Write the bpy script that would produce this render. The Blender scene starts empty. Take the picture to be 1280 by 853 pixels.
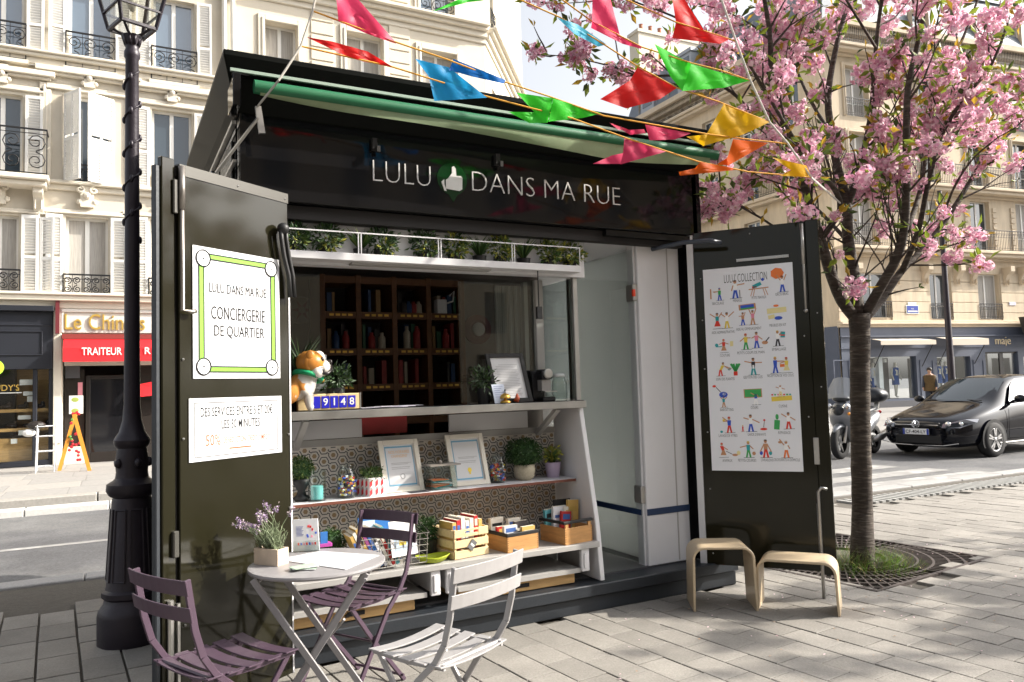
import bpy, math, random
import numpy as np
from mathutils import Vector, Matrix
random.seed(7)
rnd = random.random
def ru(a, b): return a + (b - a) * random.random()
PI = math.pi
scene = bpy.context.scene
COL = scene.collection

# ---------------------------------------------------------------- camera
FPX = 961.0; CAMZ = 1.45
PITCH, ROLL, YAW = [math.radians(a) for a in (3.564, -1.761, 27.696)]
_f = np.array([math.sin(YAW)*math.cos(PITCH), math.cos(YAW)*math.cos(PITCH), math.sin(PITCH)])
_r = np.cross(_f, [0, 0, 1]); _r /= np.linalg.norm(_r)
_u = np.cross(_r, _f)
_r2 = _r*math.cos(ROLL) + _u*math.sin(ROLL); _u2 = np.cross(_r2, _f)
camd = bpy.data.cameras.new('camera'); cam = bpy.data.objects.new('camera', camd); COL.objects.link(cam)
cam.matrix_world = Matrix(((_r2[0], _u2[0], -_f[0], 0), (_r2[1], _u2[1], -_f[1], 0), (_r2[2], _u2[2], -_f[2], CAMZ), (0, 0, 0, 1)))
camd.sensor_width = 36; camd.lens = FPX/1280*36; camd.clip_start = 0.05; camd.clip_end = 2000
scene.camera = cam
# ---------------------------------------------------------------- light
SUN_AZ, SUN_EL = math.radians(-22), math.radians(33)
world = bpy.data.worlds.new('World'); scene.world = world; world.use_nodes = True
_nt = world.node_tree
_bg = _nt.nodes['Background']
_sky = _nt.nodes.new('ShaderNodeTexSky'); _sky.sky_type = 'NISHITA'; _sky.sun_disc = False
_sky.sun_elevation = SUN_EL; _sky.sun_rotation = math.radians(90) - SUN_AZ
_sky.air_density = 1.0; _sky.dust_density = 5.0; _sky.ozone_density = 1.0
_hs = _nt.nodes.new('ShaderNodeHueSaturation'); _hs.inputs['Saturation'].default_value = 0.25      # thin high haze: paler sky all round
_nt.links.new(_sky.outputs[0], _hs.inputs['Color']); _nt.links.new(_hs.outputs[0], _bg.inputs[0]); _bg.inputs[1].default_value = 0.15
sund = bpy.data.lights.new('sun', 'SUN'); sund.energy = 4.2; sund.angle = math.radians(0.55); sund.color = (1.0, 0.93, 0.82)
sun = bpy.data.objects.new('sun', sund); COL.objects.link(sun)
_sd = Vector((math.cos(SUN_AZ)*math.cos(SUN_EL), math.sin(SUN_AZ)*math.cos(SUN_EL), math.sin(SUN_EL)))
sun.rotation_euler = _sd.to_track_quat('Z', 'Y').to_euler(); sun.location = (20, -7, 15)
scene.view_settings.view_transform = 'Standard'; scene.view_settings.look = 'None'
scene.view_settings.exposure = 1.08; scene.view_settings.gamma = 1.0

# ---------------------------------------------------------------- pixel helpers (photo pixel -> direction)
def ray(x, y):
    c = ((x-640)/FPX, -(y-426.5)/FPX)
    return _r2*c[0] + _u2*c[1] + _f
def onz(x, y, z=0.0):
    d = ray(x, y); t = (z-CAMZ)/d[2]; return Vector((d[0]*t, d[1]*t, z))
def ony(x, y, Y):
    d = ray(x, y); t = Y/d[1]; return Vector((d[0]*t, Y, CAMZ+d[2]*t))
def onx(x, y, X):
    d = ray(x, y); t = X/d[0]; return Vector((X, d[1]*t, CAMZ+d[2]*t))
def ondep(x, y, dep):
    d = ray(x, y); return Vector((d[0]*dep, d[1]*dep, CAMZ+d[2]*dep))
def onplane(x, y, P, N):
    d = Vector(ray(x, y)); C = Vector((0, 0, CAMZ)); t = (Vector(P)-C).dot(N)/d.dot(N); return C+d*t

# ---------------------------------------------------------------- materials
MATS = {}
def mat(name, col, rough=0.6, metal=0.0, spec=0.5, var=0.0, vscale=8.0, bump=0.0, bscale=60.0, col2=None, c2lo=0.45, c2hi=0.6, c2scale=4.0,
        trans=0.0, emis=None, emis_s=0.0, coat=0.0, objvar=0.0, alpha=1.0, transl=0.0, rvar=0.0, stretch=None, ior=1.45, wnoise=0.0):
    if name in MATS: return MATS[name]
    m = bpy.data.materials.new(name); m.use_nodes = True; nt = m.node_tree; b = nt.nodes['Principled BSDF']; L = nt.links
    b.inputs['Base Color'].default_value = (*col, 1); b.inputs['Roughness'].default_value = rough; b.inputs['Metallic'].default_value = metal
    b.inputs['Specular IOR Level'].default_value = spec; b.inputs['IOR'].default_value = ior
    if trans: b.inputs['Transmission Weight'].default_value = trans
    if coat: b.inputs['Coat Weight'].default_value = coat; b.inputs['Coat Roughness'].default_value = 0.04
    if alpha < 1: b.inputs['Alpha'].default_value = alpha
    if emis: b.inputs['Emission Color'].default_value = (*emis, 1); b.inputs['Emission Strength'].default_value = emis_s
    tc = nt.nodes.new('ShaderNodeTexCoord'); src = tc.outputs['Object']
    if stretch:
        mp = nt.nodes.new('ShaderNodeMapping'); mp.inputs['Scale'].default_value = stretch; L.new(src, mp.inputs['Vector']); src = mp.outputs['Vector']
    cur = None
    if col2 is not None:
        n = nt.nodes.new('ShaderNodeTexNoise'); n.inputs['Scale'].default_value = c2scale; n.inputs['Detail'].default_value = 5; L.new(src, n.inputs['Vector'])
        r = nt.nodes.new('ShaderNodeValToRGB'); r.color_ramp.elements[0].position = c2lo; r.color_ramp.elements[1].position = c2hi
        r.color_ramp.elements[0].color = (*col, 1); r.color_ramp.elements[1].color = (*col2, 1); L.new(n.outputs['Fac'], r.inputs['Fac']); cur = r.outputs['Color']
    if var:
        n = nt.nodes.new('ShaderNodeTexNoise'); n.inputs['Scale'].default_value = vscale; n.inputs['Detail'].default_value = 6; n.inputs['Roughness'].default_value = 0.65; L.new(src, n.inputs['Vector'])
        mr = nt.nodes.new('ShaderNodeMapRange'); mr.inputs['From Min'].default_value = 0.3; mr.inputs['From Max'].default_value = 0.7
        mr.inputs['To Min'].default_value = 1-var; mr.inputs['To Max'].default_value = 1+var; L.new(n.outputs['Fac'], mr.inputs['Value'])
        hs = nt.nodes.new('ShaderNodeHueSaturation'); L.new(mr.outputs[0], hs.inputs['Value'])
        if cur: L.new(cur, hs.inputs['Color'])
        else: hs.inputs['Color'].default_value = (*col, 1)
        cur = hs.outputs['Color']
    if objvar:
        oi = nt.nodes.new('ShaderNodeObjectInfo'); mr = nt.nodes.new('ShaderNodeMapRange'); mr.inputs['To Min'].default_value = 1-objvar; mr.inputs['To Max'].default_value = 1+objvar
        L.new(oi.outputs['Random'], mr.inputs['Value']); hs = nt.nodes.new('ShaderNodeHueSaturation'); L.new(mr.outputs[0], hs.inputs['Value'])
        if cur: L.new(cur, hs.inputs['Color'])
        else: hs.inputs['Color'].default_value = (*col, 1)
        cur = hs.outputs['Color']
    if cur: L.new(cur, b.inputs['Base Color'])
    if wnoise:
        ge = nt.nodes.new('ShaderNodeNewGeometry'); n = nt.nodes.new('ShaderNodeTexNoise'); n.inputs['Scale'].default_value = 1.3; n.inputs['Detail'].default_value = 8; n.inputs['Roughness'].default_value = 0.7; L.new(ge.outputs['Position'], n.inputs['Vector'])
        mr = nt.nodes.new('ShaderNodeMapRange'); mr.inputs['From Min'].default_value = 0.3; mr.inputs['From Max'].default_value = 0.7; mr.inputs['To Min'].default_value = 1-wnoise; mr.inputs['To Max'].default_value = 1+wnoise*.6; L.new(n.outputs['Fac'], mr.inputs['Value'])
        hs = nt.nodes.new('ShaderNodeHueSaturation'); L.new(mr.outputs[0], hs.inputs['Value']); L.new(cur, hs.inputs['Color']); L.new(hs.outputs['Color'], b.inputs['Base Color']); cur = hs.outputs['Color']
    if rvar:
        n = nt.nodes.new('ShaderNodeTexNoise'); n.inputs['Scale'].default_value = vscale*0.7; n.inputs['Detail'].default_value = 4; L.new(src, n.inputs['Vector'])
        mr = nt.nodes.new('ShaderNodeMapRange'); mr.inputs['To Min'].default_value = max(0.02, rough-rvar); mr.inputs['To Max'].default_value = rough+rvar
        L.new(n.outputs['Fac'], mr.inputs['Value']); L.new(mr.outputs[0], b.inputs['Roughness'])
    if bump:
        n = nt.nodes.new('ShaderNodeTexNoise'); n.inputs['Scale'].default_value = bscale; n.inputs['Detail'].default_value = 5; L.new(src, n.inputs['Vector'])
        bp = nt.nodes.new('ShaderNodeBump'); bp.inputs['Strength'].default_value = bump; bp.inputs['Distance'].default_value = 0.01
        L.new(n.outputs['Fac'], bp.inputs['Height']); L.new(bp.outputs[0], b.inputs['Normal'])
    if transl:
        t = nt.nodes.new('ShaderNodeBsdfTranslucent'); mx = nt.nodes.new('ShaderNodeMixShader'); mx.inputs[0].default_value = transl
        if cur: L.new(cur, t.inputs['Color'])
        else: t.inputs['Color'].default_value = (*col, 1)
        L.new(b.outputs[0], mx.inputs[1]); L.new(t.outputs[0], mx.inputs[2]); L.new(mx.outputs[0], nt.nodes['Material Output'].inputs['Surface'])
    MATS[name] = m; return m
def glassmat(name, tint=(1, 1, 1), fac=0.12, rough=0.0):
    # thin architectural glass: mostly see-through, fresnel reflection
    if name in MATS: return MATS[name]
    m = bpy.data.materials.new(name); m.use_nodes = True; nt = m.node_tree; L = nt.links
    nt.nodes.remove(nt.nodes['Principled BSDF'])
    t = nt.nodes.new('ShaderNodeBsdfTransparent'); t.inputs[0].default_value = (*tint, 1)
    g = nt.nodes.new('ShaderNodeBsdfGlossy'); g.inputs['Roughness'].default_value = rough
    lw = nt.nodes.new('ShaderNodeLayerWeight'); lw.inputs['Blend'].default_value = 0.5; fr = nt.nodes.new('ShaderNodeMath'); fr.operation = 'POWER'; fr.inputs[1].default_value = 4.0; L.new(lw.outputs['Facing'], fr.inputs[0])
    ad = nt.nodes.new('ShaderNodeMath'); ad.operation = 'ADD'; ad.inputs[1].default_value = fac; ad.use_clamp = True
    mx = nt.nodes.new('ShaderNodeMixShader'); L.new(fr.outputs[0], ad.inputs[0]); L.new(ad.outputs[0], mx.inputs[0])
    L.new(t.outputs[0], mx.inputs[1]); L.new(g.outputs[0], mx.inputs[2]); L.new(mx.outputs[0], nt.nodes['Material Output'].inputs['Surface'])
    MATS[name] = m; return m
def flat(name, col, rough=0.6): return mat(name, col, rough, spec=0.3)

# ---------------------------------------------------------------- mesh builder
WL = {}
class MB:
    def __init__(s): s.v = []; s.f = []; s.m = []
    def add(s, vs, fs, mi=0):
        o = len(s.v); s.v.extend([tuple(p) for p in vs])
        for f in fs: s.f.append(tuple(o+i for i in f)); s.m.append(mi)
        return s
    def merge(s, b, M=None, mi=None):
        vs = [tuple(M @ Vector(p)) for p in b.v] if M is not None else b.v
        o = len(s.v); s.v.extend(vs)
        for f, m in zip(b.f, b.m): s.f.append(tuple(o+i for i in f)); s.m.append(m if mi is None else mi)
        return s
    def bx(s, x0, x1, y0, y1, z0, z1, mi=0, M=None):
        vs = [(x0, y0, z0), (x1, y0, z0), (x1, y1, z0), (x0, y1, z0), (x0, y0, z1), (x1, y0, z1), (x1, y1, z1), (x0, y1, z1)]
        if M is not None: vs = [tuple(M @ Vector(p)) for p in vs]
        return s.add(vs, [(0, 3, 2, 1), (4, 5, 6, 7), (0, 1, 5, 4), (1, 2, 6, 5), (2, 3, 7, 6), (3, 0, 4, 7)], mi)
    def bar(s, p, q, w, h, up=(0, 0, 1), mi=0):
        p = Vector(p); q = Vector(q); d = (q-p).normalized(); up = Vector(up)
        if abs(d.dot(up)) > 0.98: up = Vector((0, 1, 0))
        a = d.cross(up).normalized()*w/2; b = a.cross(d).normalized()*h/2
        return s.add([p-a-b, p+a-b, p+a+b, p-a+b, q-a-b, q+a-b, q+a+b, q-a+b], [(0, 3, 2, 1), (4, 5, 6, 7), (0, 1, 5, 4), (1, 2, 6, 5), (2, 3, 7, 6), (3, 0, 4, 7)], mi)
    def ribbon(s, pts, w, h, side, mi=0):
        # flat bar swept along pts; side = width direction (constant)
        sd = Vector(side).normalized(); n = len(pts); P = [Vector(p) for p in pts]; vs = []
        for i in range(n):
            d = (P[min(i+1, n-1)]-P[max(i-1, 0)]).normalized(); nn = d.cross(sd).normalized()*h/2; a = sd*w/2
            vs += [P[i]-a-nn, P[i]+a-nn, P[i]+a+nn, P[i]-a+nn]
        fs = [(0, 3, 2, 1), tuple(4*(n-1)+k for k in (0, 1, 2, 3))]
        for i in range(n-1):
            for k in range(4): fs.append((4*i+k, 4*i+(k+1) % 4, 4*i+4+(k+1) % 4, 4*i+4+k))
        return s.add(vs, fs, mi)
    def tube(s, pts, r, n=8, mi=0, closed=False):
        P = [Vector(p) for p in pts]; k = len(P)
        rs = r if isinstance(r, (list, tuple)) else [r]*k
        vs = []; up = Vector((0, 0, 1))
        d0 = (P[1]-P[0]).normalized()
        if abs(d0.z) > 0.9: up = Vector((1, 0, 0))
        a = d0.cross(up).normalized()
        for i in range(k):
            if closed: d = (P[(i+1) % k]-P[i-1]).normalized()
            else: d = (P[min(i+1, k-1)]-P[max(i-1, 0)]).normalized()
            a = (a-d*a.dot(d)); a = a.normalized() if a.length > 1e-6 else d.orthogonal().normalized()
            b = d.cross(a)
            for j in range(n):
                t = 2*PI*j/n; vs.append(P[i]+(a*math.cos(t)+b*math.sin(t))*rs[i])
        fs = []
        for i in range(k if closed else k-1):
            i2 = (i+1) % k
            for j in range(n): fs.append((i*n+j, i*n+(j+1) % n, i2*n+(j+1) % n, i2*n+j))
        if not closed: fs.append(tuple(range(n))[::-1]); fs.append(tuple((k-1)*n+j for j in range(n)))
        return s.add(vs, fs, mi)
    def lathe(s, prof, c=(0, 0, 0), n=20, mi=0, cap=True, fn=None):
        vs = []; c = Vector(c)
        for (r, z) in prof:
            for j in range(n):
                t = 2*PI*j/n; rr = r*(fn(t, z) if fn else 1); vs.append((c.x+rr*math.cos(t), c.y+rr*math.sin(t), c.z+z))
        fs = []
        for i in range(len(prof)-1):
            for j in range(n): fs.append((i*n+j, i*n+(j+1) % n, (i+1)*n+(j+1) % n, (i+1)*n+j))
        if cap: fs.append(tuple(range(n))[::-1]); fs.append(tuple((len(prof)-1)*n+j for j in range(n)))
        return s.add(vs, fs, mi)
    def sph(s, c, r, nu=12, nv=8, mi=0, sc=(1, 1, 1), M=None):
        vs = []; c = Vector(c)
        for i in range(nv+1):
            ph = PI*i/nv
            for j in range(nu):
                t = 2*PI*j/nu; p = Vector((r*sc[0]*math.sin(ph)*math.cos(t), r*sc[1]*math.sin(ph)*math.sin(t), r*sc[2]*math.cos(ph)))
                if M is not None: p = M @ p
                vs.append(c+p)
        fs = []
        for i in range(nv):
            for j in range(nu): fs.append((i*nu+j, (i+1)*nu+j, (i+1)*nu+(j+1) % nu, i*nu+(j+1) % nu))
        return s.add(vs, fs, mi)
    def prism(s, poly, fn, a, b, mi=0):
        # poly: 2-d points; fn(u,v,w)->3-d; extruded w from a to b
        n = len(poly); vs = [fn(u, v, a) for u, v in poly]+[fn(u, v, b) for u, v in poly]
        fs = [tuple(range(n))[::-1], tuple(range(n, 2*n))]+[(i, (i+1) % n, n+(i+1) % n, n+i) for i in range(n)]
        return s.add(vs, fs, mi)
    def build(s, name, mats, parent=None, smooth=False, bevel=0.0, world=True, wn=False, seg=1, auto=None):
        if not isinstance(mats, (list, tuple)): mats = [mats]
        off = Vector(WL.get(parent.name, (0, 0, 0))) if (parent is not None and world) else Vector((0, 0, 0))
        me = bpy.data.meshes.new(name)
        v = np.array(s.v, dtype=np.float64).reshape(-1, 3)-np.array(off)
        me.from_pydata(v.tolist(), [], s.f); me.update()
        for m in mats: me.materials.append(m)
        if len(mats) > 1: me.polygons.foreach_set('material_index', s.m)
        if smooth: me.polygons.foreach_set('use_smooth', [True]*len(me.polygons))
        o = bpy.data.objects.new(name, me); COL.objects.link(o)
        if parent is not None: o.parent = parent
        WL[o.name] = off
        if bevel:
            md = o.modifiers.new('bevel', 'BEVEL'); md.width = bevel; md.segments = seg; md.limit_method = 'ANGLE'; md.angle_limit = math.radians(40)
        if smooth and auto:
            me.set_sharp_from_angle(angle=math.radians(auto))
        return o
def _split(s):
    par = list(range(len(s.v)))
    def find(a):
        while par[a] != a: par[a] = par[par[a]]; a = par[a]
        return a
    for f in s.f:
        r = find(f[0])
        for i in f[1:]: par[find(i)] = r
    groups = {}
    for f, m in zip(s.f, s.m): groups.setdefault(find(f[0]), []).append((f, m))
    out = []
    for fs in groups.values():
        b = MB(); ix = {}
        for f, m in fs:
            g = []
            for i in f:
                if i not in ix: ix[i] = len(b.v); b.v.append(s.v[i])
                g.append(ix[i])
            b.f.append(tuple(g)); b.m.append(m)
        out.append(b)
    return out
def build_each(s, name, *a, **k): return [b.build(name, *a, **k) for b in _split(s)]
def thing(name, label, cat, loc=(0, 0, 0), rz=0, group=None):
    o = bpy.data.objects.new(name, None); COL.objects.link(o); o.location = loc; o.rotation_euler = (0, 0, rz); o.empty_display_size = 0.1
    o['label'] = label; o['category'] = cat
    if group: o['group'] = group
    WL[o.name] = Vector(loc); return o
def tag(o, label, cat, group=None):
    o['label'] = label; o['category'] = cat
    if group: o['group'] = group
    return o
def kind(o, k): o['kind'] = k; return o
def copy_tree(o, parent=None):
    c = o.copy(); COL.objects.link(c); c.parent = parent
    for ch in o.children: copy_tree(ch, c)
    WL[c.name] = WL.get(o.name, Vector((0, 0, 0))); return c
# frames: local (u along, v up, w out of the face)
class Fr:
    def __init__(s, O, U, W): s.O = Vector(O); s.U = Vector(U).normalized(); s.W = Vector(W).normalized()
    def __call__(s, u, v, w=0.0): return s.O+s.U*u+s.W*w+Vector((0, 0, v))
    def px(s, x, y, w=0.0):
        p = onplane(x, y, s.O+s.W*w, s.W); d = p-s.O; return d.dot(s.U), d.z
    def M(s):
        return Matrix(((s.U.x, s.W.x, 0, s.O.x), (s.U.y, s.W.y, 0, s.O.y), (0, 0, 1, s.O.z), (0, 0, 0, 1)))
def fbox(mb, F, u0, u1, v0, v1, w0, w1, mi=0):
    P = [F(u, v, w) for v in (v0, v1) for (u, w) in ((u0, w0), (u1, w0), (u1, w1), (u0, w1))]
    return mb.add(P, [(0, 3, 2, 1), (4, 5, 6, 7), (0, 1, 5, 4), (1, 2, 6, 5), (2, 3, 7, 6), (3, 0, 4, 7)], mi)
def fquad(mb, F, pts, w, mi=0):
    return mb.add([F(u, v, w) for u, v in pts], [tuple(range(len(pts)))], mi)
# ---------------------------------------------------------------- lettering
TXT = {}
def prep_texts(specs):
    tmp = []
    for key, body, off in specs:
        c = bpy.data.curves.new('t', 'FONT'); c.body = body; c.size = 1.0; c.offset = off; c.align_x = 'LEFT'; c.resolution_u = 3
        o = bpy.data.objects.new('t', c); COL.objects.link(o); tmp.append((key, o))
    bpy.context.view_layer.update(); dg = bpy.context.evaluated_depsgraph_get()
    for key, o in tmp:
        me = bpy.data.meshes.new_from_object(o.evaluated_get(dg))
        v = [tuple(p.co) for p in me.vertices]; f = [tuple(p.vertices) for p in me.polygons]
        xs = [p[0] for p in v]; ys = [p[1] for p in v]
        TXT[key] = (v, f, min(xs), max(xs), min(ys), max(ys)); bpy.data.meshes.remove(me)
    for key, o in tmp:
        c = o.data; bpy.data.objects.remove(o); bpy.data.curves.remove(c)
def put_text(mb, key, F, u0, v0, width=None, height=None, w=0.002, mi=0, center=False, shear=0.0):
    v, f, x0, x1, y0, y1 = TXT[key]
    sx = width/(x1-x0) if width else None; sy = height/(y1-y0) if height else None
    if sx is None: sx = sy
    if sy is None: sy = sx
    o = -(x0+x1)/2 if center else -x0
    return mb.add([F(u0+(p[0]+o)*sx, v0+(p[1]-y0)*sy+shear*(p[0]+o)*sx, w) for p in v], f, mi)
def solid_text(mb, key, F, u0, v0, width=None, height=None, w0=0.0, w1=0.01, mi=0):
    put_text(mb, key, F, u0, v0, width, height, w1, mi)
    v, f, x0, x1, y0, y1 = TXT[key]
    sx = width/(x1-x0) if width else height/(y1-y0); sy = height/(y1-y0) if height else sx
    cnt = {}
    for p in f:
        for i in range(len(p)):
            e = (p[i], p[(i+1) % len(p)]); cnt[frozenset(e)] = cnt.get(frozenset(e), []) + [e]
    for es in cnt.values():
        if len(es) == 1:
            a, b = es[0]
            g = lambda i, w: F(u0+(v[i][0]-x0)*sx, v0+(v[i][1]-y0)*sy, w)
            mb.add([g(a, w0), g(b, w0), g(b, w1), g(a, w1)], [(0, 1, 2, 3)], mi)
    return mb
POSTER_LABELS = ['BRICOLAGE', 'MENAGE', 'PETITS TRAVAUX', 'GROS BRAS', 'AIDE ADMINISTRATIVE', 'AIDE AU DEMENAGEMENT', 'MEUBLES EN KIT', 'COUTURE', 'PETITS COUPS DE MAIN',
    'EMBALLAGE', 'SOIN DES PLANTES', 'GESTION DES CLES', 'RECEPTION DE VOS COLIS', 'BABYSITTING', 'COURS', 'CUISINE', 'LAVAGE DE VITRES', 'GARDE D\'ENFANTS', 'REPASSAGE', 'ANIMAUX', 'PETITES COURSES', 'LIVRAISONS', 'CROISSANTS A DOMICILE']
prep_texts([('lulu', 'LULU', -0.026), ('dmr', 'DANS MA RUE', -0.026), ('p1a', 'LULU DANS MA RUE', 0.0), ('p1b', 'CONCIERGERIE', 0.0), ('p1c', 'DE QUARTIER', 0.0),
    ('p2a', 'DES SERVICES ENTRE 5 ET 20\u20ac', 0.008), ('p2b', 'LES 30 MINUTES', 0.008), ('p2c', '50%', 0.006), ('p2d', 'DE R\u00c9DUCTION/ CR\u00c9DIT D\'IMP\u00d4TS', 0.008),
    ('lc', 'LULU\' COLLECTION', -0.012), ('chinois', 'Le Chinois', 0.0), ('traiteur', 'TRAITEUR', 0.012), ('tr', 'R', 0.012), ('maje', 'maje', -0.008), ('rudy', 'RUDY\'S', 0.0),
    ('plate', 'CF-404-LY', 0.01), ('nh', 'NOS HORAIRES', 0.0), ('nh2', 'CHANGENT', 0.0), ('nm', 'NOS METIERS', 0.0), ('rue', 'RUE', 0.0)]
    + [('d%d' % i, str(i), 0.01) for i in (2, 9, 1, 4, 8)] + [('pl%d' % i, t, -0.01) for i, t in enumerate(POSTER_LABELS)])
# ================================================================ ground, road, paving
M_ASPH = mat('asphalt', (0.095, 0.095, 0.10), 0.85, var=0.3, vscale=40.0, bump=0.5, bscale=150, col2=(0.15, 0.15, 0.15), c2scale=0.6, wnoise=.25)
M_STONE = mat('granite_paver', (0.235, 0.221, 0.20), 0.75, var=0.16, vscale=70, bump=0.35, bscale=120, objvar=0.13, rvar=0.1, wnoise=.28)
M_JOINT = mat('mortar_joint', (0.085, 0.076, 0.064), 0.95, var=0.2, vscale=30, bump=0.4)
M_KERB = mat('granite_kerb', (0.29, 0.285, 0.28), 0.8, var=0.15, vscale=50, bump=0.3)
M_WPAINT = mat('road_paint', (0.24, 0.235, 0.228), 0.7, var=0.12, vscale=9, col2=(0.5, 0.5, 0.49), c2lo=0.5, c2hi=0.8)
M_FARWALK = mat('far_pavement_asphalt', (0.24, 0.23, 0.22), 0.85, var=0.15, vscale=5, bump=0.2)
ROADZ = -0.04
g = MB(); g.add([(-400, -400, ROADZ-0.02), (600, -400, ROADZ-0.02), (600, 600, ROADZ-0.02), (-400, 600, ROADZ-0.02)], [(0, 1, 2, 3)])
kind(g.build('ground', M_ASPH), 'structure')
g = MB(); g.add([(-60, 6, ROADZ), (80, 6, ROADZ), (80, 13.5, ROADZ), (-60, 13.5, ROADZ)], [(0, 1, 2, 3)])
kind(g.build('road', M_ASPH), 'structure')
EDGE = [(-40, 7.36), (4.5, 7.36), (7.6, 6.72), (40, 6.30)]
def edge_y(x):
    for (a, b), (c, d) in zip(EDGE, EDGE[1:]):
        if a <= x <= c: return b+(d-b)*(x-a)/(c-a)
    return 6.3
pv = MB()
top = [(-40, -30)]+[(40, -30)]+[(x, y) for x, y in reversed(EDGE)]
pv.prism(top, lambda u, v, w: (u, v, w), ROADZ-0.3, -0.018)
pavement = kind(pv.build('pavement', M_JOINT), 'structure')
# kerb stones along the near edge
kx = -6.0
while kx < 22:
    L = ru(0.9, 1.1) if kx > 3 or kx < 0 else 1.0
    x0, x1 = kx+0.006, min(kx+L-0.006, 22)
    b = MB(); y0, y1 = edge_y(x0), edge_y(x1)
    b.prism([(x0, y0), (x1, y1), (x1, y1+0.24), (x0, y0+0.24)], lambda u, v, w: (u, v, w), -0.12, 0.004)
    b.build('kerb_stone', M_KERB, pavement, bevel=0.008)
    kx += L
# pavers: left courses and right courses (both run away from the camera)
def poly_pavers():
    out = []
    kiosk = lambda x, y: 0.62 < x < 3.95 and y > 4.35
    grate = [(4.622, 3.581), (6.204, 3.745), (6.04, 5.33), (4.46, 5.16)]
    def ingrate(x, y):
        s = True
        for i in range(4):
            a, b = grate[i], grate[(i+1) % 4]
            if (b[0]-a[0])*(y-a[1])-(b[1]-a[1])*(x-a[0]) < -0.02: s = False
        return s
    ang = math.radians(5.4); ca, sa = math.cos(ang), math.sin(ang)
    # right field: course direction along rotated y, width .19, length about .285
    W, Lp = 0.19, 0.287
    for i in range(-12, 110):
        off = (i % 2)*0.5*Lp+ru(-0.03, 0.03)
        for j in range(-4, 34):
            u = i*W; v = j*Lp+off
            x = ca*u-sa*v+0.36; y = sa*u+ca*v
            if y < -0.4 or y > edge_y(x)-0.2 or x > 19.5: continue
            if x < 0.62 and y > 4.4-0.0: continue
            if x < 0.3 and y > 3.6: continue
            if kiosk(x, y) or ingrate(x, y): continue
            if y > edge_y(x)-0.75 and x > 7.4: continue      # tactile strip band
            out.append((x, y, ang, W, Lp, 0.010))
    ang2 = math.radians(3.2); ca, sa = math.cos(ang2), math.sin(ang2)
    W, Lp = 0.212, 0.37
    for i in range(-22, 12):
        off = ru(0, Lp)
        for j in range(-3, 12):
            u = i*W; v = j*Lp+off
            x = ca*u+sa*(5.8-v)-0.19; y = v+2.0
            if y > edge_y(x)-0.17 or x < -4.6: continue
            if x > 0.28 and y < 4.5: continue
            if x > 0.62: continue
            if x > 0.3 and y < 4.3: continue
            out.append((x, y, ang2, W, Lp, 0.022))
    return out
PV = poly_pavers()
def dep(p): return p[0]*0.465+p[1]*0.885
def inview(p):
    d = dep(p)
    if d < 1.2: return False
    lat = p[0]*0.885-p[1]*0.465; sx = 640+FPX*lat/d; sy = 486+FPX*CAMZ/d
    return -60 < sx < 1340 and sy < 900
vis = sorted([p for p in PV if inview(p)], key=dep)
paver_meshes = []
for var in range(10):
    for (W, Lp, gp) in ((0.19, 0.287, 0.007), (0.212, 0.37, 0.014)):
        b = MB(); w = W/2-gp/2; l = Lp/2-gp/2
        jit = lambda: ru(-0.002, 0.002)
        z = ru(-0.002, 0.002); e = 0.0022
        lo = [(-w, -l), (w, -l), (w, l), (-w, l)]
        vs = [(x, y, -0.03) for x, y in lo]+[(x+jit(), y+jit(), z-e) for x, y in lo]+[(x*(1-e/w), y*(1-e/l), z+jit()*0.4) for x, y in lo]
        fs = []
        for k in range(2):
            for i in range(4): fs.append((4*k+i, 4*k+(i+1) % 4, 4*k+4+(i+1) % 4, 4*k+4+i))
        fs.append((8, 9, 10, 11))
        me = bpy.data.meshes.new('paver'); me.from_pydata(vs, [], fs); me.materials.append(M_STONE); paver_meshes.append((W, me))
rest = MB()
for n, p in enumerate(vis):
    ms = [m for W, m in paver_meshes if abs(W-p[3]) < 1e-4]
    me = random.choice(ms)
    if n < 290:
        o = bpy.data.objects.new('paver', me); COL.objects.link(o); o.parent = pavement; o.location = (p[0], p[1], 0); o.rotation_euler = (ru(-.004, .004), ru(-.004, .004), p[2])
    else:
        M = Matrix.Translation((p[0], p[1], ru(-0.0015, 0.0015))) @ Matrix.Rotation(p[2], 4, 'Z')
        rest.add([tuple(M @ v.co) for v in me.vertices], [tuple(f.vertices) for f in me.polygons])
for p in [q for q in PV if not inview(q) and dep(q) > -1 and abs(q[0]) < 5][:400]:
    M = Matrix.Translation((p[0], p[1], 0)) @ Matrix.Rotation(p[2], 4, 'Z'); me = [m for W, m in paver_meshes if abs(W-p[3]) < 1e-4][0]
    rest.add([tuple(M @ v.co) for v in me.vertices], [tuple(f.vertices) for f in me.polygons])
kind(rest.build('far_pavers', M_STONE, pavement), 'stuff')
# tactile strip of white ribs at the crossing
t = MB()
for i in range(52):
    x = 7.7+i*0.115; y = edge_y(x)-0.62
    t.bx(x, x+0.06, y, y+0.36, -0.02, 0.006)
kind(t.build('tactile_strip', mat('tactile_white', (0.30, 0.30, 0.29), 0.7, var=0.1), pavement), 'stuff')
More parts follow.
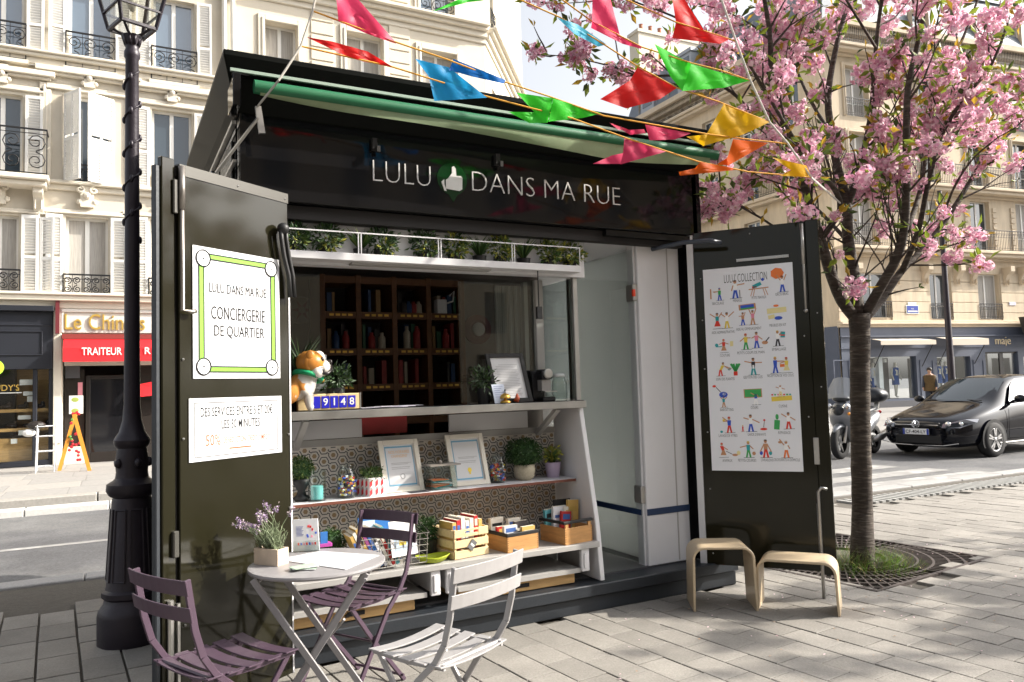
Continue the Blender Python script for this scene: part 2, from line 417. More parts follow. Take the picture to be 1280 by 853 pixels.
# crossing bars and lane lines on the road
road = bpy.data.objects['road']
b = MB(); b.add([(-30, 9.42, ROADZ+0.004), (6.5, 9.42, ROADZ+0.004), (6.5, 9.54, ROADZ+0.004), (-30, 9.54, ROADZ+0.004)], [(0, 1, 2, 3)]); b.build('lane_line', M_WPAINT, road)
for k, y in enumerate((7.05, 7.75, 8.55)):
    b = MB(); z = ROADZ+0.004; y2 = y+0.42
    b.add([(7.9, y, z), (11.9-0.15*k, y-0.1, z), (11.9-0.15*k, y2-0.1, z), (7.9, y2, z)], [(0, 1, 2, 3)]); b.build('crossing_bar', M_WPAINT, road)
b = MB(); b.add([(7.7, 6.97-.06, ROADZ+.004), (24, 6.62, ROADZ+.004), (24, 6.70, ROADZ+.004), (7.7, 6.99, ROADZ+.004)], [(0, 1, 2, 3)]); b.build('gutter_line', M_WPAINT, road)
# white separator kerb, far kerb and far pavement
x = -8.0
while x < 4.5:
    b = MB(); b.bx(x+.005, x+1.0-.005, 12.15, 12.45, ROADZ-.02, 0.05); o = b.build('separator_kerb', mat('white_granite', (0.5, 0.49, 0.47), 0.7, var=0.1, vscale=30), road, bevel=0.012); x += 1.0
fp = MB(); fp.prism([(-60, 13.5), (110, 13.5), (110, 60), (-60, 60)], lambda u, v, w: (u, v, w), ROADZ-.05, 0.07)
far_walk = kind(fp.build('far_pavement', M_FARWALK), 'structure')
x = -8.0
while x < 4.5:
    L = ru(0.9, 1.3); b = MB(); b.bx(x+.005, x+L-.005, 13.2, 13.5, ROADZ-.02, 0.08); b.build('kerb_stone', mat('worn_kerb', (0.30, 0.285, 0.26), 0.8, var=0.15, vscale=20), far_walk, bevel=0.015); x += L
x = -5.0
flag_m = [mat('far_flagstone_a', (0.31, 0.295, 0.275), 0.8, var=0.12, vscale=12), mat('far_flagstone_b', (0.27, 0.262, 0.25), 0.8, var=0.12, vscale=12)]
for r in range(6):
    x = -7.0+ru(0, .6)
    while x < 3.0:
        L = ru(0.7, 1.3); b = MB(); b.bx(x+.01, x+L-.01, 13.55+r*1.02, 13.55+r*1.02+1.0, 0.03, 0.074); b.build('flagstone', flag_m[int(rnd()*2)], far_walk); x += L
# no patch shadows are painted here; they come from the modelled trees
# ================================================================ facades
M_LIME = mat('limestone_warm', (0.60, 0.545, 0.45), 0.85, var=0.07, vscale=0.9, bump=0.15, bscale=40, col2=(0.52, 0.465, 0.375), c2lo=0.45, c2hi=0.7, c2scale=0.8)
M_LIME2 = mat('limestone_cream', (0.63, 0.57, 0.465), 0.85, var=0.06, vscale=0.8, bump=0.12, bscale=40)
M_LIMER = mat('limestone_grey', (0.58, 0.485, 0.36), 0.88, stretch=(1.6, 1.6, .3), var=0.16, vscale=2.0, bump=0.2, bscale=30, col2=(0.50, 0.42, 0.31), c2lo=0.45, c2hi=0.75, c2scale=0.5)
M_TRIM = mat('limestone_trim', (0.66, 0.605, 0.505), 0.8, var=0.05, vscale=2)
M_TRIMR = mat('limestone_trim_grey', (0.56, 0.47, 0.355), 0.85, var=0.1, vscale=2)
M_SHUT = mat('shutter_white', (0.78, 0.77, 0.74), 0.55, var=0.04, vscale=3)
M_WFRAME = mat('window_white', (0.74, 0.73, 0.70), 0.5)
M_PANE = mat('window_pane', (0.035, 0.05, 0.065), 0.04, spec=0.9, ior=1.6, rvar=0.02, vscale=1.2)
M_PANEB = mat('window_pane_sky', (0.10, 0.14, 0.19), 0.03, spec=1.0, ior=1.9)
M_CURT = mat('net_curtain', (0.40, 0.38, 0.35), 0.9, var=0.25, vscale=6, stretch=(8, 8, 0.3))
M_IRON = mat('wrought_iron', (0.016, 0.016, 0.018), 0.5, metal=0.3)
M_SLATE = mat('roof_slate', (0.16, 0.18, 0.21), 0.6, var=0.15, vscale=3)
M_ZINC = mat('roof_zinc', (0.32, 0.34, 0.37), 0.45, metal=0.3, var=0.1)

def wall_with_openings(F, u0, u1, v0, v1, ops, depth, name, m, parent, w=0.0, courses=0.0):
    us = sorted({u0, u1} | {round(min(max(o[i], u0), u1), 4) for o in ops for i in (0, 1)})
    vs = sorted({v0, v1} | {round(min(max(o[i], v0), v1), 4) for o in ops for i in (2, 3)})
    b = MB()
    for a, c in zip(us, us[1:]):
        for d, e in zip(vs, vs[1:]):
            mu, mv = (a+c)/2, (d+e)/2
            if any(o[0] < mu < o[1] and o[2] < mv < o[3] for o in ops): continue
            fquad(b, F, [(a, d), (c, d), (c, e), (a, e)], w)
    for o in ops:
        p = [(o[0], o[2]), (o[1], o[2]), (o[1], o[3]), (o[0], o[3])]
        for i in range(4):
            q, r = p[i], p[(i+1) % 4]; b.add([F(*q, w), F(*r, w), F(*r, w-depth), F(*q, w-depth)], [(3, 2, 1, 0)])
        
    return b.build(name, m, parent)
def window(F, u0, u1, v0, v1, parent, depth=0.22, pane=None, curtain=False, transom=False, w=0.0):
    fw = 0.055; um = (u0+u1)/2; b = MB(); wz = w-depth+0.03
    for (a, c, d, e) in ((u0, u0+fw, v0, v1), (u1-fw, u1, v0, v1), (u0+fw, u1-fw, v0, v0+fw), (u0+fw, u1-fw, v1-fw, v1), (um-fw*0.8, um+fw*0.8, v0+fw, v1-fw)):
        fbox(b, F, a, c, d, e, wz-0.03, wz+0.03)
    if transom: fbox(b, F, u0+fw, um-fw*.8, v0+(v1-v0)*.28, v0+(v1-v0)*.28+.05, wz-.025, wz+.025); fbox(b, F, um+fw*.8, u1-fw, v0+(v1-v0)*.28, v0+(v1-v0)*.28+.05, wz-.025, wz+.025)
    wo = b.build('window', M_WFRAME, parent)
    for (a, c) in ((u0+fw, um-fw*.8), (um+fw*.8, u1-fw)):
        b = MB(); fbox(b, F, a, c, v0+fw, v1-fw, wz-0.012, wz-0.004); b.build('pane', pane or M_PANE, wo)
    if curtain:
        b = MB(); n = 24; vs = []
        for i in range(n+1):
            u = u0+fw+(u1-u0-2*fw)*i/n; d = wz+0.0015+0.0005*math.sin(i*2.1)
            vs += [F(u, v0+fw, d), F(u, v1-fw, d)]
        for i in range(0): pass
        b.add(vs, [(2*i, 2*i+2, 2*i+3, 2*i+1) for i in range(n)]); 
        b.build('curtain', M_CURT, wo)
    return wo
def shutter(F, hu, v0, v1, width, ang, parent, w=0.02, panels=1, side=1):
    # louvred leaf hinged at u=hu; opens along +u*side, turned by ang out of the wall
    D = F.U*side*math.cos(ang)+F.W*math.sin(ang); N = (F.W*math.cos(ang)-F.U*side*math.sin(ang))
    G = Fr(F(hu, 0, w), D, N); b = MB(); st = 0.05
    fbox(b, G, 0, st, v0, v1, 0, .035); fbox(b, G, width-st, width, v0, v1, 0, .035)
    if panels == 2: fbox(b, G, width/2-st/2, width/2+st/2, v0, v1, 0, .035)
    vm = v0+(v1-v0)*.46
    for a, c in ((v0, v0+.07), (vm, vm+.07), (v1-.07, v1)): fbox(b, G, st, width-st, a, c, 0.002, .033)
    so = b.build('shutter', M_SHUT, parent)
    b = MB()
    z = v0+.09
    while z < v1-.09:
        if not vm-.03 < z < vm+.08:
            P = [G(st, z, .004), G(width-st, z, .004), G(width-st, z+.04, .028), G(st, z+.04, .028), G(st, z+.008, .004), G(width-st, z+.008, .004), G(width-st, z+.048, .028), G(st, z+.048, .028)]
            b.add(P, [(0, 1, 2, 3), (7, 6, 5, 4), (0, 4, 5, 1), (3, 2, 6, 7)])
        z += .062
    kind(b.build('louvres', M_SHUT, so), 'stuff')
    return so
def scroll(c, r, turns, dirn, start, F, w, n=14):
    pts = []
    for i in range(n+1):
        t = i/n; a = start+dirn*turns*2*PI*t; rr = r*(1-0.82*t); pts.append(F(c[0]+rr*math.cos(a), c[1]+rr*math.sin(a), w))
    return pts
def railing(F, u0, u1, v0, v1, parent, w=0.06, style=0, d=0.0, name='railing'):
    b = MB()
    def hb(v, t=.03): fbox(b, F, u0, u1, v, v+t, w-.015, w+.015)
    hb(v1-.03, .035); hb(v0, .02)
    for u in (u0, u1-.02): fbox(b, F, u, u+.02, v0, v1-.03, w-.01, w+.01)
    if d:
        for u in (u0, u1-.02):
            for v in (v0, v1-.03): fbox(b, F, u, u+.02, v, v+.02, w-d, w-.015)
    L = u1-u0; h = v1-v0
    if style == 0:      # scrollwork
        n = max(3, round(L/(h*0.42))); s = L/n
        for i in range(n):
            cu = u0+s*(i+.5); r = min(s*.46, h*.25)
            b.tube(scroll((cu, v0+h*.28), r, 1.6, 1 if i % 2 else -1, PI/2, F, w), .012, 4)
            b.tube(scroll((cu, v0+h*.70), r, 1.6, -1 if i % 2 else 1, -PI/2, F, w), .012, 4)
            fbox(b, F, u0+s*i-.006, u0+s*i+.006, v0, v1, w-.006, w+.006)
        fbox(b, F, u0, u1, v1-.12, v1-.105, w-.008, w+.008)
    elif style == 1:    # pickets and hoops
        n = max(3, round(L/.11)); s = L/n
        for i in range(1, n): fbox(b, F, u0+s*i-.007, u0+s*i+.007, v0, v1, w-.007, w+.007)
        for i in range(n):
            pts = [F(u0+s*(i+.5)+s*.42*math.cos(a), v0+h*.72+s*.8*math.sin(a), w) for a in np.linspace(0, 2*PI, 9)[:-1]]
            b.tube(pts, .006, 3, closed=True)
        fbox(b, F, u0, u1, v1-.16, v1-.145, w-.008, w+.008); fbox(b, F, u0, u1, v0+.1, v0+.115, w-.008, w+.008)
    return b.build(name, M_IRON, parent)
def moulding(F, u0, u1, v, steps, parent, m, name='cornice'):
    # steps: list of (dv0, dv1, projection)
    b = MB()
    for (a, c, pr) in steps: fbox(b, F, u0, u1, v+a, v+c, -0.02, pr)
    return b.build(name, m, parent, bevel=0.015)
def surround(F, u0, u1, v0, v1, parent, m, t=.14, pr=.05, head=0.0):
    b = MB(); fbox(b, F, u0-t, u0, v0, v1+t, 0, pr); fbox(b, F, u1, u1+t, v0, v1+t, 0, pr); fbox(b, F, u0, u1, v1, v1+t, 0, pr)
    fbox(b, F, u0-t*.45, u0, v0, v1+t*.45, pr, pr+.025); fbox(b, F, u1, u1+t*.45, v0, v1+t*.45, pr, pr+.025); fbox(b, F, u0, u1, v1, v1+t*.45, pr, pr+.025)
    if head: fbox(b, F, u0-t-.08, u1+t+.08, v1+t+head, v1+t+head+.12, 0, pr+.14); fbox(b, F, u0-t, u1+t, v1+t+head-.06, v1+t+head, 0, pr+.07)
    return b.build('surround', m, parent, bevel=0.012)
def keystone(F, u, v, parent, m, s=.28):
    b = MB(); fbox(b, F, u-s*.4, u+s*.4, v, v+s*1.5, 0, .12)
    for k in (-1, 1): b.tube(scroll((u+k*s*.42, v+s*1.15), s*.26, 1.2, k, PI/2, F, .13), .03, 5)
    b.sph(F(u, v+s*.75, .13), s*.24, 8, 6)
    for k in (-1, 1): b.sph(F(u+k*s*.45, v+s*.35, .08), s*.2, 8, 6)
    return b.build('keystone', m, parent, bevel=.02)
def console(F, u, v, parent, m, h=.55, wd=.26, pr=.34):
    b = MB(); prof = [(0, 0), (.06, -.02), (.12, h*.25), (pr*.6, h*.55), (pr, h*.72), (pr, h), (0, h)]
    b.prism(prof, lambda a, c, t: F(u+t, v+c, a), -wd/2, wd/2)
    for k in (-1, 1): fbox(b, F, u+k*wd*.3-.015, u+k*wd*.3+.015, v+h*.05, v+h*.5, .1, .2)
    return b.build('console', m, parent, bevel=.015)
# ---------------------------------------------------------------- building A (white shutters, shops below)
FA = Fr((0, 20, 0), (1, 0, 0), (0, -1, 0))
A = thing('apartment_building', 'sunlit cream building with white louvred shutters above a black shop and a red awning', 'building', (-1, 20, 0))
def R(x0, y0, x1, y1, F=FA):
    a = F.px(x0, (y0+y1)/2); b = F.px(x1, (y0+y1)/2); c = F.px((x0+x1)/2, y0); d = F.px((x0+x1)/2, y1)
    return (a[0], b[0], d[1], c[1])
A_R = FA.px(283, 200)[0]; A_L = -7.5
rows = {}
w4 = [R(-24, -30, 30, 72), R(86, -16, 141, 88), R(192, 0, 243, 104)]
w3 = [R(-24, 116, 28, 219), R(84, 122, 139, 231), R(190, 139, 240, 245)]
w2 = [R(-28, 268, 23, 364), R(82, 272, 135, 370), R(188, 276, 240, 374)]
ops = w4+w3+w2
# one more storey above and one window column beyond the frame, for reflections and other views
vb = FA.px(100, 388)[1]
wall_with_openings(FA, A_L, A_R, vb-.3, 17.0, ops, .25, 'wall', M_LIME, A)
for i, o in enumerate(w4): window(FA, *o, A, pane=M_PANEB)
for i, o in enumerate(w3): window(FA, *o, A, pane=(M_PANE, M_PANE, M_PANE)[i])
for i, o in enumerate(w2): window(FA, *o, A, pane=M_PANE, curtain=True)
for o in w4:
    sw = .34
    shutter(FA, o[0]-.06, o[2]-.1, o[3]+.02, sw, .12, A, side=-1); shutter(FA, o[1]+.06, o[2]-.1, o[3]+.02, sw, .12, A, side=1)
    railing(FA, o[0]-.06, o[1]+.06, o[2]-.02, o[2]+.82, A, w=.10, d=.1)
    b = MB(); fbox(b, FA, o[0]-.1, o[1]+.1, o[2]-.12, o[2]-.03, -.02, .16); b.build('sill', M_TRIM, A)
for i, o in enumerate(w2):
    sw = .33
    shutter(FA, o[0]-.06, o[2]-.1, o[3]+.02, sw, .15, A, side=-1); shutter(FA, o[1]+.06, o[2]-.1, o[3]+.02, sw, .15, A, side=1)
    if i == 0: shutter(FA, o[1]+.42, o[2]-.1, o[3]-.02, .28, .35, A, side=1, w=.05)
    railing(FA, o[0]-.05, o[1]+.05, o[2], o[2]+.48, A, w=.10, d=.1)
    keystone(FA, (o[0]+o[1])/2, o[3]+.22, A, M_TRIM, .34)
    surround(FA, o[0]-.5, o[1]+.5, o[2], o[3]+.05, A, M_TRIM, t=.10, pr=.04)
for i, o in enumerate(w3):
    if i == 1:
        shutter(FA, o[0]-.04, o[2], o[3], .60, 1.0, A, side=1, panels=2); shutter(FA, o[1]+.04, o[2], o[3], .60, .55, A, side=-1, panels=2)
    else:
        shutter(FA, o[0]-.06, o[2], o[3], .34, .12, A, side=-1); shutter(FA, o[1]+.06, o[2], o[3], .34, .12, A, side=1)
    surround(FA, o[0]-.42, o[1]+.42, o[2], o[3]+.08, A, M_TRIM, t=.13, pr=.05, head=.24)
    keystone(FA, (o[0]+o[1])/2, o[3]+.2, A, M_TRIM, .28)
    if i == 0: pass
    else: railing(FA, o[0], o[1], o[2], o[2]+.45, A, w=.03)
# stone balcony under the left third-floor window
o = w3[0]; b = MB(); bu0, bu1 = o[0]-.9, FA.px(63, 220)[0]; bv = FA.px(30, 224)[1]
fbox(b, FA, bu0, bu1, bv-.12, bv, -.02, .55); fbox(b, FA, bu0, bu1-.05, bv-.24, bv-.12, -.02, .45); b.build('balcony_slab', M_TRIM, A, bevel=.02)
railing(FA, bu0, bu1-.03, bv+.02, bv+1.02, A, w=.5, d=.5)
for u in (bu1-.22, bu0+.5, bu1-1.35): console(FA, u, bv-.72, A, M_TRIM, h=.5, wd=.2)
# string courses
for (px, py, st) in ((150, 92, [(-.10, .06, .10), (.06, .14, .20), (.14, .2, .26)]), (100, 236, [(-.08, .05, .08), (.05, .13, .18)]), (100, 378, [(-.16, .0, .12), (.0, .12, .26), (.12, .18, .32)])):
    v = FA.px(px, py)[1]; moulding(FA, A_L, A_R, v, st, A, M_TRIM, 'string_course')
moulding(FA, A_L, A_R, 16.5, [(0, .2, .2), (.2, .5, .45)], A, M_TRIM)
b = MB(); u = FA.px(286, 50)[0]; b.tube([FA(u-.12, 3.5, .12), FA(u-.12, 17, .12)], .06, 8); b.tube([FA(u+.08, 3.5, .12), FA(u+.08, 17, .12)], .06, 8); b.build('downpipe', mat('pipe_cream', (.72, .69, .62), .5), A)
b = MB(); b.bx(A_L, A_R, 20.3, 31, vb-.3, 17); b.bx(A_L, A_R, 21.4, 31, 0, vb-.31); b.build('core', M_LIME, A)
# --- ground floor of A
gu = FA.px(66, 480)[0]; gu2 = FA.px(77, 480)[0]
wall_with_openings(FA, A_L, A_R, 0, vb-.3, [(A_L+.4, gu, .12, 3.45), (gu2+.02, 2.3, 0.02, 2.5)], .28, 'ground_floor_wall', M_LIME2, A)
M_NAVY = mat('shopfront_black', (0.017, 0.019, 0.026), 0.45, var=.1, vscale=2)
b = MB(); v_t = FA.px(30, 390)[1]; v_b = FA.px(30, 462)[1]
fbox(b, FA, A_L+.4, gu, v_b, v_t, -.1, .10); fbox(b, FA, A_L+.4, gu+.02, v_t, v_t+.12, -.1, .24); fbox(b, FA, A_L+.4, gu-.02, v_t-.32, v_t-.28, .1, .12)
u0, u1 = FA.px(-30, 420)[0], FA.px(54, 420)[0]
for a, c, d, e in ((u0, u1, v_b+.3, v_b+.33), (u0, u1, v_t-.46, v_t-.43), (u1-.03, u1, v_b+.33, v_t-.46)): fbox(b, FA, a, c, d, e, .1, .125)
for x in (64, 44, -20): u = FA.px(x, 520)[0]; fbox(b, FA, u-.05, u+.035, .08, v_b, -.12, .04)
fbox(b, FA, A_L+.4, gu, .08, .2, -.12, .05)
sf = b.build('shopfront', M_NAVY, A, bevel=.01)
b = MB(); fbox(b, FA, A_L+.5, gu-.05, .2, v_b, -.06, -.05); b.build('shop_window', glassmat('shop_glass', (.9, .92, .92), .04), A)
M_OAK = mat('shop_wood', (.50, .30, .11), .5, var=.2, vscale=5, stretch=(1, 1, 8))
b = MB(); fbox(b, FA, A_L+.5, gu-.05, .2, 2.9, -1.0, -.95)
for v in (0.85, 1.27): fbox(b, FA, A_L+.5, gu-.06, v, v+.07, -.7, -.12)
fbox(b, FA, A_L+.5, gu-.06, .2, .7, -.5, -.15); b.build('display_shelf', M_OAK, A)
b = MB(); fbox(b, FA, FA.px(-10, 500)[0], FA.px(15, 500)[0], .7, 2.6, -.94, -.6); b.build('display_backing', M_NAVY, A)
SH = mat('display_shoe', (.03, .02, .015), .4); PAP = mat('paper_card', (.75, .74, .7), .7)
for k in range(9):
    u = FA.px(6+7*k, 500)[0]; v = (1.34, .92, .7)[k % 3]; b = MB(); b.sph(FA(u, v+.05, -.3), .1, 8, 6, sc=(1.2, .8, .55)); b.sph(FA(u+.06, v+.1, -.3), .06, 6, 5, sc=(.8, .8, 1.1)); b.build('shoe', SH, A)
for (x, y, w, h) in ((33, 478, 18, 7), (37, 492, 17, 5), (38, 499, 9, 7), (30, 522, 16, 5), (31, 541, 17, 6), (17, 552, 8, 6)):
    a = R(x-w/2, y-h/2, x+w/2, y+h/2); b = MB(); fbox(b, FA, *a, -.10, -.09); b.build('price_card', PAP, A)
b = MB(); a = R(-14, 481, 24, 489); put_text(b, 'rudy', FA, a[0], a[2], width=a[1]-a[0], height=a[3]-a[2], w=-.03); b.build('shop_lettering', mat('gilt', (.75, .5, .12), .4, metal=.4), A)
b = MB(); a = R(-14, 491, 27, 492); fbox(b, FA, *a, -.032, -.03); b.build('shop_underline', PAP, A)
b = MB(); c = FA.px(-3, 461); b.lathe([(.17, 0), (.17, .06)], (0, 0, 0), 20); bb = MB(); bb.v = [tuple(FA(c[0]+p[0], c[1]+p[1], .5+p[2])) for p in b.v]; bb.f = b.f; bb.m = b.m; bb.build('round_sign', mat('sign_lime', (.45, .75, .05), .5), A)
# pier between the shops
b = MB(); fbox(b, FA, gu+.01, gu2, .0, 3.6, 0, .09); fbox(b, FA, gu+.01, gu2, .55, .72, .09, .11); b.build('pier', M_TRIM, A, bevel=.015)
b = MB(); a = R(70, 376, 75, 418); fbox(b, FA, *a, .1, .22); b.build('hanging_sign', mat('sign_maroon', (.13, .02, .025), .5), A)
# Le Chinois
a = R(78, 392, 240, 417); b = MB(); fbox(b, FA, *a, .0, .07); fbox(b, FA, a[0]-.02, a[1], a[3], a[3]+.07, 0, .12); fbox(b, FA, a[0]-.02, a[0]+.03, a[2], a[3], .07, .1); b.build('sign_board', mat('sign_cream', (.62, .60, .55), .5), A, bevel=.008)
b = MB(); l = FA.px(81, 412)[0]; r = FA.px(181, 412)[0]; solid_text(b, 'chinois', FA, l, FA.px(130, 413)[1], width=r-l, height=.36, w0=.07, w1=.11); b.build('sign_lettering', mat('letter_gold', (.62, .42, .10), .35, metal=.5), A)
ar = R(78, 419, 240, 425); b = MB(); fbox(b, FA, *ar, .02, .22); b.build('awning_box', mat('awning_maroon', (.22, .035, .03), .5), A)
M_AWR = mat('awning_red', (.62, .012, .018), .65, var=.08, vscale=4); 
aw = R(80, 425, 240, 453); b = MB(); vt, vbm = aw[3], aw[2]; vm = vt-.30
n = 10
P = [FA(aw[0], vt, .2), FA(aw[1], vt, .2), FA(aw[1], vm+.08, .5), FA(aw[0], vm+.08, .5), FA(aw[1], vbm, .52), FA(aw[0], vbm, .52), FA(aw[0], vt, .1), FA(aw[0], vbm, .1)]
b.add(P, [(0, 3, 2, 1), (3, 5, 4, 2), (0, 6, 7, 5, 3)]); 
awo = b.build('awning', M_AWR, A)
b = MB(); b.add([FA(aw[0]+.02, vt-.05, .262), FA(aw[1], vt-.05, .262), FA(aw[1], vt-.12, .34), FA(aw[0]+.02, vt-.12, .34)], [(0, 3, 2, 1)]); b.build('awning_stripe', PAP, awo)
b = MB(); l = FA.px(102, 441, .53)[0]; put_text(b, 'traiteur', FA, l, FA.px(130, 444, .53)[1], width=FA.px(152.5, 441, .53)[0]-l, height=.17, w=.527); l = FA.px(181, 441, .53)[0]; put_text(b, 'tr', FA, l, FA.px(130, 443, .53)[1], height=.155, w=.527); build_each(b, 'awning_letter', PAP, awo)
b = MB(); fbox(b, FA, gu2+.05, 2.2, 2.28, 2.5, -.2, .04, 0); b.build('lintel', M_TRIM, A)
d = R(107, 469, 166, 580); M_DOORF = mat('door_black', (.02, .016, .014), .35)
b = MB(); t = .09
for q in ((d[0], d[0]+t, .07, d[3]), (d[1]-t, d[1], .07, d[3]), (d[0]+t, d[1]-t, d[3]-t, d[3]), (d[0]+t, d[1]-t, .07, .3)): fbox(b, FA, *q, -.2, -.12)
do = b.build('door', M_DOORF, A, bevel=.008)
b = MB(); fbox(b, FA, d[0]+t, d[1]-t, .3, d[3]-t, -.17, -.16); b.build('pane', mat('door_glass', (.012, .012, .014), .05, spec=.8), do)
b = MB(); fbox(b, FA, gu2+.03, 2.3, .05, 2.5, -1.2, -.9); b.build('shop_interior', mat('dark_interior', (.03, .02, .018), .8), A)
b = MB(); q = R(87, 540, 106, 578); fbox(b, FA, gu2+.05, d[0]-.02, .07, .45, -.2, -.02); b.build('stall_riser', M_TRIM, A)
b = MB(); fbox(b, FA, gu2+.05, d[0]-.03, .45, 2.2, -.2, -.19); b.build('side_window', mat('side_window_dark', (.03, .025, .022), .1), A)
b = MB(); fbox(b, FA, gu2+.07, d[0]-.12, 2.0, 2.3, -.19, -.06); b.build('extractor', mat('extractor_grey', (.08, .08, .085), .5), A)
b = MB(); fbox(b, FA, *R(97, 478, 103, 494), -.18, -.17); b.build('pink_notice', mat('pink_paper', (.8, .3, .35), .6), A)
q = R(172, 475, 230, 493); b = MB(); b.add([FA(q[0], q[3]-.1, -.1), FA(q[1], q[3]+.1, -.1), FA(q[1], q[2]+.02, .1), FA(q[0], q[2]-.05, .1)], [(0, 3, 2, 1)]); b.build('red_parasol_cloth', M_AWR, A)
b = MB(); fbox(b, FA, d[1], 2.3, .07, 2.28, -.22, -.2); b.build('shop_glazing', mat('side_window_dark', (.03, .025, .022), .1), A)
# ---------------------------------------------------------------- building B (cream, behind the kiosk)
Bd = thing('apartment_building', 'pale cream stone building with plain framed windows, seen above the kiosk roof', 'building', (6, 20, 0))
B_R = FA.px(606, 60)[0]
FB2 = Fr((B_R, 20, 0), (math.cos(math.radians(52)), math.sin(math.radians(52)), 0), (math.sin(math.radians(52)), -math.cos(math.radians(52)), 0))
wl = [R(331, 30, 372, 112), R(433, 44, 479, 124), R(527, 66, 571, 140)]
wu = [R(346, -112, 384, -10), R(446, -88, 477, 14), R(524, -70, 566, 34)]
wl2 = [(o[0], o[1], o[2]-3.2, o[3]-3.2) for o in wl]
wall_with_openings(FA, A_R+.02, B_R, 0, 19, wl+wu+wl2, .3, 'wall', M_LIME2, Bd)
for o in wl+wl2: window(FA, *o, Bd, depth=.3, curtain=True); surround(FA, *o, Bd, M_TRIM, t=.17, pr=.05)
for o in wu: window(FA, *o, Bd, depth=.3, pane=M_PANEB); surround(FA, *o, Bd, M_TRIM, t=.17, pr=.05); railing(FA, o[0]-.05, o[1]+.05, o[2]+.02, o[2]+.9, Bd, w=.05)
vB = FA.px(480, 20)[1]
for v, st in ((vB, [(-.25, -.1, .06), (-.1, .06, .16), (.06, .16, .28), (.16, .24, .40)]), (vB-4.2, [(-.1, .06, .1), (.06, .16, .22)])):
    moulding(FA, A_R+.02, B_R+.02, v, st, Bd, M_TRIM, 'string_course'); moulding(FB2, -.02, 6, v, st, Bd, M_TRIM, 'string_course')
# rusticated bands and panels between windows
for o in wl+wu:
    for k in range(6):
        v = o[2]+.15+k*.36
        for u0, u1 in ((o[0]-.95, o[0]-.34),): 
            if u0 < A_R+.1: continue
            b = MB(); fbox(b, FA, u0, u1, v, v+.32, 0, .03); b.build('stone_block', M_LIME2, Bd, bevel=.01)
ow = (1.0, 1.55, 0, 0)
os_ = [(.9, 1.5, vB+.5, vB+2.4), (.9, 1.5, vB-3.2, vB-1.2)]
wall_with_openings(FB2, 0, 7, 0, 19, os_, .3, 'side_wall', M_LIME2, Bd)
for o in os_: window(FB2, *o, Bd, depth=.3); railing(FB2, o[0]-.05, o[1]+.05, o[2], o[2]+.8, Bd, w=.05)
b = MB(); b.bx(A_R+.05, B_R, 20.35, 30, 0, 19); b.build('core', M_LIME2, Bd)
# ---------------------------------------------------------------- building C (right, blue boutique below)
ang = math.radians(-8)
C0 = Vector((29.3, 23.9, 0)); FC = Fr(C0, (math.cos(ang), math.sin(ang), 0), (math.sin(ang), -math.cos(ang), 0))
FCs = Fr(C0, (0.02, 1, 0), (-1, 0.02, 0))
Cb = thing('apartment_building', 'grey-beige corner building with long iron balconies above a slate-blue boutique', 'building', (29.3, 23.9, 0))
RC = lambda x0, y0, x1, y1: R(x0, y0, x1, y1, FC)
CU1 = FC.px(1330, 400)[0]+8
c2 = [RC(1076, 341, 1112, 397), RC(1163, 342, 1188, 399), RC(1223, 343, 1250, 399), RC(1283, 344, 1309, 399)]
c3 = [RC(1066, 249, 1094, 312), RC(1157, 250, 1178, 314), RC(1214, 252, 1238, 315), RC(1271, 254, 1295, 316)]
fl = c3[1][2]-c2[1][2]
def up(o, n): return (o[0], o[1], o[2]+3.15*n, o[3]+3.15*n)
c4 = [up(o, 1) for o in c3]; c5 = [up(o, 2) for o in c3]; c6 = [up(o, 3) for o in c3]
vs0 = FC.px(1150, 405)[1]
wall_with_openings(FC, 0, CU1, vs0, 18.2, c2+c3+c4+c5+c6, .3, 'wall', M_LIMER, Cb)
for o in c2+c3+c4+c5+c6: window(FC, *o, Cb, depth=.3, transom=True, curtain=rnd() < .3)
for o in c2: railing(FC, o[0]-.03, o[1]+.03, o[2], o[2]+.75, Cb, w=.08, style=1)
for o in c2:
    for s in (-1, 1): console(FC, (o[0] if s < 0 else o[1])+s*.38, o[3]+.05-.75+.1, Cb, M_TRIMR, h=.95, wd=.3, pr=.5)
def long_balcony(F, u0, u1, v, proj=.7):
    b = MB(); fbox(b, F, u0, u1, v-.14, v, 0, proj); fbox(b, F, u0, u1, v-.3, v-.14, 0, proj-.12); fbox(b, F, u0, u1, v-.42, v-.3, 0, .2); b.build('balcony_slab', M_TRIMR, Cb, bevel=.02)
    railing(F, u0, u1, v+.04, v+1.02, Cb, w=proj-.08, style=1)
for lv, o in ((0, c3[1]), (1, c4[1])): long_balcony(FC, -.0, CU1, o[2])
for o in c5: railing(FC, o[0]-.05, o[1]+.05, o[2]+.02, o[2]+.85, Cb, w=.08, style=1)
long_balcony(FC, 0, CU1, c6[1][2])
for o in c4+c5: surround(FC, *o, Cb, M_TRIMR, t=.16, pr=.06)
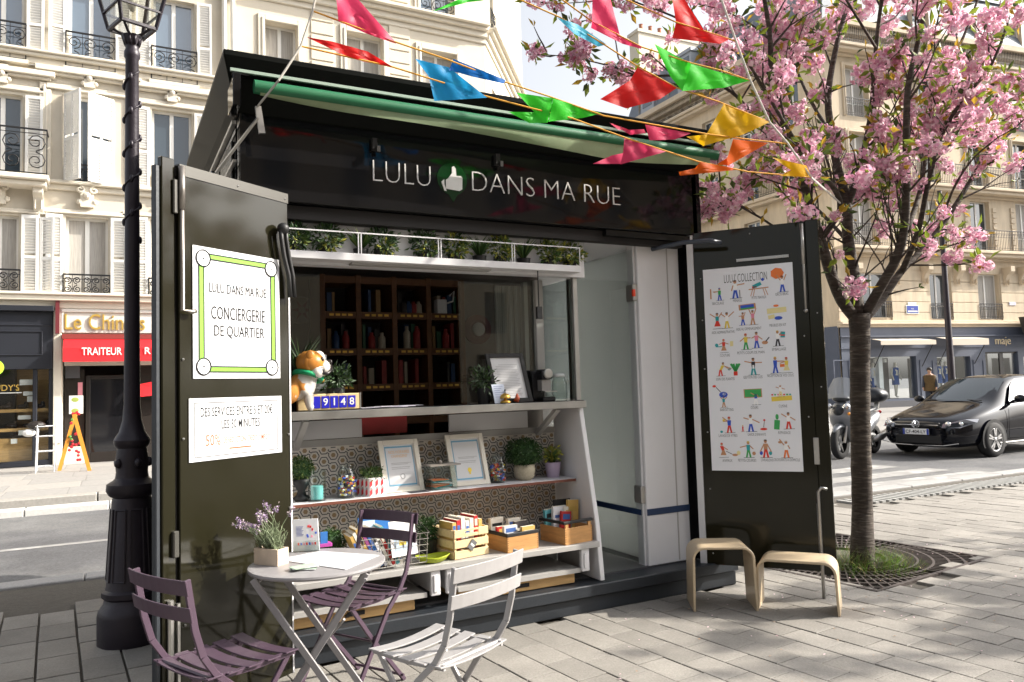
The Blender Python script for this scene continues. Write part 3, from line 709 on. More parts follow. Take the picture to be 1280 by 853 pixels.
# pilaster strips of rusticated blocks at the second floor, horizontal joints at the first
for o in c3:
    for s in (-1, 1):
        for k in range(8):
            u = (o[0]-.42 if s < 0 else o[1]+.16); b = MB(); fbox(b, FC, u, u+.26, o[2]+.05+k*.28, o[2]+.05+k*.28+.23, 0, .06); b.build('quoin_block', M_TRIMR, Cb, bevel=.012)
edges = [0]+[x for o in sorted(c2) for x in (o[0]-.04, o[1]+.04)]+[CU1]
for k in range(5):
    v = vs0+.05+k*.5
    for a, c in zip(edges[::2], edges[1::2]):
        if c-a > .3:
            n = max(1, int((c-a)/1.3))
            for j in range(n):
                b = MB(); fbox(b, FC, a+(c-a)*j/n+.004, a+(c-a)*(j+1)/n-.004, v, v+.475, 0, .05); b.build('stone_block', M_LIMER, Cb, bevel=.012)
moulding(FC, -.1, CU1, vs0-.05, [(-.12, .0, .2), (.0, .1, .34), (.1, .2, .22)], Cb, M_TRIMR, 'shop_cornice')
moulding(FC, -.3, CU1, 17.2, [(0, .2, .15), (.2, .5, .5), (.5, .8, .75)], Cb, M_TRIMR)
# side face on the side street
so = []
for r_ in range(5):
    for k in range(5):
        u = 1.6+k*2.9; v = c3[1][2]+(r_-1)*3.15; so.append((u, u+1.1, v, v+2.2))
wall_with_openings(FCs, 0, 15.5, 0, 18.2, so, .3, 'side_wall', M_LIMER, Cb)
for o in so: window(FCs, *o, Cb, depth=.3, transom=True)
for r_ in (1, 2, 4):
    v = c3[1][2]+(r_-1)*3.15; b = MB(); fbox(b, FCs, 0, 15.5, v-.16, v, 0, .6); fbox(b, FCs, 0, 15.5, v-.32, v-.16, 0, .45); b.build('balcony_slab', M_TRIMR, Cb, bevel=.02)
    railing(FCs, 0, 15.5, v+.04, v+1.0, Cb, w=.52, style=1)
moulding(FCs, -.3, 15.6, 17.2, [(0, .2, .15), (.2, .5, .5), (.5, .8, .75)], Cb, M_TRIMR)
for k in range(26):
    b = MB(); fbox(b, FCs, .1+k*.6, .1+k*.6+.22, 16.85, 17.2, 0, .42); b.build('modillion', M_TRIMR, Cb, bevel=.02)
b = MB(); P = [FCs(-.2, 18, .2), FCs(15.6, 18, .2), FCs(15.6, 21.3, -1.2), FCs(-.2, 21.3, -1.2), FC(CU1, 18, .2), FC(CU1, 21.3, -1.2), FC(0.2, 18, .2), FC(1.2, 21.3, -1.2)]
b.add([FCs(-.2, 18, .2), FCs(15.6, 18, .2), FCs(15.6, 21.3, -1.2), FCs(.8, 21.3, -1.2)], [(0, 1, 2, 3)]); b.add([FC(-.2, 18, .2), FC(CU1, 18, .2), FC(CU1, 21.3, -1.2), FC(1, 21.3, -1.2)], [(0, 1, 2, 3)])
b.add([FCs(.8, 21.3, -1.2), FCs(15.6, 21.3, -1.2), FC(CU1, 21.3, -1.2)+Vector((0, 14, 0)), FC(CU1, 21.3, -1.2)], [(0, 1, 2, 3)]); b.build('mansard_roof', M_SLATE, Cb)
for k in range(4):
    b = MB(); u = 1.8+k*3.6; fbox(b, FCs, u, u+1.3, 18.3, 20.4, -1.0, .12); fbox(b, FCs, u-.1, u+1.4, 20.4, 20.6, -1.1, .2); bo = b.build('dormer', M_ZINC, Cb)
    b = MB(); fbox(b, FCs, u+.2, u+1.1, 18.6, 20.2, .12, .14); b.build('pane', M_PANE, bo)
b = MB(); fbox(b, FCs, 14.8, 15.8, 18, 24.2, -6, -.6); fbox(b, FCs, 14.7, 15.9, 24.2, 24.4, -6.1, -.5); b.build('gable_chimney', M_LIME2, Cb)
for k in range(6):
    b = MB(); b.lathe([(.14, 0), (.12, .55), (.15, .6)], tuple(FCs(15.3, 24.4, -1.2-k*.75)), 10); b.build('chimney_pot', mat('terracotta', (.35, .15, .09), .8), Cb)
b = MB(); b.add([FCs(.1, 0, -.35), FCs(15.5, 0, -.35), FCs(15.5, 18, -.35), FCs(.1, 18, -.35)], [(0, 1, 2, 3)]); b.add([FC(.1, vs0, -.35), FC(CU1, vs0, -.35), FC(CU1, 18, -.35), FC(.1, 18, -.35)], [(0, 1, 2, 3)]); b.build('core', mat('dark_interior', (.03, .02, .018), .8), Cb)
# boutique
M_BOUT = mat('boutique_blue', (.075, .088, .125), .5, var=.08, vscale=2)
dw = [RC(1084, 446, 1144, 503), RC(1170, 446, 1212, 505), RC(1231, 440, 1272, 512), RC(1278, 446, 1300, 505)]
dw = [(o[0], o[1], max(o[2], .1 if i == 2 else .45), o[3]) for i, o in enumerate(dw)]
wall_with_openings(FC, -.05, CU1, 0, vs0-.1, dw, .35, 'shopfront', M_BOUT, Cb, w=.12)
wall_with_openings(FCs, 0, 3, 0, vs0-.1, [], .3, 'shopfront', M_BOUT, Cb, w=.05)
b = MB(); fbox(b, FC, -.1, CU1, vs0-.62, vs0-.56, .12, .22); fbox(b, FC, -.1, CU1, vs0-1.15, vs0-1.1, .12, .17)
for (x0, x1) in ((1148, 1165), (1215, 1228), (1040, 1060), (1062, 1078)):
    o = RC(x0, 450, x1, 500); t = .05
    for q in ((o[0], o[1], o[2], o[2]+t), (o[0], o[1], o[3]-t, o[3]), (o[0], o[0]+t, o[2]+t, o[3]-t), (o[1]-t, o[1], o[2]+t, o[3]-t)): fbox(b, FC, *q, .12, .15)
b.build('panel_moulding', M_BOUT, Cb)
b = MB(); fbox(b, FC, -.1, dw[2][0]-.1, .05, .35, .12, .22); b.build('shop_plinth', mat('plinth_grey', (.07, .07, .08), .6), Cb)
for o in dw:
    b = MB(); fbox(b, FC, *o, -.02, -.01); b.build('shop_window', glassmat('boutique_glass', (.95, .97, .97), .03), Cb)
    b = MB(); fbox(b, FC, o[0], o[1], o[2], o[3], -1.6, -1.55); b.build('display_backdrop', mat('display_white', (.30, .28, .25), .7), Cb)
    b = MB(); fbox(b, FC, o[0], o[1], o[2]-.06, o[2], -1.6, -.03); b.build('display_floor', mat('display_white', (.30, .28, .25), .7), Cb)
b = MB(); o = dw[0]; u = FC.px(1108, 470)[0]; fbox(b, FC, u-.12, u+.12, .45, o[3], -.5, -.3); b.build('display_column', mat('display_column', (.7, .72, .72), .6), Cb)
for o in dw[:2]:
    b = MB()
    for k in range(3): fbox(b, FC, o[0]+.3+k*.6, o[0]+.42+k*.6, o[3]-.25, o[3]-.08, -.5, -.4)
    b.build('spotlight', PAP, Cb)
o = dw[2]; b = MB(); um = (o[0]+o[1])/2
for q in ((o[0], o[0]+.08, .1, o[3]), (um-.05, um+.2, .1, o[3]), (o[0], o[1], o[3]-.08, o[3])): fbox(b, FC, *q, -.05, .02)
b.build('door_frame', M_DOORF, Cb)
for (x0, x1, y0, y1, drop) in ((1086, 1150, 424, 434, .2), (1166, 1215, 422, 432, .3)):
    a = RC(x0, y0, x1, y1); b = MB(); vt = a[3]; 
    P = [FC(a[0], vt, .15), FC(a[1]-.15, vt, .15), FC(a[1], vt-.12, .9), FC(a[0]-.2, vt-.12, .9), FC(a[1], vt-.12-drop, .9), FC(a[0]-.2, vt-.12-drop, .9)]
    b.add(P, [(0, 3, 2, 1), (3, 5, 4, 2)]); ao = b.build('awning', mat('awning_ecru', (.70, .62, .52), .8, transl=.25), Cb)
    b = MB()
    for u in (a[0]+.1, a[1]-.1): b.tube([FC(u, vt-1.3, .14), FC(u-.05, vt-.3, .85)], .02, 5)
    b.build('awning_arm', M_IRON, ao)
b = MB(); a = RC(1241, 423, 1260, 434); solid_text(b, 'maje', FC, a[0], a[2], width=a[1]-a[0], w0=.12, w1=.16); b.build('boutique_lettering', mat('letter_ecru', (.75, .62, .42), .5), Cb)
# street name plates
a = RC(1131, 382, 1147, 393); b = MB(); fbox(b, FC, *a, .05, .08); fbox(b, FC, a[0]+.12, a[1]-.12, a[3], a[3]+.14, .05, .08); so_ = b.build('street_name_plate', mat('plate_white', (.7, .72, .66), .4), Cb, bevel=.02)
b = MB(); fbox(b, FC, a[0]+.05, a[1]-.05, a[2]+.05, a[3]-.03, .081, .085); b.build('blue_field', mat('plate_blue', (.02, .05, .32), .35), so_)
b = MB(); put_text(b, 'rue', FC, (a[0]+a[1])/2, a[2]+.22, height=.06, w=.088, center=True); fbox(b, FC, a[0]+.1, a[1]-.1, a[2]+.1, a[2]+.16, .086, .088); b.build('plate_lettering', PAP, so_)
a = RC(1260, 378, 1268, 382); b = MB(); fbox(b, FC, *a, .05, .08); b.build('small_plate', mat('plate_lilac', (.5, .5, .62), .5), Cb)
a = RC(1262, 398, 1340, 424); b = MB(); b.prism([(a[0]-.0, a[3]), (a[0]+.35, a[2]), (a[1], a[2]), (a[1], a[3])], lambda u, v, w: FC(u, v, w), .5, 1.6); b.build('hanging_box', mat('hanging_box', (.05, .045, .04), .6), Cb)
# ---------------------------------------------------------------- distant blocks closing the side street
def far_block(x0, x1, y, z, label, m, roofz, chim=True):
    t = thing('distant_building', label, 'building', ((x0+x1)/2, y, 0)); F = Fr((0, y, 0), (1, 0, 0), (0, -1, 0)); ops = []
    n = int((x1-x0)/2.6)
    for r_ in range(int(z/3.2)):
        for k in range(n): u = x0+(k+.5)*(x1-x0)/n-.5; ops.append((u, u+1.0, .9+r_*3.2, 2.9+r_*3.2))
    wall_with_openings(F, x0, x1, 0, z, ops, .3, 'wall', m, t)
    for o in ops: b = MB(); fbox(b, F, *o, -.28, -.24); b.build('window', M_PANE, t)
    b = MB(); b.prism([(y-.2, z), (y+1.6, z+roofz), (y+9, z+roofz), (y+9, z)], lambda u, v, w: (w, u, v), x0, x1); b.build('roof', M_ZINC, t)
    if chim: b = MB(); b.bx(x1-3, x1-2, y+2, y+5, z, z+roofz+2); b.build('chimney', m, t)
    b = MB(); b.bx(x0, x1, y+.35, y+9, 0, z); b.build('core', m, t)
far_block(24.5, 34, 62, 14, 'pale far building with a zinc roof at the end of the side street', M_LIME, 3.0)
# ---------------------------------------------------------------- the block behind the camera (seen in reflections)
FO = Fr((0, -27, 0), (-1, 0, 0), (0, 1, 0)); Ob = thing('opposite_building', 'long pale stone building across the square behind the kiosk queue', 'building', (0, -27, 0)); oo = []
for r_ in range(5):
    for k in range(18): u = -34+k*3.8; oo.append((u, u+1.3, .6 if r_ == 0 else 1.2+r_*3.2, 3.2 if r_ == 0 else 3.4+r_*3.2))
wall_with_openings(FO, -36, 36, 0, 17.5, oo, .3, 'wall', M_LIMER, Ob)
for o in oo: b = MB(); fbox(b, FO, *o, -.28, -.24); b.build('window', M_PANE, Ob)
moulding(FO, -36, 36, 16.6, [(0, .3, .3), (.3, .6, .6)], Ob, M_TRIMR); b = MB(); b.bx(-36, 36, -37, -27.35, 0, 17.5); b.build('core', M_LIMER, Ob); b = MB(); b.bx(-36, 36, -37, -27.8, 17.5, 20.5); b.build('roof', M_SLATE, Ob)
# ================================================================ kiosk
M_BLK = mat('lacquer_black', (0.007, 0.007, 0.008), 0.07, spec=0.34, var=.1, vscale=2)
M_LEAF = mat('lacquer_olive_black', (0.0135, 0.0125, 0.0065), 0.09, spec=0.30, var=.12, vscale=1.5, rvar=.05, bump=.02, bscale=3)
M_PLIN = mat('plinth_slate', (0.020, 0.024, 0.030), 0.45, var=.15, vscale=6, bump=.1, rvar=.1)
M_WHT = mat('kiosk_white', (0.62, 0.615, 0.63), 0.4, var=.03, vscale=3)
M_ALU = mat('aluminium', (0.40, 0.39, 0.37), 0.35, metal=.8, var=.08, vscale=10)
M_GRN = mat('awning_green', (0.008, 0.115, 0.045), 0.5, var=.08)
M_GRNL = mat('awning_fabric', (0.30, 0.38, 0.22), 0.8, transl=.4, var=.1, vscale=6)
M_GREY = mat('shelf_grey', (0.36, 0.35, 0.335), 0.5, var=.05, vscale=5)
M_WALN = mat('walnut', (0.10, 0.040, 0.014), 0.45, var=.25, vscale=4, stretch=(1, 6, 6))
M_DARK = mat('kiosk_interior_dark', (0.02, 0.018, 0.018), 0.8)
KX0, KX1 = 0.62, 3.82
K = thing('kiosk', 'black street kiosk with green awning, flower trough, open counter and display shelves', 'kiosk', (2.2, 5.2, 0))
FK = Fr((0, 4.27, 0), (1, 0, 0), (0, -1, 0))      # fascia plane
b = MB(); b.bx(0.60, 4.0, 4.26, 6.15, 0, .10); b.bx(0.60, 4.0, 4.23, 6.15, .104, .178); b.build('plinth', M_PLIN, K, bevel=.006)
b = MB(); b.bx(0.66, 3.8, 4.4, 6.0, .178, .19); b.build('floor', mat('kiosk_floor', (.06, .06, .065), .35), K)
# carcass
b = MB(); b.bx(KX0, KX0+.05, 4.42, 6.1, .19, 2.95); b.build('side_wall', M_BLK, K)
b = MB(); b.bx(3.76, 3.81, 4.27, 4.6, .19, 2.95); b.bx(3.76, 3.81, 4.6, 6.1, 2.5, 2.95); b.bx(3.76, 3.81, 5.9, 6.1, .19, 2.5); b.build('side_wall', M_BLK, K)
b = MB(); b.bx(3.775, 3.785, 4.6, 5.9, .19, 2.5); b.build('added_light_panel', mat('light_panel', (.88, .89, .88), .6, transl=.85), K)  # translucent panel added to let sun in and brighten the doorway
b = MB(); b.bx(KX0+.05, 3.76, 6.05, 6.1, .19, 2.95); b.build('back_wall', mat('back_wall_dark', (.10, .085, .075), .7), K)
b = MB(); b.bx(KX0+.05, 3.76, 4.42, 6.05, 2.46, 2.5); b.build('ceiling', M_WHT, K)
# left flank panelling seen under the roof: lighter glossy strips
b = MB()
for k in range(3): b.bx(KX0-.012, KX0, 4.5+k*.55, 4.98+k*.55, .25, 2.9)
b.build('flank_panel', M_LEAF, K, bevel=.004)
# fascia
b = MB(); b.bx(KX0, KX1, 4.27, 4.36, 2.52, 3.02); fas = b.build('fascia', M_BLK, K, bevel=.004)
b = MB(); b.bx(KX0, KX0+.03, 4.262, 4.30, 2.50, 3.02); b.bx(3.79, 3.825, 4.262, 4.30, 2.5, 3.02); build_each(b, 'fascia_end', M_BLK, K)
b = MB(); b.bx(.80, 3.7, 4.33, 4.40, 2.44, 2.515); b.build('shutter_rail', M_DARK, K)
b = MB(); b.bx(3.0, 3.78, 4.285, 4.33, 2.475, 2.515); b.build('lintel_bar', M_BLK, K)
for x in (1.35, 2.15):
    b = MB(); b.bx(x, x+.03, 4.235, 4.268, 2.86, 2.93); b.bx(x+.02, x+.04, 4.215, 4.235, 2.845, 2.88); b.build('awning_bracket', M_DARK, K)
# lettering
M_LET = mat('letter_white', (.62, .61, .60), .5)
def letters(key, x0, y0, x1, y1, capy):
    a = FK.px(x0, y0, .0); c = FK.px(x1, y1, .0); b = MB(); solid_text(b, key, FK, a[0], (a[1]+c[1])/2, width=c[0]-a[0], height=capy, w0=0.0005, w1=.008); return build_each(b, 'letter', M_LET, fas)
letters('lulu', 466, 227, 538, 233, .122); letters('dmr', 590, 239, 775, 257, .122)
c = FK.px(565, 226); b = MB()
b.prism([(c[0]+.10*math.cos(t), c[1]+.008+.10*math.sin(t)) for t in np.linspace(0, 2*PI, 25)[:-1]], lambda u, v, w: FK(u, v, w), .0003, .003)
b.prism([(c[0]-.03, c[1]-.085), (c[0]+.005, c[1]-.135), (c[0]+.035, c[1]-.085)], lambda u, v, w: FK(u, v, w), .0004, .0034); b.build('round_badge', mat('badge_green', (.004, .026, .009), .15), fas)
b = MB(); cu, cv = c[0]+.012, c[1]-.01
hand = [(-.055, -.045), (.035, -.052), (.052, -.04), (.055, .03), (.045, .042), (.015, .04), (.012, .085), (.0, .10), (-.014, .092), (-.014, .055), (-.04, .02), (-.055, .01)]
b.prism([(cu+x, cv+y) for x, y in hand], lambda u, v, w: FK(u, v, w), .003, .008)
b.prism([(cu-.085, cv-.005), (cu-.066, cv+.012), (cu-.066, cv-.02), (cu-.052, cv-.06), (cu-.066, cv-.058)], lambda u, v, w: FK(u, v, w), .003, .008); b.build('thumb_emblem', M_LET, fas)
# roof with flared cornice
b = MB()
lo = (KX0-.01, KX1+.01, 4.26, 6.12); hi = (KX0-.10, KX1+.07, 4.10, 6.25)
def ring(r, z): return [(r[0], r[2], z), (r[1], r[2], z), (r[1], r[3], z), (r[0], r[3], z)]
z0, z1, z2 = 2.98, 3.225, 3.255
V = ring(lo, z0)+ring((lo[0]-.03, lo[1]+.03, lo[2]-.05, lo[3]+.05), z0+.06)+ring(hi, z1)+ring(hi, z2)
F_ = []
for k in range(3):
    for i in range(4): F_.append((4*k+i, 4*k+(i+1) % 4, 4*k+4+(i+1) % 4, 4*k+4+i))
F_ += [(12, 13, 14, 15), (3, 2, 1, 0)]
b.add(V, F_); b.build('roof', mat('roof_lacquer', (.007, .0078, .007), .40, spec=.04, var=.1), K, bevel=.006)
b = MB(); b.bx(KX0+.2, KX1-.2, 4.6, 5.9, z2, z2+.06); b.build('roof_top', mat('roof_felt', (.09, .09, .1), .8), K)
b = MB(); b.bx(KX0-.035, KX0-.012, 4.3, 6.0, 2.93, 2.95); b.bx(KX0-.03, KX0-.012, 4.3, 6.0, 2.72, 2.735); b.build('flank_trim', M_ALU, K)
# awning: half-rolled cassette, front tube, short valance of green cloth
AW = []
pl = ony(317, 108, 4.06); pr_ = ony(894, 196, 4.06); az = (pl.z+pr_.z)/2
ax0, ax1 = pl.x, pr_.x
b = MB(); b.bx(ax0-.10, ax1+.01, 4.10, 4.27, az+.075, az+.10); b.bx(ax0-.1, ax0-.06, 4.08, 4.27, az-.1, az+.075); awn = b.build('awning', M_BLK, K, bevel=.004)
b = MB(); b.bx(ax0-.11, ax1+.0, 4.085, 4.10, az+.082, az+.098); b.build('awning_trim', mat('trim_sage', (.28, .36, .30), .4), awn)
b = MB(); b.tube([(ax0, 4.05, az), (ax1, 4.05, az)], .036, 14); b.build('front_tube', M_GRN, awn, smooth=True, auto=40)
b = MB(); n = 40; vs = []
for i in range(n+1):
    t = i/n; x = ax0+.03+(ax1-ax0-.10)*t; dz = (.012+.115*t if t < .75 else .098-.14*(t-.75))+.008*math.sin(t*11)
    vs += [(x, 4.035, az-.03), (x, 4.036+.008*math.sin(t*9), az-.03-dz*.5), (x, 4.05+.008*math.sin(t*17), az-.03-dz)]
b.add(vs, [(3*i+k, 3*i+3+k, 3*i+4+k, 3*i+1+k) for i in range(n) for k in (0, 1)]); b.build('awning_cloth', M_GRNL, awn, smooth=True)
b = MB(); P0 = Vector((ax0+.02, 4.06, az-.16)); b.bar(P0, P0+Vector((-.22, .12, -.32)), .035, .012, (1, 0, 0)); b.bar(P0+Vector((0, 0, .06)), P0+Vector((.02, 0, -.08)), .03, .02); b.build('awning_arm', M_ALU, awn)
b = MB(); b.bar(P0+Vector((-.20, .11, -.29)), P0+Vector((-.42, .5, -.62)), .05, .03, (1, 0, 0)); b.build('awning_strut', M_BLK, awn)
# right white pillar, glass door, gap strip
b = MB(); b.bx(3.335, 3.715, 4.40, 4.5, .18, 2.5); b.bx(3.318, 3.335, 4.42, 4.5, .18, 2.5); b.build('white_pillar', M_WHT, K, bevel=.005)
b = MB(); b.bx(3.60, 3.61, 4.397, 4.40, .2, 2.45); b.build('pillar_seam', M_GREY, K)
b = MB(); b.bx(3.335, 3.715, 4.396, 4.3995, .535, .58); b.build('blue_stripe', mat('stripe_navy', (.015, .035, .09), .4), K)
b = MB(); b.bx(3.717, 3.76, 4.40, 4.5, .18, 2.5); b.build('corner_post', M_BLK, K)
b = MB(); b.bx(3.315, 3.325, 4.43, 5.22, .2, 2.42); gd = b.build('glass_door', glassmat('door_clear_glass', (.84, .87, .86), .10), K)
b = MB(); b.bx(3.312, 3.3285, 4.44, 5.2, .535, .575); b.build('door_stripe', mat('stripe_navy', (.015, .035, .09), .4), gd)
for z in (.62, 2.05): b = MB(); b.bx(3.30, 3.345, 4.41, 4.50, z, z+.12); b.build('hinge', M_ALU, gd, bevel=.006)
b = MB(); b.bx(3.295, 3.312, 4.40, 4.42, 2.08, 2.13); b.build('door_light', mat('red_reflector', (.75, .06, .02), .3), gd)
b = MB(); b.bx(3.44, 3.455, 4.5, 6.0, .19, 2.46); b.build('inner_partition', mat('partition_translucent', (.82, .82, .82), .7, transl=.5), K)  # partition made translucent to pass on light from the added side panel
b = MB(); b.bx(3.27, 3.315, 5.22, 5.26, .2, 2.42); b.build('door_jamb', M_ALU, K)
# door stay
b = MB(); a = ony(815, 312, 4.395); b.tube([a, a+Vector((.02, -.05, .005)), a+Vector((.12, -.20, .02)), a+Vector((.22, -.36, .012)), a+Vector((.31, -.37, .0))], .016, 8); b.build('door_stay', mat('stay_blue_grey', (.05, .06, .08), .4), K, smooth=True)
# counter bay : side panel
SPX = 2.835
b = MB(); prof = [(4.46, 1.35), (4.30, .55), (4.262, .185), (4.80, .185), (4.80, 1.35)]
b.prism(prof, lambda u, v, w: (w, u, v), SPX, SPX+.035); b.build('side_panel', M_WHT, K, bevel=.004)
b = MB(); b.prism(prof, lambda u, v, w: (w, u, v), .665, .70); b.build('side_panel', M_WHT, K, bevel=.004)
b = MB(); b.bx(.66, 2.87, 4.435, 4.80, 1.335, 1.36); b.build('counter', mat('counter_glass_black', (.02, .022, .024), .08, spec=.6), K)
b = MB(); b.bx(.66, 2.875, 4.415, 4.435, 1.308, 1.356); b.build('counter_edge', M_ALU, K, bevel=.003)
for x in (2.68, 1.0): b = MB(); b.bar((x, 4.76, 1.13), (x, 4.47, 1.31), .03, .035, (1, 0, 0)); b.build('counter_bracket', M_GREY, K)
# low white band between counter and tiles
b = MB(); b.bx(.70, 1.42, 4.79, 4.81, 1.175, 1.29); b.bx(2.02, 2.62, 4.79, 4.81, 1.175, 1.29); build_each(b, 'under_counter_panel', M_WHT, K)
b = MB(); b.bx(.70, SPX, 4.785, 4.80, 1.13, 1.172); b.build('tile_ledge', M_GREY, K)
b = MB(); b.bx(1.46, 1.78, 4.95, 5.0, 1.18, 1.30); b.build('red_drawer', mat('red_box', (.22, .01, .01), .4), K)
# printed hexagon panel
M_CREAM = mat('tile_cream', (.66, .62, .57), .5, var=.08, vscale=20)
b = MB(); b.bx(.70, SPX, 4.80, 4.83, .44, 1.13); tp = b.build('tile_panel', M_CREAM, K)
bk = MB(); br = MB(); FT = Fr((.70, 4.80, .44), (1, 0, 0), (0, -1, 0)); s = .034; dx, dz = .0585, .074
W_, H_ = SPX-.70, .69
def seg(p, q, t=.0028):
    (a, c), (d, e) = p, q
    if max(a, d) > W_ or min(a, d) < 0 or max(c, e) > H_ or min(c, e) < 0: return
    L = math.hypot(d-a, e-c); nx, ny = -(e-c)/L*t, (d-a)/L*t
    fquad(bk, FT, [(a-nx, c-ny), (d-nx, e-ny), (d+nx, e+ny), (a+nx, c+ny)], .0016)
for i in range(-1, 39):
    for j in range(-1, 12):
        cx = i*dx+.01; cz = j*dz+(dz/2 if i % 2 else 0)+.004
        ro = .0305; hx = [(cx+ro*math.cos(PI/3*k), cz+ro*math.sin(PI/3*k)) for k in range(6)]
        opn = 5 if i % 2 == 0 else 2
        for k in range(6):
            p, q = hx[k], hx[(k+1) % 6]
            if k == opn:
                m1 = (p[0]*.72+q[0]*.28, p[1]*.72+q[1]*.28); m2 = (p[0]*.28+q[0]*.72, p[1]*.28+q[1]*.72); seg(p, m1); seg(m2, q)
                if k == 5:
                    vx, vz = dx, -dz/2; L_ = math.hypot(vx, vz); gap = (L_-2*ro*.866)/L_
                    for m_ in (m1, m2): seg(m_, (m_[0]+vx*gap, m_[1]+vz*gap))
                continue
            seg(p, q)
        hi_ = [(cx+.0150*math.cos(PI/3*k), cz+.0150*math.sin(PI/3*k)) for k in range(6)]
        if all(0 < u < W_ and 0 < v < H_ for u, v in hi_): fquad(br, FT, hi_, .0016)
kind(bk.build('hexagon_outline', mat('tile_ink', (.045, .05, .065), .5), tp), 'stuff'); kind(br.build('hexagon_dot', mat('tile_brown', (.33, .23, .13), .5), tp), 'stuff')
# shelves
MSZ = .83; LSZ = .44
b = MB(); b.bx(.70, 2.82, 4.50, 4.80, MSZ-.02, MSZ); sh1 = b.build('shelf', M_WHT, K, bevel=.002)
b = MB(); b.bx(.70, 2.82, 4.497, 4.50, MSZ-.0195, MSZ-.002); b.build('shelf_edge', mat('shelf_edge_brown', (.16, .055, .035), .5), sh1)
b = MB(); b.bx(.70, SPX, 4.255, 4.80, LSZ-.035, LSZ); b.build('shelf', M_GREY, K, bevel=.003)
for x0, x1 in ((.74, .80), (1.66, 1.72), (1.76, 1.82), (2.70, 2.76)):
    b = MB(); b.bx(x0, x1, 4.27, 4.30, .26, LSZ-.035); b.bx(x0+.015, x0+.04, 4.262, 4.27, .28, LSZ-.06, 0); b.build('shelf_leg', M_WHT, K, bevel=.004)
for x0, x1 in ((.80, 1.64), (1.84, 2.70)):
    b = MB(); b.bx(x0, x1, 4.30, 4.80, .265, .28); b.bx(x0, x1, 4.285, 4.30, .255, .283); b.build('lower_tray', M_GREY, K)
b = MB(); b.bx(.7, SPX, 4.82, 4.85, .19, .44); b.build('back_panel', M_WHT, K)
for x in (1.69, 1.79): b = MB(); b.bx(x-.01, x+.01, 4.30, 4.8, .27, .40); b.build('divider', M_WHT, K)
M_PINE = mat('pine', (.58, .36, .15), .55, var=.18, vscale=5, stretch=(1.2, 9, 9), bump=.1)
for (x0, x1, y) in ((.84, 1.58, 4.33), (1.86, 2.68, 4.33)):
    b = MB(); b.bx(x0, x1, y, y+.035, .183, .25); b.bx(x0, x0+.04, y+.035, y+.4, .183, .24); b.bx(x1-.04, x1, y+.035, y+.4, .183, .24); o = tag(b.build('pine_trestle', M_PINE, None, bevel=.004), 'pale pine trestle lying under the white lower shelf, %s' % ('below the wire basket of books' if x0 < 1 else 'below the two oak boxes'), 'trestle')
    b = MB(); xm = (x0+x1)/2+.02; b.bx(xm-.05, xm+.05, y-.006, y, .208, .232); b.bx(xm-.06, xm-.04, y-.01, y, .205, .222); b.build('black_clip', M_DARK, o)
# window band above the counter: frames, glass, soffit
b = MB(); b.bx(.66, 2.9, 4.42, 4.50, 2.20, 2.44); b.build('white_soffit', M_WHT, K)
b = MB(); b.bx(2.62, 2.68, 4.62, 4.66, 1.36, 2.2); b.bx(.67, .72, 4.62, 4.66, 1.36, 2.2); build_each(b, 'window_post', M_GREY, K, bevel=.003)
b = MB(); b.bx(2.815, 2.85, 4.44, 4.47, 1.36, 2.2); b.build('window_post', M_ALU, K, bevel=.003)
b = MB(); b.bx(2.84, 2.846, 4.47, 5.2, 1.37, 2.2); b.build('side_glass', glassmat('side_pane', (.75, .8, .8), .05), K)
b = MB(); b.bx(.72, 1.13, 4.640, 4.646, 1.37, 2.2); b.build('sliding_pane', glassmat('slider', (.82, .85, .84), .06), K)
b = MB(); b.bx(2.05, 2.62, 4.652, 4.658, 1.37, 2.2); b.build('sliding_pane', glassmat('slider', (.82, .85, .84), .06), K)
b = MB(); b.bx(2.55, 2.58, 4.66, 4.70, 1.37, 2.19); b.build('curtain_edge', mat('curtain_white', (.30, .29, .27), .8), K)
b = MB()
for k in range(9): b.lathe([(.018, 0), (.018, .8)], (2.42+k*.024, 4.82+.012*(k % 2), 1.38), 8)
b.build('curtain', mat('curtain_white', (.30, .29, .27), .8), K)
# pigeon-hole shelving inside
PY = 5.55
def pX(x, y=420): return ony(x, y, PY).x
def pZ(x, y): return ony(x, y, PY).z
cols = [pX(x) for x in (404, 449, 494, 537, 579)]
rowsz = [pZ(490, y) for y in (351, 394, 439, 483, 526)]
cab = thing('pigeonhole_cabinet', 'dark walnut pigeonhole cabinet with brass label plates inside the kiosk', 'cabinet', (cols[2], PY, .19))
b = MB(); b.bx(cols[0]-.03, cols[-1]+.03, PY+.3, PY+.32, .2, rowsz[0]+.03); b.build('cabinet_back', M_DARK, cab)
for x in cols: b = MB(); b.bx(x-.02, x+.02, PY, PY+.3, .2, rowsz[0]+.03); b.build('upright', M_WALN, cab, bevel=.003)
for z in rowsz+[rowsz[-1]-.28]:
    for x0, x1 in zip(cols, cols[1:]): b = MB(); b.bx(x0+.02, x1-.02, PY+.005, PY+.3, z-.03, z+.02); b.build('cabinet_shelf', M_WALN, cab)
M_BRASS = mat('brass', (.62, .38, .08), .35, metal=.8)
for z in rowsz[1:4]:
    for x0, x1 in zip(cols, cols[1:]):
        for k in range(4):
            x = x0+.04+(k+.5)*(x1-x0-.08)/4; b = MB(); b.bx(x-.016, x+.016, PY-.002, PY+.005, z-.012, z+.004); b.build('label_plate', M_BRASS, cab)
BC = [(.45, .02, .02), (.02, .10, .30), (.7, .66, .58), (.03, .25, .12), (.06, .05, .05), (.55, .35, .10), (.25, .06, .18), (.1, .35, .4), (.6, .6, .62)]
BM = [mat('book_cover_%d' % i, c_, .5) for i, c_ in enumerate(BC)]
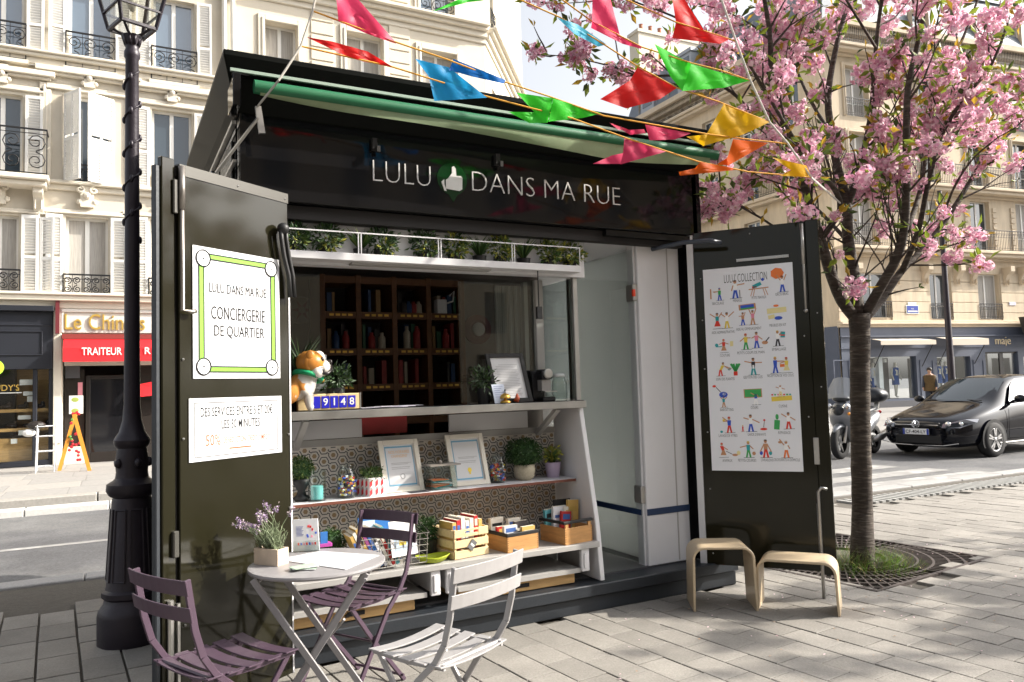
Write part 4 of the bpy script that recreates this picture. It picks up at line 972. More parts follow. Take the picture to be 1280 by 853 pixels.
BDC = [(.16, .008, .008), (.008, .03, .09), (.22, .19, .15), (.01, .06, .03), (.015, .012, .012), (.16, .09, .03)]; BDN = ['red', 'navy', 'buff', 'green', 'black', 'tan']; BD = [mat('binder_%d' % i, c_, .5) for i, c_ in enumerate(BDC)]
CELLW = ['upper', 'second', 'third', 'lowest']
for ri in range(4):
    for ci in range(4):
        x = cols[ci]+.04; zb = rowsz[ri+1]+.02; hmax = rowsz[ri]-.03-zb
        if ri == 3: continue
        n = 0
        while x < cols[ci+1]-.06 and n < 6:
            w = ru(.018, .04); h = hmax*ru(.55, .92); cm = random.choice((0, 0, 1, 2, 3, 4, 4, 5)); b = MB(); b.bx(x, x+w, PY+.04, PY+.2, zb, zb+h)
            if rnd() < .55: tag(b.build('binder', BD[cm], None), '%s book in the %s row, %s, of the walnut pigeonholes' % (BDN[cm], CELLW[ri], ('beside the plate', 'two from the plate', 'two from the medallion', 'beside the medallion')[ci]), 'book', 'books in the pigeonhole cabinet')
            x += w+ru(.002, .03); n += 1

for k_, (ci, ri, n_) in enumerate(((2, 0, 4), (0, 1, 2), (1, 1, 2), (2, 1, 2), (3, 1, 1))):
    for q in range(n_):
        x = cols[ci]+.06+(cols[ci+1]-cols[ci]-.12)*(q+.5)/n_; zb = rowsz[ri+1]+.02; h_ = (.09, .13, .12, .17, .15)[k_]; cm_ = (4, 1, 0, 2, 0)[(k_+q) % 5]
        b = MB(); b.lathe([(.026, 0), (.028, .008), (.028, h_*.7), (.014, h_*.82), (.014, h_)], (x, PY+.02, zb), 12)
        tag(b.build('bottle', BD[cm_], None, smooth=True), '%s jar in the %s row, %s, of the walnut pigeonholes' % (BDN[cm_], CELLW[ri], ('beside the plate', 'two from the plate', 'two from the medallion', 'beside the medallion')[ci]), 'jar', 'jars in the pigeonhole cabinet')
# ================================================================ folding door leaves of the kiosk
M_RODM = mat('rod_steel', (.24, .22, .20), .35, metal=.7)
M_STEEL = mat('dull_steel', (.055, .052, .045), .45, metal=.3)
kl = .95
LA = Vector((.84*kl, 4.13*kl, 0)); LB = Vector((.28*kl, 3.76*kl, 0)); Ltop = 1.45+1.07*kl
Ld = (LA-LB).normalized(); Ln = Vector((Ld.y, -Ld.x, 0))      # faces the camera side (+x -y)
FL = Fr(LB, Ld, Ln); Lw = (LA-LB).length
dl = MB(); fbox(dl, FL, 0, Lw, .10, Ltop, -.03, 0); leaf = dl.build('door_leaf', M_LEAF, K, bevel=.003)
b = MB(); fbox(b, FL, 0, Lw, Ltop-.045, Ltop+.004, -.034, .005); b2 = MB(); fbox(b2, FL, Lw-.004, Lw+.005, .10, Ltop-.3, -.034, .004); b2.build('leaf_edge_strip', M_WHT, leaf); b.build('leaf_edge_trim', M_STEEL, leaf)
b = MB(); fbox(b, FL, -.085, -.02, .06, Ltop+.02, -.03, .0); b.build('leaf_stile', M_LEAF, leaf, bevel=.004)
b = MB(); fbox(b, FL, -.02, 0, .08, Ltop, -.045, -.02); b.build('leaf_gap', M_DARK, leaf)
b = MB(); fbox(b, FL, -.108, -.086, .06, Ltop-.02, -.04, -.01); b.build('leaf_outer_frame', M_PLIN, leaf, bevel=.004)
# locking rod and hinges
b = MB(); b.tube([FL(.0, Ltop-.02, .02), FL(.0, 1.83, .02), FL(.045, 1.825, .03), FL(.06, 1.83, .03)], .010, 8); b.tube([FL(.0, Ltop-.01, .02), FL(.0, Ltop-.2, .02)], .014, 8); b.build('locking_rod', M_RODM, leaf, smooth=True)
b = MB(); fbox(b, FL, -.035, -.012, Ltop-.22, Ltop-.07, .0, .014); fbox(b, FL, -.045, -.018, .79, .90, 0, .02); build_each(b, 'hinge', M_STEEL, leaf, bevel=.004)
b = MB(); b.tube([FL(-.055, .12, .01), FL(-.055, .62, .01)], .013, 8); fbox(b, FL, -.025, -.012, .12, .60, 0, .015); b.build('floor_rod', M_ALU, leaf)
for (u, v) in [(.02, Ltop-.025), (Lw*.5, Ltop-.025), (Lw-.02, Ltop-.025), (.015, 1.28), (.015, 1.62), (Lw-.012, 1.26), (Lw-.012, .9), (.02, .5)]:
    b = MB(); b.sph(FL(u, v, .004), .006, 6, 4); b.build('screw', M_ALU, leaf)
# inner leaf folded behind
IA = Vector((.60, 4.24, 0)); IB = FL(-.06, 0, -.05); Id = (IA-IB).normalized(); FI = Fr(IB, Id, Vector((Id.y, -Id.x, 0)))
b = MB(); fbox(b, FI, .06, (IA-IB).length, .10, Ltop, -.04, 0); b.build('door_leaf', M_LEAF, K, bevel=.003)
# right leaf
RA = Vector((3.753, 4.279, 0)); RB = Vector((4.226, 3.679, 0)); Rd = (RB-RA).normalized(); Rn = Vector((Rd.y, -Rd.x, 0)); Rw = (RB-RA).length
if Rn.dot(Vector((-1, -1, 0))) < 0: Rn = -Rn
FR = Fr(RA, Rd, Rn); Rtop = 2.538
b = MB(); fbox(b, FR, .0, Rw, .17, Rtop, -.03, 0); rleaf = b.build('door_leaf', M_LEAF, K, bevel=.003)
b = MB(); fbox(b, FR, -.045, 0, .15, Rtop+.01, -.035, .012); b.build('leaf_edge_trim', M_WHT, rleaf)
b = MB(); fbox(b, FR, Rw, Rw+.085, .15, Rtop+.005, -.075, .008); b.build('leaf_stile', M_LEAF, rleaf, bevel=.004)
b = MB(); b.tube([FR(Rw-.02, Rtop-.02, .02), FR(Rw-.02, 1.92, .02)], .009, 8); b.tube([FR(Rw-.02, Rtop-.02, .02), FR(Rw-.02, Rtop-.3, .02)], .013, 8); b.sph(FR(Rw-.02, 1.92, .02), .014, 8, 6); b.build('locking_rod', M_ALU, rleaf, smooth=True)
b = MB(); b.tube([FR(Rw+.05, .72, .03), FR(Rw+.015, .73, .04), FR(Rw-.005, .70, .03), FR(Rw-.005, .15, .025), FR(Rw-.005, .0, .025)], .011, 8); fbox(b, FR, Rw-.02, Rw-.006, .3, .62, .01, .022); b.build('floor_rod', M_ALU, rleaf, smooth=True)
b = MB(); fbox(b, FR, Rw-.02, Rw+.015, .88, 1.06, .002, .016); b.build('latch_plate', M_ALU, rleaf, bevel=.003)
b = MB(); u0 = FR.px(921, 326)[0]; u1 = FR.px(986, 320)[0]; v = FR.px(950, 324)[1]; fbox(b, FR, u0, u1, v-.008, v+.012, 0, .02); b.build('poster_rail', M_ALU, rleaf)
for (u, v) in [(.06, 2.48), (.4, 2.49), (.045, 2.2), (.045, 1.9), (.045, 1.55), (.045, 1.1), (.045, .7), (.045, .25), (Rw-.04, 1.75), (Rw-.04, 1.2), (Rw+.05, 1.9), (Rw+.05, 1.4)]:
    b = MB(); b.sph(FR(u, v, .006), .006, 6, 4); b.build('screw', M_ALU, rleaf)
# black cable over the left leaf edge
b = MB()
for k in (0, 1):
    a = Vector(FL(Lw-.06+.028*k, 0, .03)); pts = [ (351+6*k, 286), (352+6*k, 300), (355+6*k, 320), (361+5*k, 345), (363+5*k, 372)]
    b.tube([onplane(x, y, FL(0, 0, .04), Ln) for x, y in pts], .011, 8)
b.sph(onplane(354, 286, FL(0, 0, .04), Ln), .03, 10, 8); c = b.build('power_cable', mat('rubber_black', (.015, .015, .016), .5), K, smooth=True)
# ---------------------------------------------------------------- posters
M_PAPER = mat('poster_white', (.58, .585, .60), .55); M_INK = mat('poster_ink', (.006, .006, .008), .8); M_LIMEP = mat('poster_lime', (.17, .38, .03), .6); M_ORP = mat('poster_orange', (.62, .10, .03), .7); M_PALEB = mat('poster_pale_blue', (.62, .75, .82), .6)
def rect_on(F, c, w=.0):
    # c: four pixel corners tl, tr, br, bl -> mean u,v rectangle
    p = [F.px(x, y, w) for x, y in c]; return ((p[0][0]+p[3][0])/2, (p[1][0]+p[2][0])/2, (p[2][1]+p[3][1])/2, (p[0][1]+p[1][1])/2)
u0, u1, v0, v1 = rect_on(FL, [(240.5, 306), (349, 326), (348, 474), (239.5, 472.5)])
p = thing('poster', 'white poster with lime green frame reading conciergerie de quartier', 'poster', tuple(FL(u0, v0, 0))); b = MB(); fbox(b, FL, u0, u1, v0, v1, .002, .006); b.build('sheet', M_PAPER, p)
w = u1-u0; h = v1-v0; b = MB(); m = .03*w/.45
i0, i1, j0, j1 = u0+.055*w, u1-.055*w, v0+.045*h, v1-.045*h; t = .052*w
for q in ((i0, i1, j0, j0+t*.9), (i0, i1, j1-t*.9, j1), (i0, i0+t, j0+t*.9, j1-t*.9), (i1-t, i1, j0+t*.9, j1-t*.9)): fbox(b, FL, *q, .0065, .0072)
b.build('lime_border', M_LIMEP, p)
b = MB(); l = .0058
def outline(b, F, a, c, d, e, l, w0, w1, mi=0):
    for q in ((a, c, d, d+l), (a, c, e-l, e), (a, a+l, d+l, e-l), (c-l, c, d+l, e-l)): fbox(b, F, *q, w0, w1, mi)
outline(b, FL, i0, i1, j0, j1, l, .0073, .0078); outline(b, FL, i0+t, i1-t, j0+t*.9, j1-t*.9, l, .0073, .0078)
put_text(b, 'p1a', FL, u0+.17*w, v0+.66*h, width=.66*w, height=.075*h, w=.0075); put_text(b, 'p1b', FL, u0+.19*w, v0+.455*h, width=.62*w, height=.10*h, w=.0075); put_text(b, 'p1c', FL, u0+.22*w, v0+.31*h, width=.58*w, height=.10*h, w=.0075)
for a in (i0+t, i1-t):
    for c in (j0+t, j1-t):
        b.tube([FL(a+.028*w/.45*1.2*math.cos(x), c+.028*w/.45*1.2*math.sin(x), .0085) for x in np.linspace(0, 2*PI, 17)[:-1]], .0028, 4, closed=True)
        b.sph(FL(a, c, .0085), .004, 6, 4)
b.build('print', M_INK, p)
b = MB()
for a in (i0+t, i1-t):
    for c in (j0+t, j1-t): b.prism([(a+.030*w/.45*math.cos(x), c+.030*w/.45*math.sin(x)) for x in np.linspace(0, 2*PI, 17)[:-1]], lambda u, v, ww: FL(u, v, ww), .0079, .0082)
build_each(b, 'corner_disc', M_PAPER, p)
b = MB(); fquad(b, FL, [(u0+.18*w, v1-.13*h), (u0+.45*w, v1-.12*h), (u0+.44*w, v1-.30*h), (u0+.30*w, v1-.25*h)], .0066); fquad(b, FL, [(u0+.8*w, v0+.45*h), (u1-.125*w, v0+.6*h), (u1-.125*w, v0+.25*h)], .0066); build_each(b, 'blue_tint', M_PALEB, p)
u0, u1, v0, v1 = rect_on(FL, [(233.8, 498), (350, 495.6), (352, 566), (236.7, 577.6)]); w = u1-u0; h = v1-v0
p = thing('poster', 'wide white notice with prices in black and orange handwritten capitals', 'poster', tuple(FL(u0, v0, 0))); b = MB(); fbox(b, FL, u0, u1, v0, v1, .002, .006); b.build('sheet', M_PAPER, p)
b = MB(); outline(b, FL, u0+.05*w, u1-.05*w, v0+.06*h, v1-.07*h, .003, .0062, .0068); put_text(b, 'p2a', FL, u0+.11*w, v0+.70*h, width=.78*w, height=.16*h, w=.0066); put_text(b, 'p2b', FL, u0+.32*w, v0+.49*h, width=.42*w, height=.15*h, w=.0066); b.build('print', M_INK, p)
b = MB(); put_text(b, 'p2c', FL, u0+.16*w, v0+.23*h, width=.15*w, height=.18*h, w=.0066); put_text(b, 'p2d', FL, u0+.34*w, v0+.255*h, width=.52*w, height=.12*h, w=.0066); fbox(b, FL, u0+.40*w, u0+.64*w, v0+.15*h, v0+.175*h, .0062, .0066); b.build('orange_print', M_ORP, p)
# big illustrated poster on the right leaf
u0, u1, v0, v1 = rect_on(FR, [(878, 338), (990, 328), (1005, 590), (891, 588)]); w = u1-u0; h = v1-v0
p = thing('poster', 'tall white poster of small drawn people headed lulu collection', 'poster', tuple(FR(u0, v0, 0))); b = MB(); fbox(b, FR, u0, u1, v0, v1, .002, .007); b.build('sheet', mat('poster_satin_white', (.80, .81, .85), .4), p)
ink = MB(); put_text(ink, 'lc', FR, u0+.24*w, v1-.075*h, width=.48*w, height=.042*h, w=.0078)
PCOL = {'r': (.70, .05, .03), 'g': (.05, .38, .10), 'b': (.04, .10, .55), 't': (.03, .35, .38), 'y': (.80, .60, .08), 's': (.55, .28, .15), 'o': (.80, .20, .05), 'k': (.03, .03, .04), 'p': (.75, .25, .35), 'w': (.9, .9, .9), 'c': (.80, .70, .35)}
keys = list(PCOL); PM = [mat('print_'+k, PCOL[k], .7) for k in keys]; art = MB(); VIG = []
S = w*.185
def blob(cx, cy, rx, ry, k, n=9): art.add([FR(cx+rx*math.cos(a), cy+ry*math.sin(a), .0079) for a in np.linspace(0, 2*PI, n+1)[:-1]], [tuple(range(n))], keys.index(k))
def limb(x0, y0, x1, y1, t, k, d=.0081):
    L = math.hypot(x1-x0, y1-y0) or 1; nx, ny = -(y1-y0)/L*t, (x1-x0)/L*t
    art.add([FR(x0-nx, y0-ny, d), FR(x1-nx, y1-ny, d), FR(x1+nx, y1+ny, d), FR(x0+nx, y0+ny, d)], [(0, 1, 2, 3)], keys.index(k))
def man(cx, by, s, top, leg, arms=((-.4, .1), (.4, .2)), lean=0.0, hair='k', skirt=False):
    hx = cx+lean*s; blob(hx, by+.9*s, .085*s, .10*s, 's'); blob(hx, by+.96*s, .085*s, .05*s, hair)
    art.add([FR(cx-.09*s, by+.42*s, .0080), FR(cx+.09*s, by+.42*s, .0080), FR(hx+.12*s, by+.78*s, .0080), FR(hx-.12*s, by+.78*s, .0080)], [(0, 1, 2, 3)], keys.index(top))
    if skirt: art.add([FR(cx-.2*s, by+.15*s, .0081), FR(cx+.2*s, by+.15*s, .0081), FR(cx+.07*s, by+.5*s, .0081), FR(cx-.07*s, by+.5*s, .0081)], [(0, 1, 2, 3)], keys.index(leg))
    else: limb(cx-.03*s, by+.45*s, cx-.12*s, by, .05*s, leg); limb(cx+.03*s, by+.45*s, cx+.12*s, by, .05*s, leg)
    for ax, ay in arms: limb(hx+.1*s*(1 if ax > 0 else -1), by+.72*s, hx+ax*s, by+(.62+ay)*s, .03*s, 's')
    limb(cx-.3*s, by-.01*s, cx+.35*s, by+.01*s, .012*s, 'k')
GR = [(.185, .285, 'row1'), ]
def at(fx, fy):
    global art
    if len(art.v): VIG.append(art); art = MB()
    return u0+fx*w, v1-fy*h
lab = [(.16, .180, .13), (.38, .173, .10), (.62, .165, .16), (.87, .157, .14), (.20, .325, .26), (.49, .315, .28), (.81, .305, .18), (.21, .440, .11), (.50, .432, .30), (.81, .422, .15), (.20, .557, .21), (.51, .552, .21), (.81, .548, .28), (.20, .708, .15), (.51, .700, .08), (.82, .695, .09), (.20, .835, .21), (.52, .830, .20), (.82, .822, .13), (.18, .957, .11), (.40, .955, .20), (.62, .953, .13), (.83, .951, .28)]
for i, (fx, fy, fw) in enumerate(lab):
    x, y = at(fx, fy); cp_ = MB(); put_text(cp_, 'pl%d' % i, FR, x, y, width=fw*w, height=.013*h, w=.0078, center=True); cp_.build('caption', M_INK, p)
x, y = at(.16, .16); man(x+.02*w, y, S*.8, 'g', 'b', ((-.5, .1), (-.45, .05)), hair='b'); limb(x-.08*w, y+.01*h, x-.08*w, y+.06*h, .008*w, 's')
x, y = at(.36, .155); man(x, y, S*1.15, 'w', 'b', ((.5, .15), (-.2, -.2))); limb(x+.05*w, y, x+.05*w, y+.04*h, .004*w, 'k')
x, y = at(.62, .15); limb(x-.11*w, y+.033*h, x+.11*w, y+.038*h, .006*w, 's'); 
for dx in (-.09, -.06, .07, .1): limb(x+dx*w, y, x+dx*.7*w, y+.035*h, .004*w, 's')
limb(x-.06*w, y+.045*h, x+.03*w, y+.06*h, .02*w, 't'); blob(x+.05*w, y+.078*h, .016*w, .008*h, 'b'); limb(x-.07*w, y+.042*h, x-.02*w, y+.046*h, .012*w, 'r')
x, y = at(.88, .14); man(x, y, S*1.0, 'w', 'b', ((-.3, .45), (.25, .45))); blob(x-.05*w, y+.092*h, .075*w, .028*h, 'o', 7)
x, y = at(.14, .30); man(x, y, S*1.0, 't', 'r', ((-.45, .35), (.3, .4)), skirt=True); man(x+.11*w, y, S*1.0, 'w', 'y', ((-.35, .3), (.45, .4)))
x, y = at(.43, .29); man(x, y, S*.8, 's', 'b', ((.2, .4), (-.3, .1))); man(x+.11*w, y, S*.9, 'p', 's', ((-.25, .5), (.25, .5))); limb(x-.04*w, y+.087*h, x+.15*w, y+.092*h, .032*w, 's', .0079); limb(x-.02*w, y+.088*h, x+.13*w, y+.092*h, .022*w, 'b', .0083); limb(x-.02*w, y+.080*h, x+.13*w, y+.084*h, .008*w, 'g', .0085); blob(x+.06*w, y+.088*h, .03*w, .006*h, 'o')
x, y = at(.80, .28); limb(x-.1*w, y+.05*h, x+.11*w, y+.055*h, .03*w, 'c'); limb(x-.09*w, y+.02*h, x-.02*w, y+.025*h, .022*w, 'c'); blob(x+.02*w, y+.015*h, .045*w, .009*h, 'b'); blob(x, y+.075*h, .03*w, .006*h, 'o')
x, y = at(.20, .42); man(x, y, S*.85, 'r', 's', ((-.35, 0), (.35, 0)), skirt=True, hair='r'); limb(x-.09*w, y+.03*h, x-.02*w, y+.03*h, .005*w, 't'); blob(x-.08*w, y+.038*h, .02*w, .009*h, 't'); limb(x+.09*w, y+.03*h, x+.09*w, y+.055*h, .018*w, 'c')
x, y = at(.45, .41); man(x, y, S*1.0, 'y', 'g', ((-.35, -.1), (.3, .1)), hair='r'); man(x+.12*w, y+.005*h, S*1.0, 'p', 'b', ((-.3, .0), (.35, -.1))); blob(x+.21*w, y+.03*h, .035*w, .009*h, 's'); limb(x+.22*w, y+.035*h, x+.26*w, y+.055*h, .006*w, 'k')
x, y = at(.80, .40); man(x, y, S*.95, 'w', 'k', ((.3, .3), (.3, .1)), hair='y'); limb(x+.055*w, y+.04*h, x+.06*w, y+.068*h, .024*w, 't'); limb(x+.056*w, y+.048*h, x+.057*w, y+.054*h, .024*w, 'r', .0084)
x, y = at(.15, .535); man(x, y, S*.85, 'y', 'r', ((.6, -.1), (.5, -.2)), lean=.2); blob(x+.10*w, y+.032*h, .018*w, .006*h, 't'); limb(x+.17*w, y, x+.17*w, y+.02*h, .022*w, 'r'); 
for a in (-.5, -.2, .2, .5): limb(x+.17*w, y+.02*h, x+(.17+a*.1)*w, y+.058*h, .012*w, 'g')
x, y = at(.52, .535); man(x, y, S*1.05, 'k', 't', ((-.5, .2), (.5, .1))); limb(x, y+.03*h, x, y+.048*h, .01*w, 'w', .0084)
x, y = at(.76, .53); man(x, y, S*1.0, 'b', 'b', ((.5, .1),), hair='y'); man(x+.12*w, y, S*.95, 'y', 'c', ((-.4, 0),), skirt=True, hair='r'); limb(x+.05*w, y+.035*h, x+.1*w, y+.036*h, .016*w, 'o')
x, y = at(.17, .69); man(x, y, S*.7, 't', 's', ((-.3, .3), (.3, .3))); blob(x, y+.062*h, .05*w, .015*h, 'b'); blob(x-.1*w, y+.105*h, .022*w, .006*h, 'r'); blob(x+.01*w, y+.065*h, .02*w, .007*h, 'w'); limb(x-.08*w, y+.1*h, x-.03*w, y+.075*h, .004*w, 'k')
x, y = at(.50, .68); limb(x-.1*w, y+.055*h, x+.1*w, y+.057*h, .05*w, 's', .0078); limb(x-.09*w, y+.056*h, x+.09*w, y+.057*h, .043*w, 'g', .0080); man(x+.03*w, y, S*.85, 'b', 'w', ((-.35, .25), (.2, -.1)))
x, y = at(.80, .67); limb(x-.1*w, y+.015*h, x+.12*w, y+.02*h, .026*w, 'y'); man(x+.0*w, y+.025*h, S*.75, 'w', 'c', ((-.35, .2), (.35, 0)), hair='w')
for k_, c_ in enumerate('rgporgt'): blob(x-.09*w+k_*.032*w, y+.036*h, .012*w, .004*h, c_)
x, y = at(.22, .815); man(x, y, S*1.0, 'b', 'r', ((-.4, .35), (-.35, .1)), hair='r'); blob(x-.09*w, y+.005*h, .016*w, .006*h, 't'); blob(x-.06*w, y+.06*h, .015*w, .007*h, 'y')
x, y = at(.46, .81); man(x, y, S*1.05, 'w', 'b', ((-.4, .2), (.5, -.1))); man(x-.09*w, y, S*.4, 'r', 'r', (), hair='y'); blob(x+.14*w, y+.012*h, .04*w, .006*h, 'r'); blob(x+.15*w, y+.055*h, .013*w, .005*h, 'r'); limb(x+.14*w, y+.02*h, x+.15*w, y+.05*h, .003*w, 'k')
x, y = at(.77, .80); limb(x-.03*w, y, x-.02*w, y+.045*h, .03*w, 'g'); blob(x-.02*w, y+.06*h, .018*w, .014*h, 'g'); man(x+.1*w, y+.002*h, S*1.0, 'w', 'r', ((-.4, .3), (.4, -.1)))
x, y = at(.14, .935); man(x, y, S*.9, 'r', 's', ((.4, -.1),), skirt=True, hair='r', lean=-.1); blob(x+.13*w, y+.012*h, .032*w, .006*h, 's'); limb(x+.03*w, y+.03*h, x+.1*w, y+.015*h, .003*w, 'k')
x, y = at(.42, .935); man(x, y, S*1.0, 't', 'g', ((-.5, 0), (.3, -.1)), hair='y'); blob(x-.11*w, y+.022*h, .022*w, .011*h, 'c'); blob(x+.06*w, y+.02*h, .02*w, .009*h, 's')
x, y = at(.61, .935); man(x, y, S*1.1, 's', 'r', ((-.3, -.3), (.3, -.3))); blob(x-.05*w, y+.022*h, .018*w, .01*h, 'b'); blob(x+.05*w, y+.022*h, .018*w, .01*h, 't')
x, y = at(.83, .935); man(x, y, S*1.05, 'w', 'o', ((-.35, .45), (.2, -.1)), hair='w'); blob(x-.06*w, y+.074*h, .025*w, .006*h, 's')
VIG.append(art)
for a_ in VIG:
    if a_.v: a_.build('drawn_figure', PM, p)
ink.build('heading', M_INK, p)
# ================================================================ plants and shelf goods
GREENS = [mat('leaf_dark', (.025, .06, .018), .5, spec=.3), mat('leaf_mid', (.05, .10, .025), .5, spec=.3), mat('leaf_pale', (.16, .20, .06), .5, spec=.3), mat('leaf_grey', (.10, .14, .09), .55, spec=.3), mat('leaf_yellow', (.30, .30, .05), .5, spec=.3)]
M_SOIL = mat('soil', (.02, .014, .01), .95); M_POTB = mat('pot_black', (.012, .012, .013), .5)
def leafq(b, p, d, L, W, mi, up=None):
    d = d.normalized(); s = d.cross(up or Vector((ru(-1, 1), ru(-1, 1), ru(-1, 1))))
    if s.length < 1e-4: s = d.orthogonal()
    s = s.normalized()*W/2; n = s.cross(d).normalized()*L*.12
    m = p+d*L*.5
    b.add([p, m+s+n, p+d*L, m-s+n], [(0, 1, 2), (0, 2, 3)], mi)
def rdir(): 
    while True:
        v = Vector((ru(-1, 1), ru(-1, 1), ru(-1, 1)))
        if .05 < v.length < 1: return v.normalized()
def bush(b, c, r, n, L, W, mis, sc=(1, 1, 1), inner=.45, lump=0.25):
    ph = [ru(0, 6) for _ in range(4)]
    for i in range(n):
        d = rdir(); t = ru(inner, 1.0)
        q = 1+lump*math.sin(d.x*4+ph[0])*math.sin(d.y*5+ph[1])+lump*.6*math.sin(d.z*7+ph[2])
        p = Vector(c)+Vector((d.x*sc[0], d.y*sc[1], d.z*sc[2]))*r*t*q; leafq(b, p, (d+rdir()*.8), L*ru(.7, 1.3), W*ru(.7, 1.3), random.choice(mis))
def spiky(b, c, h, n, W, mis, spread=.6):
    for i in range(n):
        a = ru(0, 2*PI); s = ru(.1, spread); hh = h*ru(.6, 1); d = Vector((math.cos(a)*s, math.sin(a)*s, 1)).normalized(); p = Vector(c); side = d.cross(Vector((math.sin(a), -math.cos(a), .3))).normalized()*W/2
        m = p+d*hh*.6; e = m+(d+Vector((math.cos(a), math.sin(a), -.2))*.5).normalized()*hh*.4; mi = random.choice(mis)
        b.add([p-side*.6, p+side*.6, m+side, m-side, e], [(0, 1, 2, 3), (3, 2, 4)], mi)
def pot(t, c, r, h, m, taper=.8, n=18):
    b = MB(); b.lathe([(r*taper, 0), (r, h), (r*1.06, h), (r*1.06, h*.9+.0), (r*.98, h*.9)][:3]+[(r*.92, h), (r*.9, h-.012)], c, n); o = b.build('pot', m, t, smooth=True, auto=40)
    b = MB(); b.lathe([(0.001, 0), (r*.9, 0)], (c[0], c[1], c[2]+h-.012), n, cap=False); b.build('soil', M_SOIL, t)
# trough above the counter
TY = 4.30; tz0 = 2.215; tz1 = 2.258; TX0, TX1 = .80, ony(726, 336, TY).x
b = MB(); b.bx(TX0, TX1, TY, TY+.012, tz0, tz1); b.bx(TX0, TX1, TY+.012, TY+.2, tz0, tz0+.012); b.bx(TX0, TX1, TY+.2, TY+.212, tz0, tz1); b.bx(TX1-.006, TX1, TY+.012, TY+.2, tz0+.012, tz1)
tr = b.build('flower_trough', M_WHT, K, bevel=.002)
b = MB(); rz = 2.375; b.bx(TX0, TX1, TY, TY+.006, rz, rz+.007)
for x in (ony(451, 300, TY).x, ony(551, 310, TY).x, ony(643, 318, TY).x, TX1-.006, ony(450, 300, TY).x-.012, ony(550, 310, TY).x-.012, ony(642, 318, TY).x-.012): b.bx(x, x+.006, TY+.001, TY+.005, tz1, rz)
b.bx(TX1-.006, TX1, TY+.006, TY+.2, rz, rz+.006); b.build('trough_rail', M_WHT, tr)
b = MB(); b.bx(1.25, 2.15, TY+.05, TY+.13, tz0-.012, tz0); b.build('strip_light', M_GREY, tr)
for i, x in enumerate((368, 407, 451, 477, 530, 568, 599, 625, 654, 684, 712)):
    X = ony(x, 310, TY+.1).x; spk = i in (2, 6, 8)
    lab = ['leafy pot plant next to the black cable at the end of the trough', 'round bushy pot plant second from the black cable in the trough', 'spiky pot plant between two bushy ones behind the trough rail', 'dense leafy pot plant just past the spiky one in the trough', 'loose bushy pot plant standing apart mid trough', 'pale variegated pot plant beside a grassy one in the trough', 'grassy pot plant mid trough between variegated ones', 'pale leaved pot plant next to the grassy one in the trough', 'dark spiky pot plant near the glass door end of the trough', 'yellow-green pot plant second from the glass door end of the trough', 'yellow-green pot plant at the glass door end of the trough'][i]
    t = thing('trough_plant', lab, 'plant', (X, TY+.1, tz0+.012), group='plants in the trough above the counter'); pot(t, (X, TY+.1, tz0+.012), .045, .075, M_POTB)
    b = MB()
    if spk: spiky(b, (X, TY+.1, tz0+.08), .17, 46, .014, [0, 1, 1, 2], .9)
    else: bush(b, (X, TY+.1, tz0+.145), .082, 330, .036, .016, ([0, 0, 1, 3] if i < 5 else [0, 1, 2, 4]), (1.05, .9, .85)); bush(b, (X+.01, TY+.05, tz0+.10), .05, 60, .036, .015, [2, 4, 1], (1.2, .6, .7))
    b.build('foliage', GREENS, t)
# hanging flex with a switch
b = MB(); a = ony(672, 336, 4.33); b.tube([a, a+Vector((0, 0, -.25))], .004, 6); b.bx(a.x-.018, a.x+.018, a.y-.012, a.y+.012, a.z-.33, a.z-.25); tag(b.build('hanging_switch', mat('rubber_black', (.015, .015, .016), .5), None), 'black switch hanging on a flex below the flower trough', 'switch')
def sitem(xl, xr, Y, z): c = ony((xl+xr)/2, 600 if z > .6 else 690, Y); k = (ony(xr, 600, Y)-ony(xl, 600, Y)).x; return c.x, k
# ---- middle shelf
z = MSZ; Y = 4.63
X, W = sitem(366, 387, Y, z); t = thing('topiary', 'clipped box ball in a tall black pot beside the candle vase', 'plant', (X, Y, z)); b = MB(); b.lathe([(.035, 0), (.05, .02), (.03, .035), (.022, .06), (.045, .10), (.05, .13)], (X, Y, z), 16); b.build('pot', M_POTB, t, smooth=True); b = MB(); bush(b, (X, Y, z+.19), .07, 700, .016, .009, [1, 1, 2, 0], inner=.75, lump=.03); b.sph((X, Y, z+.19), .055, 10, 8, mi=0); b.build('foliage', GREENS, t)
M_GLS = glassmat('jar_glass', (.93, .96, .95), .05)
X, W = sitem(384, 408, 4.59, z); t = thing('candle_vase', 'clear glass cylinder holding a turquoise candle', 'candle', (X, 4.59, z)); b = MB(); b.lathe([(.052, .0), (.052, .18), (.049, .18), (.049, .008), (.001, .008)], (X, 4.59, z), 20); b.build('vase', M_GLS, t, smooth=True, auto=40); b = MB(); b.lathe([(.036, .009), (.036, .085), (.03, .088), (.002, .084)], (X, 4.59, z), 18); b.build('candle', mat('wax_turquoise', (.22, .62, .62), .5), t, smooth=True, auto=40)
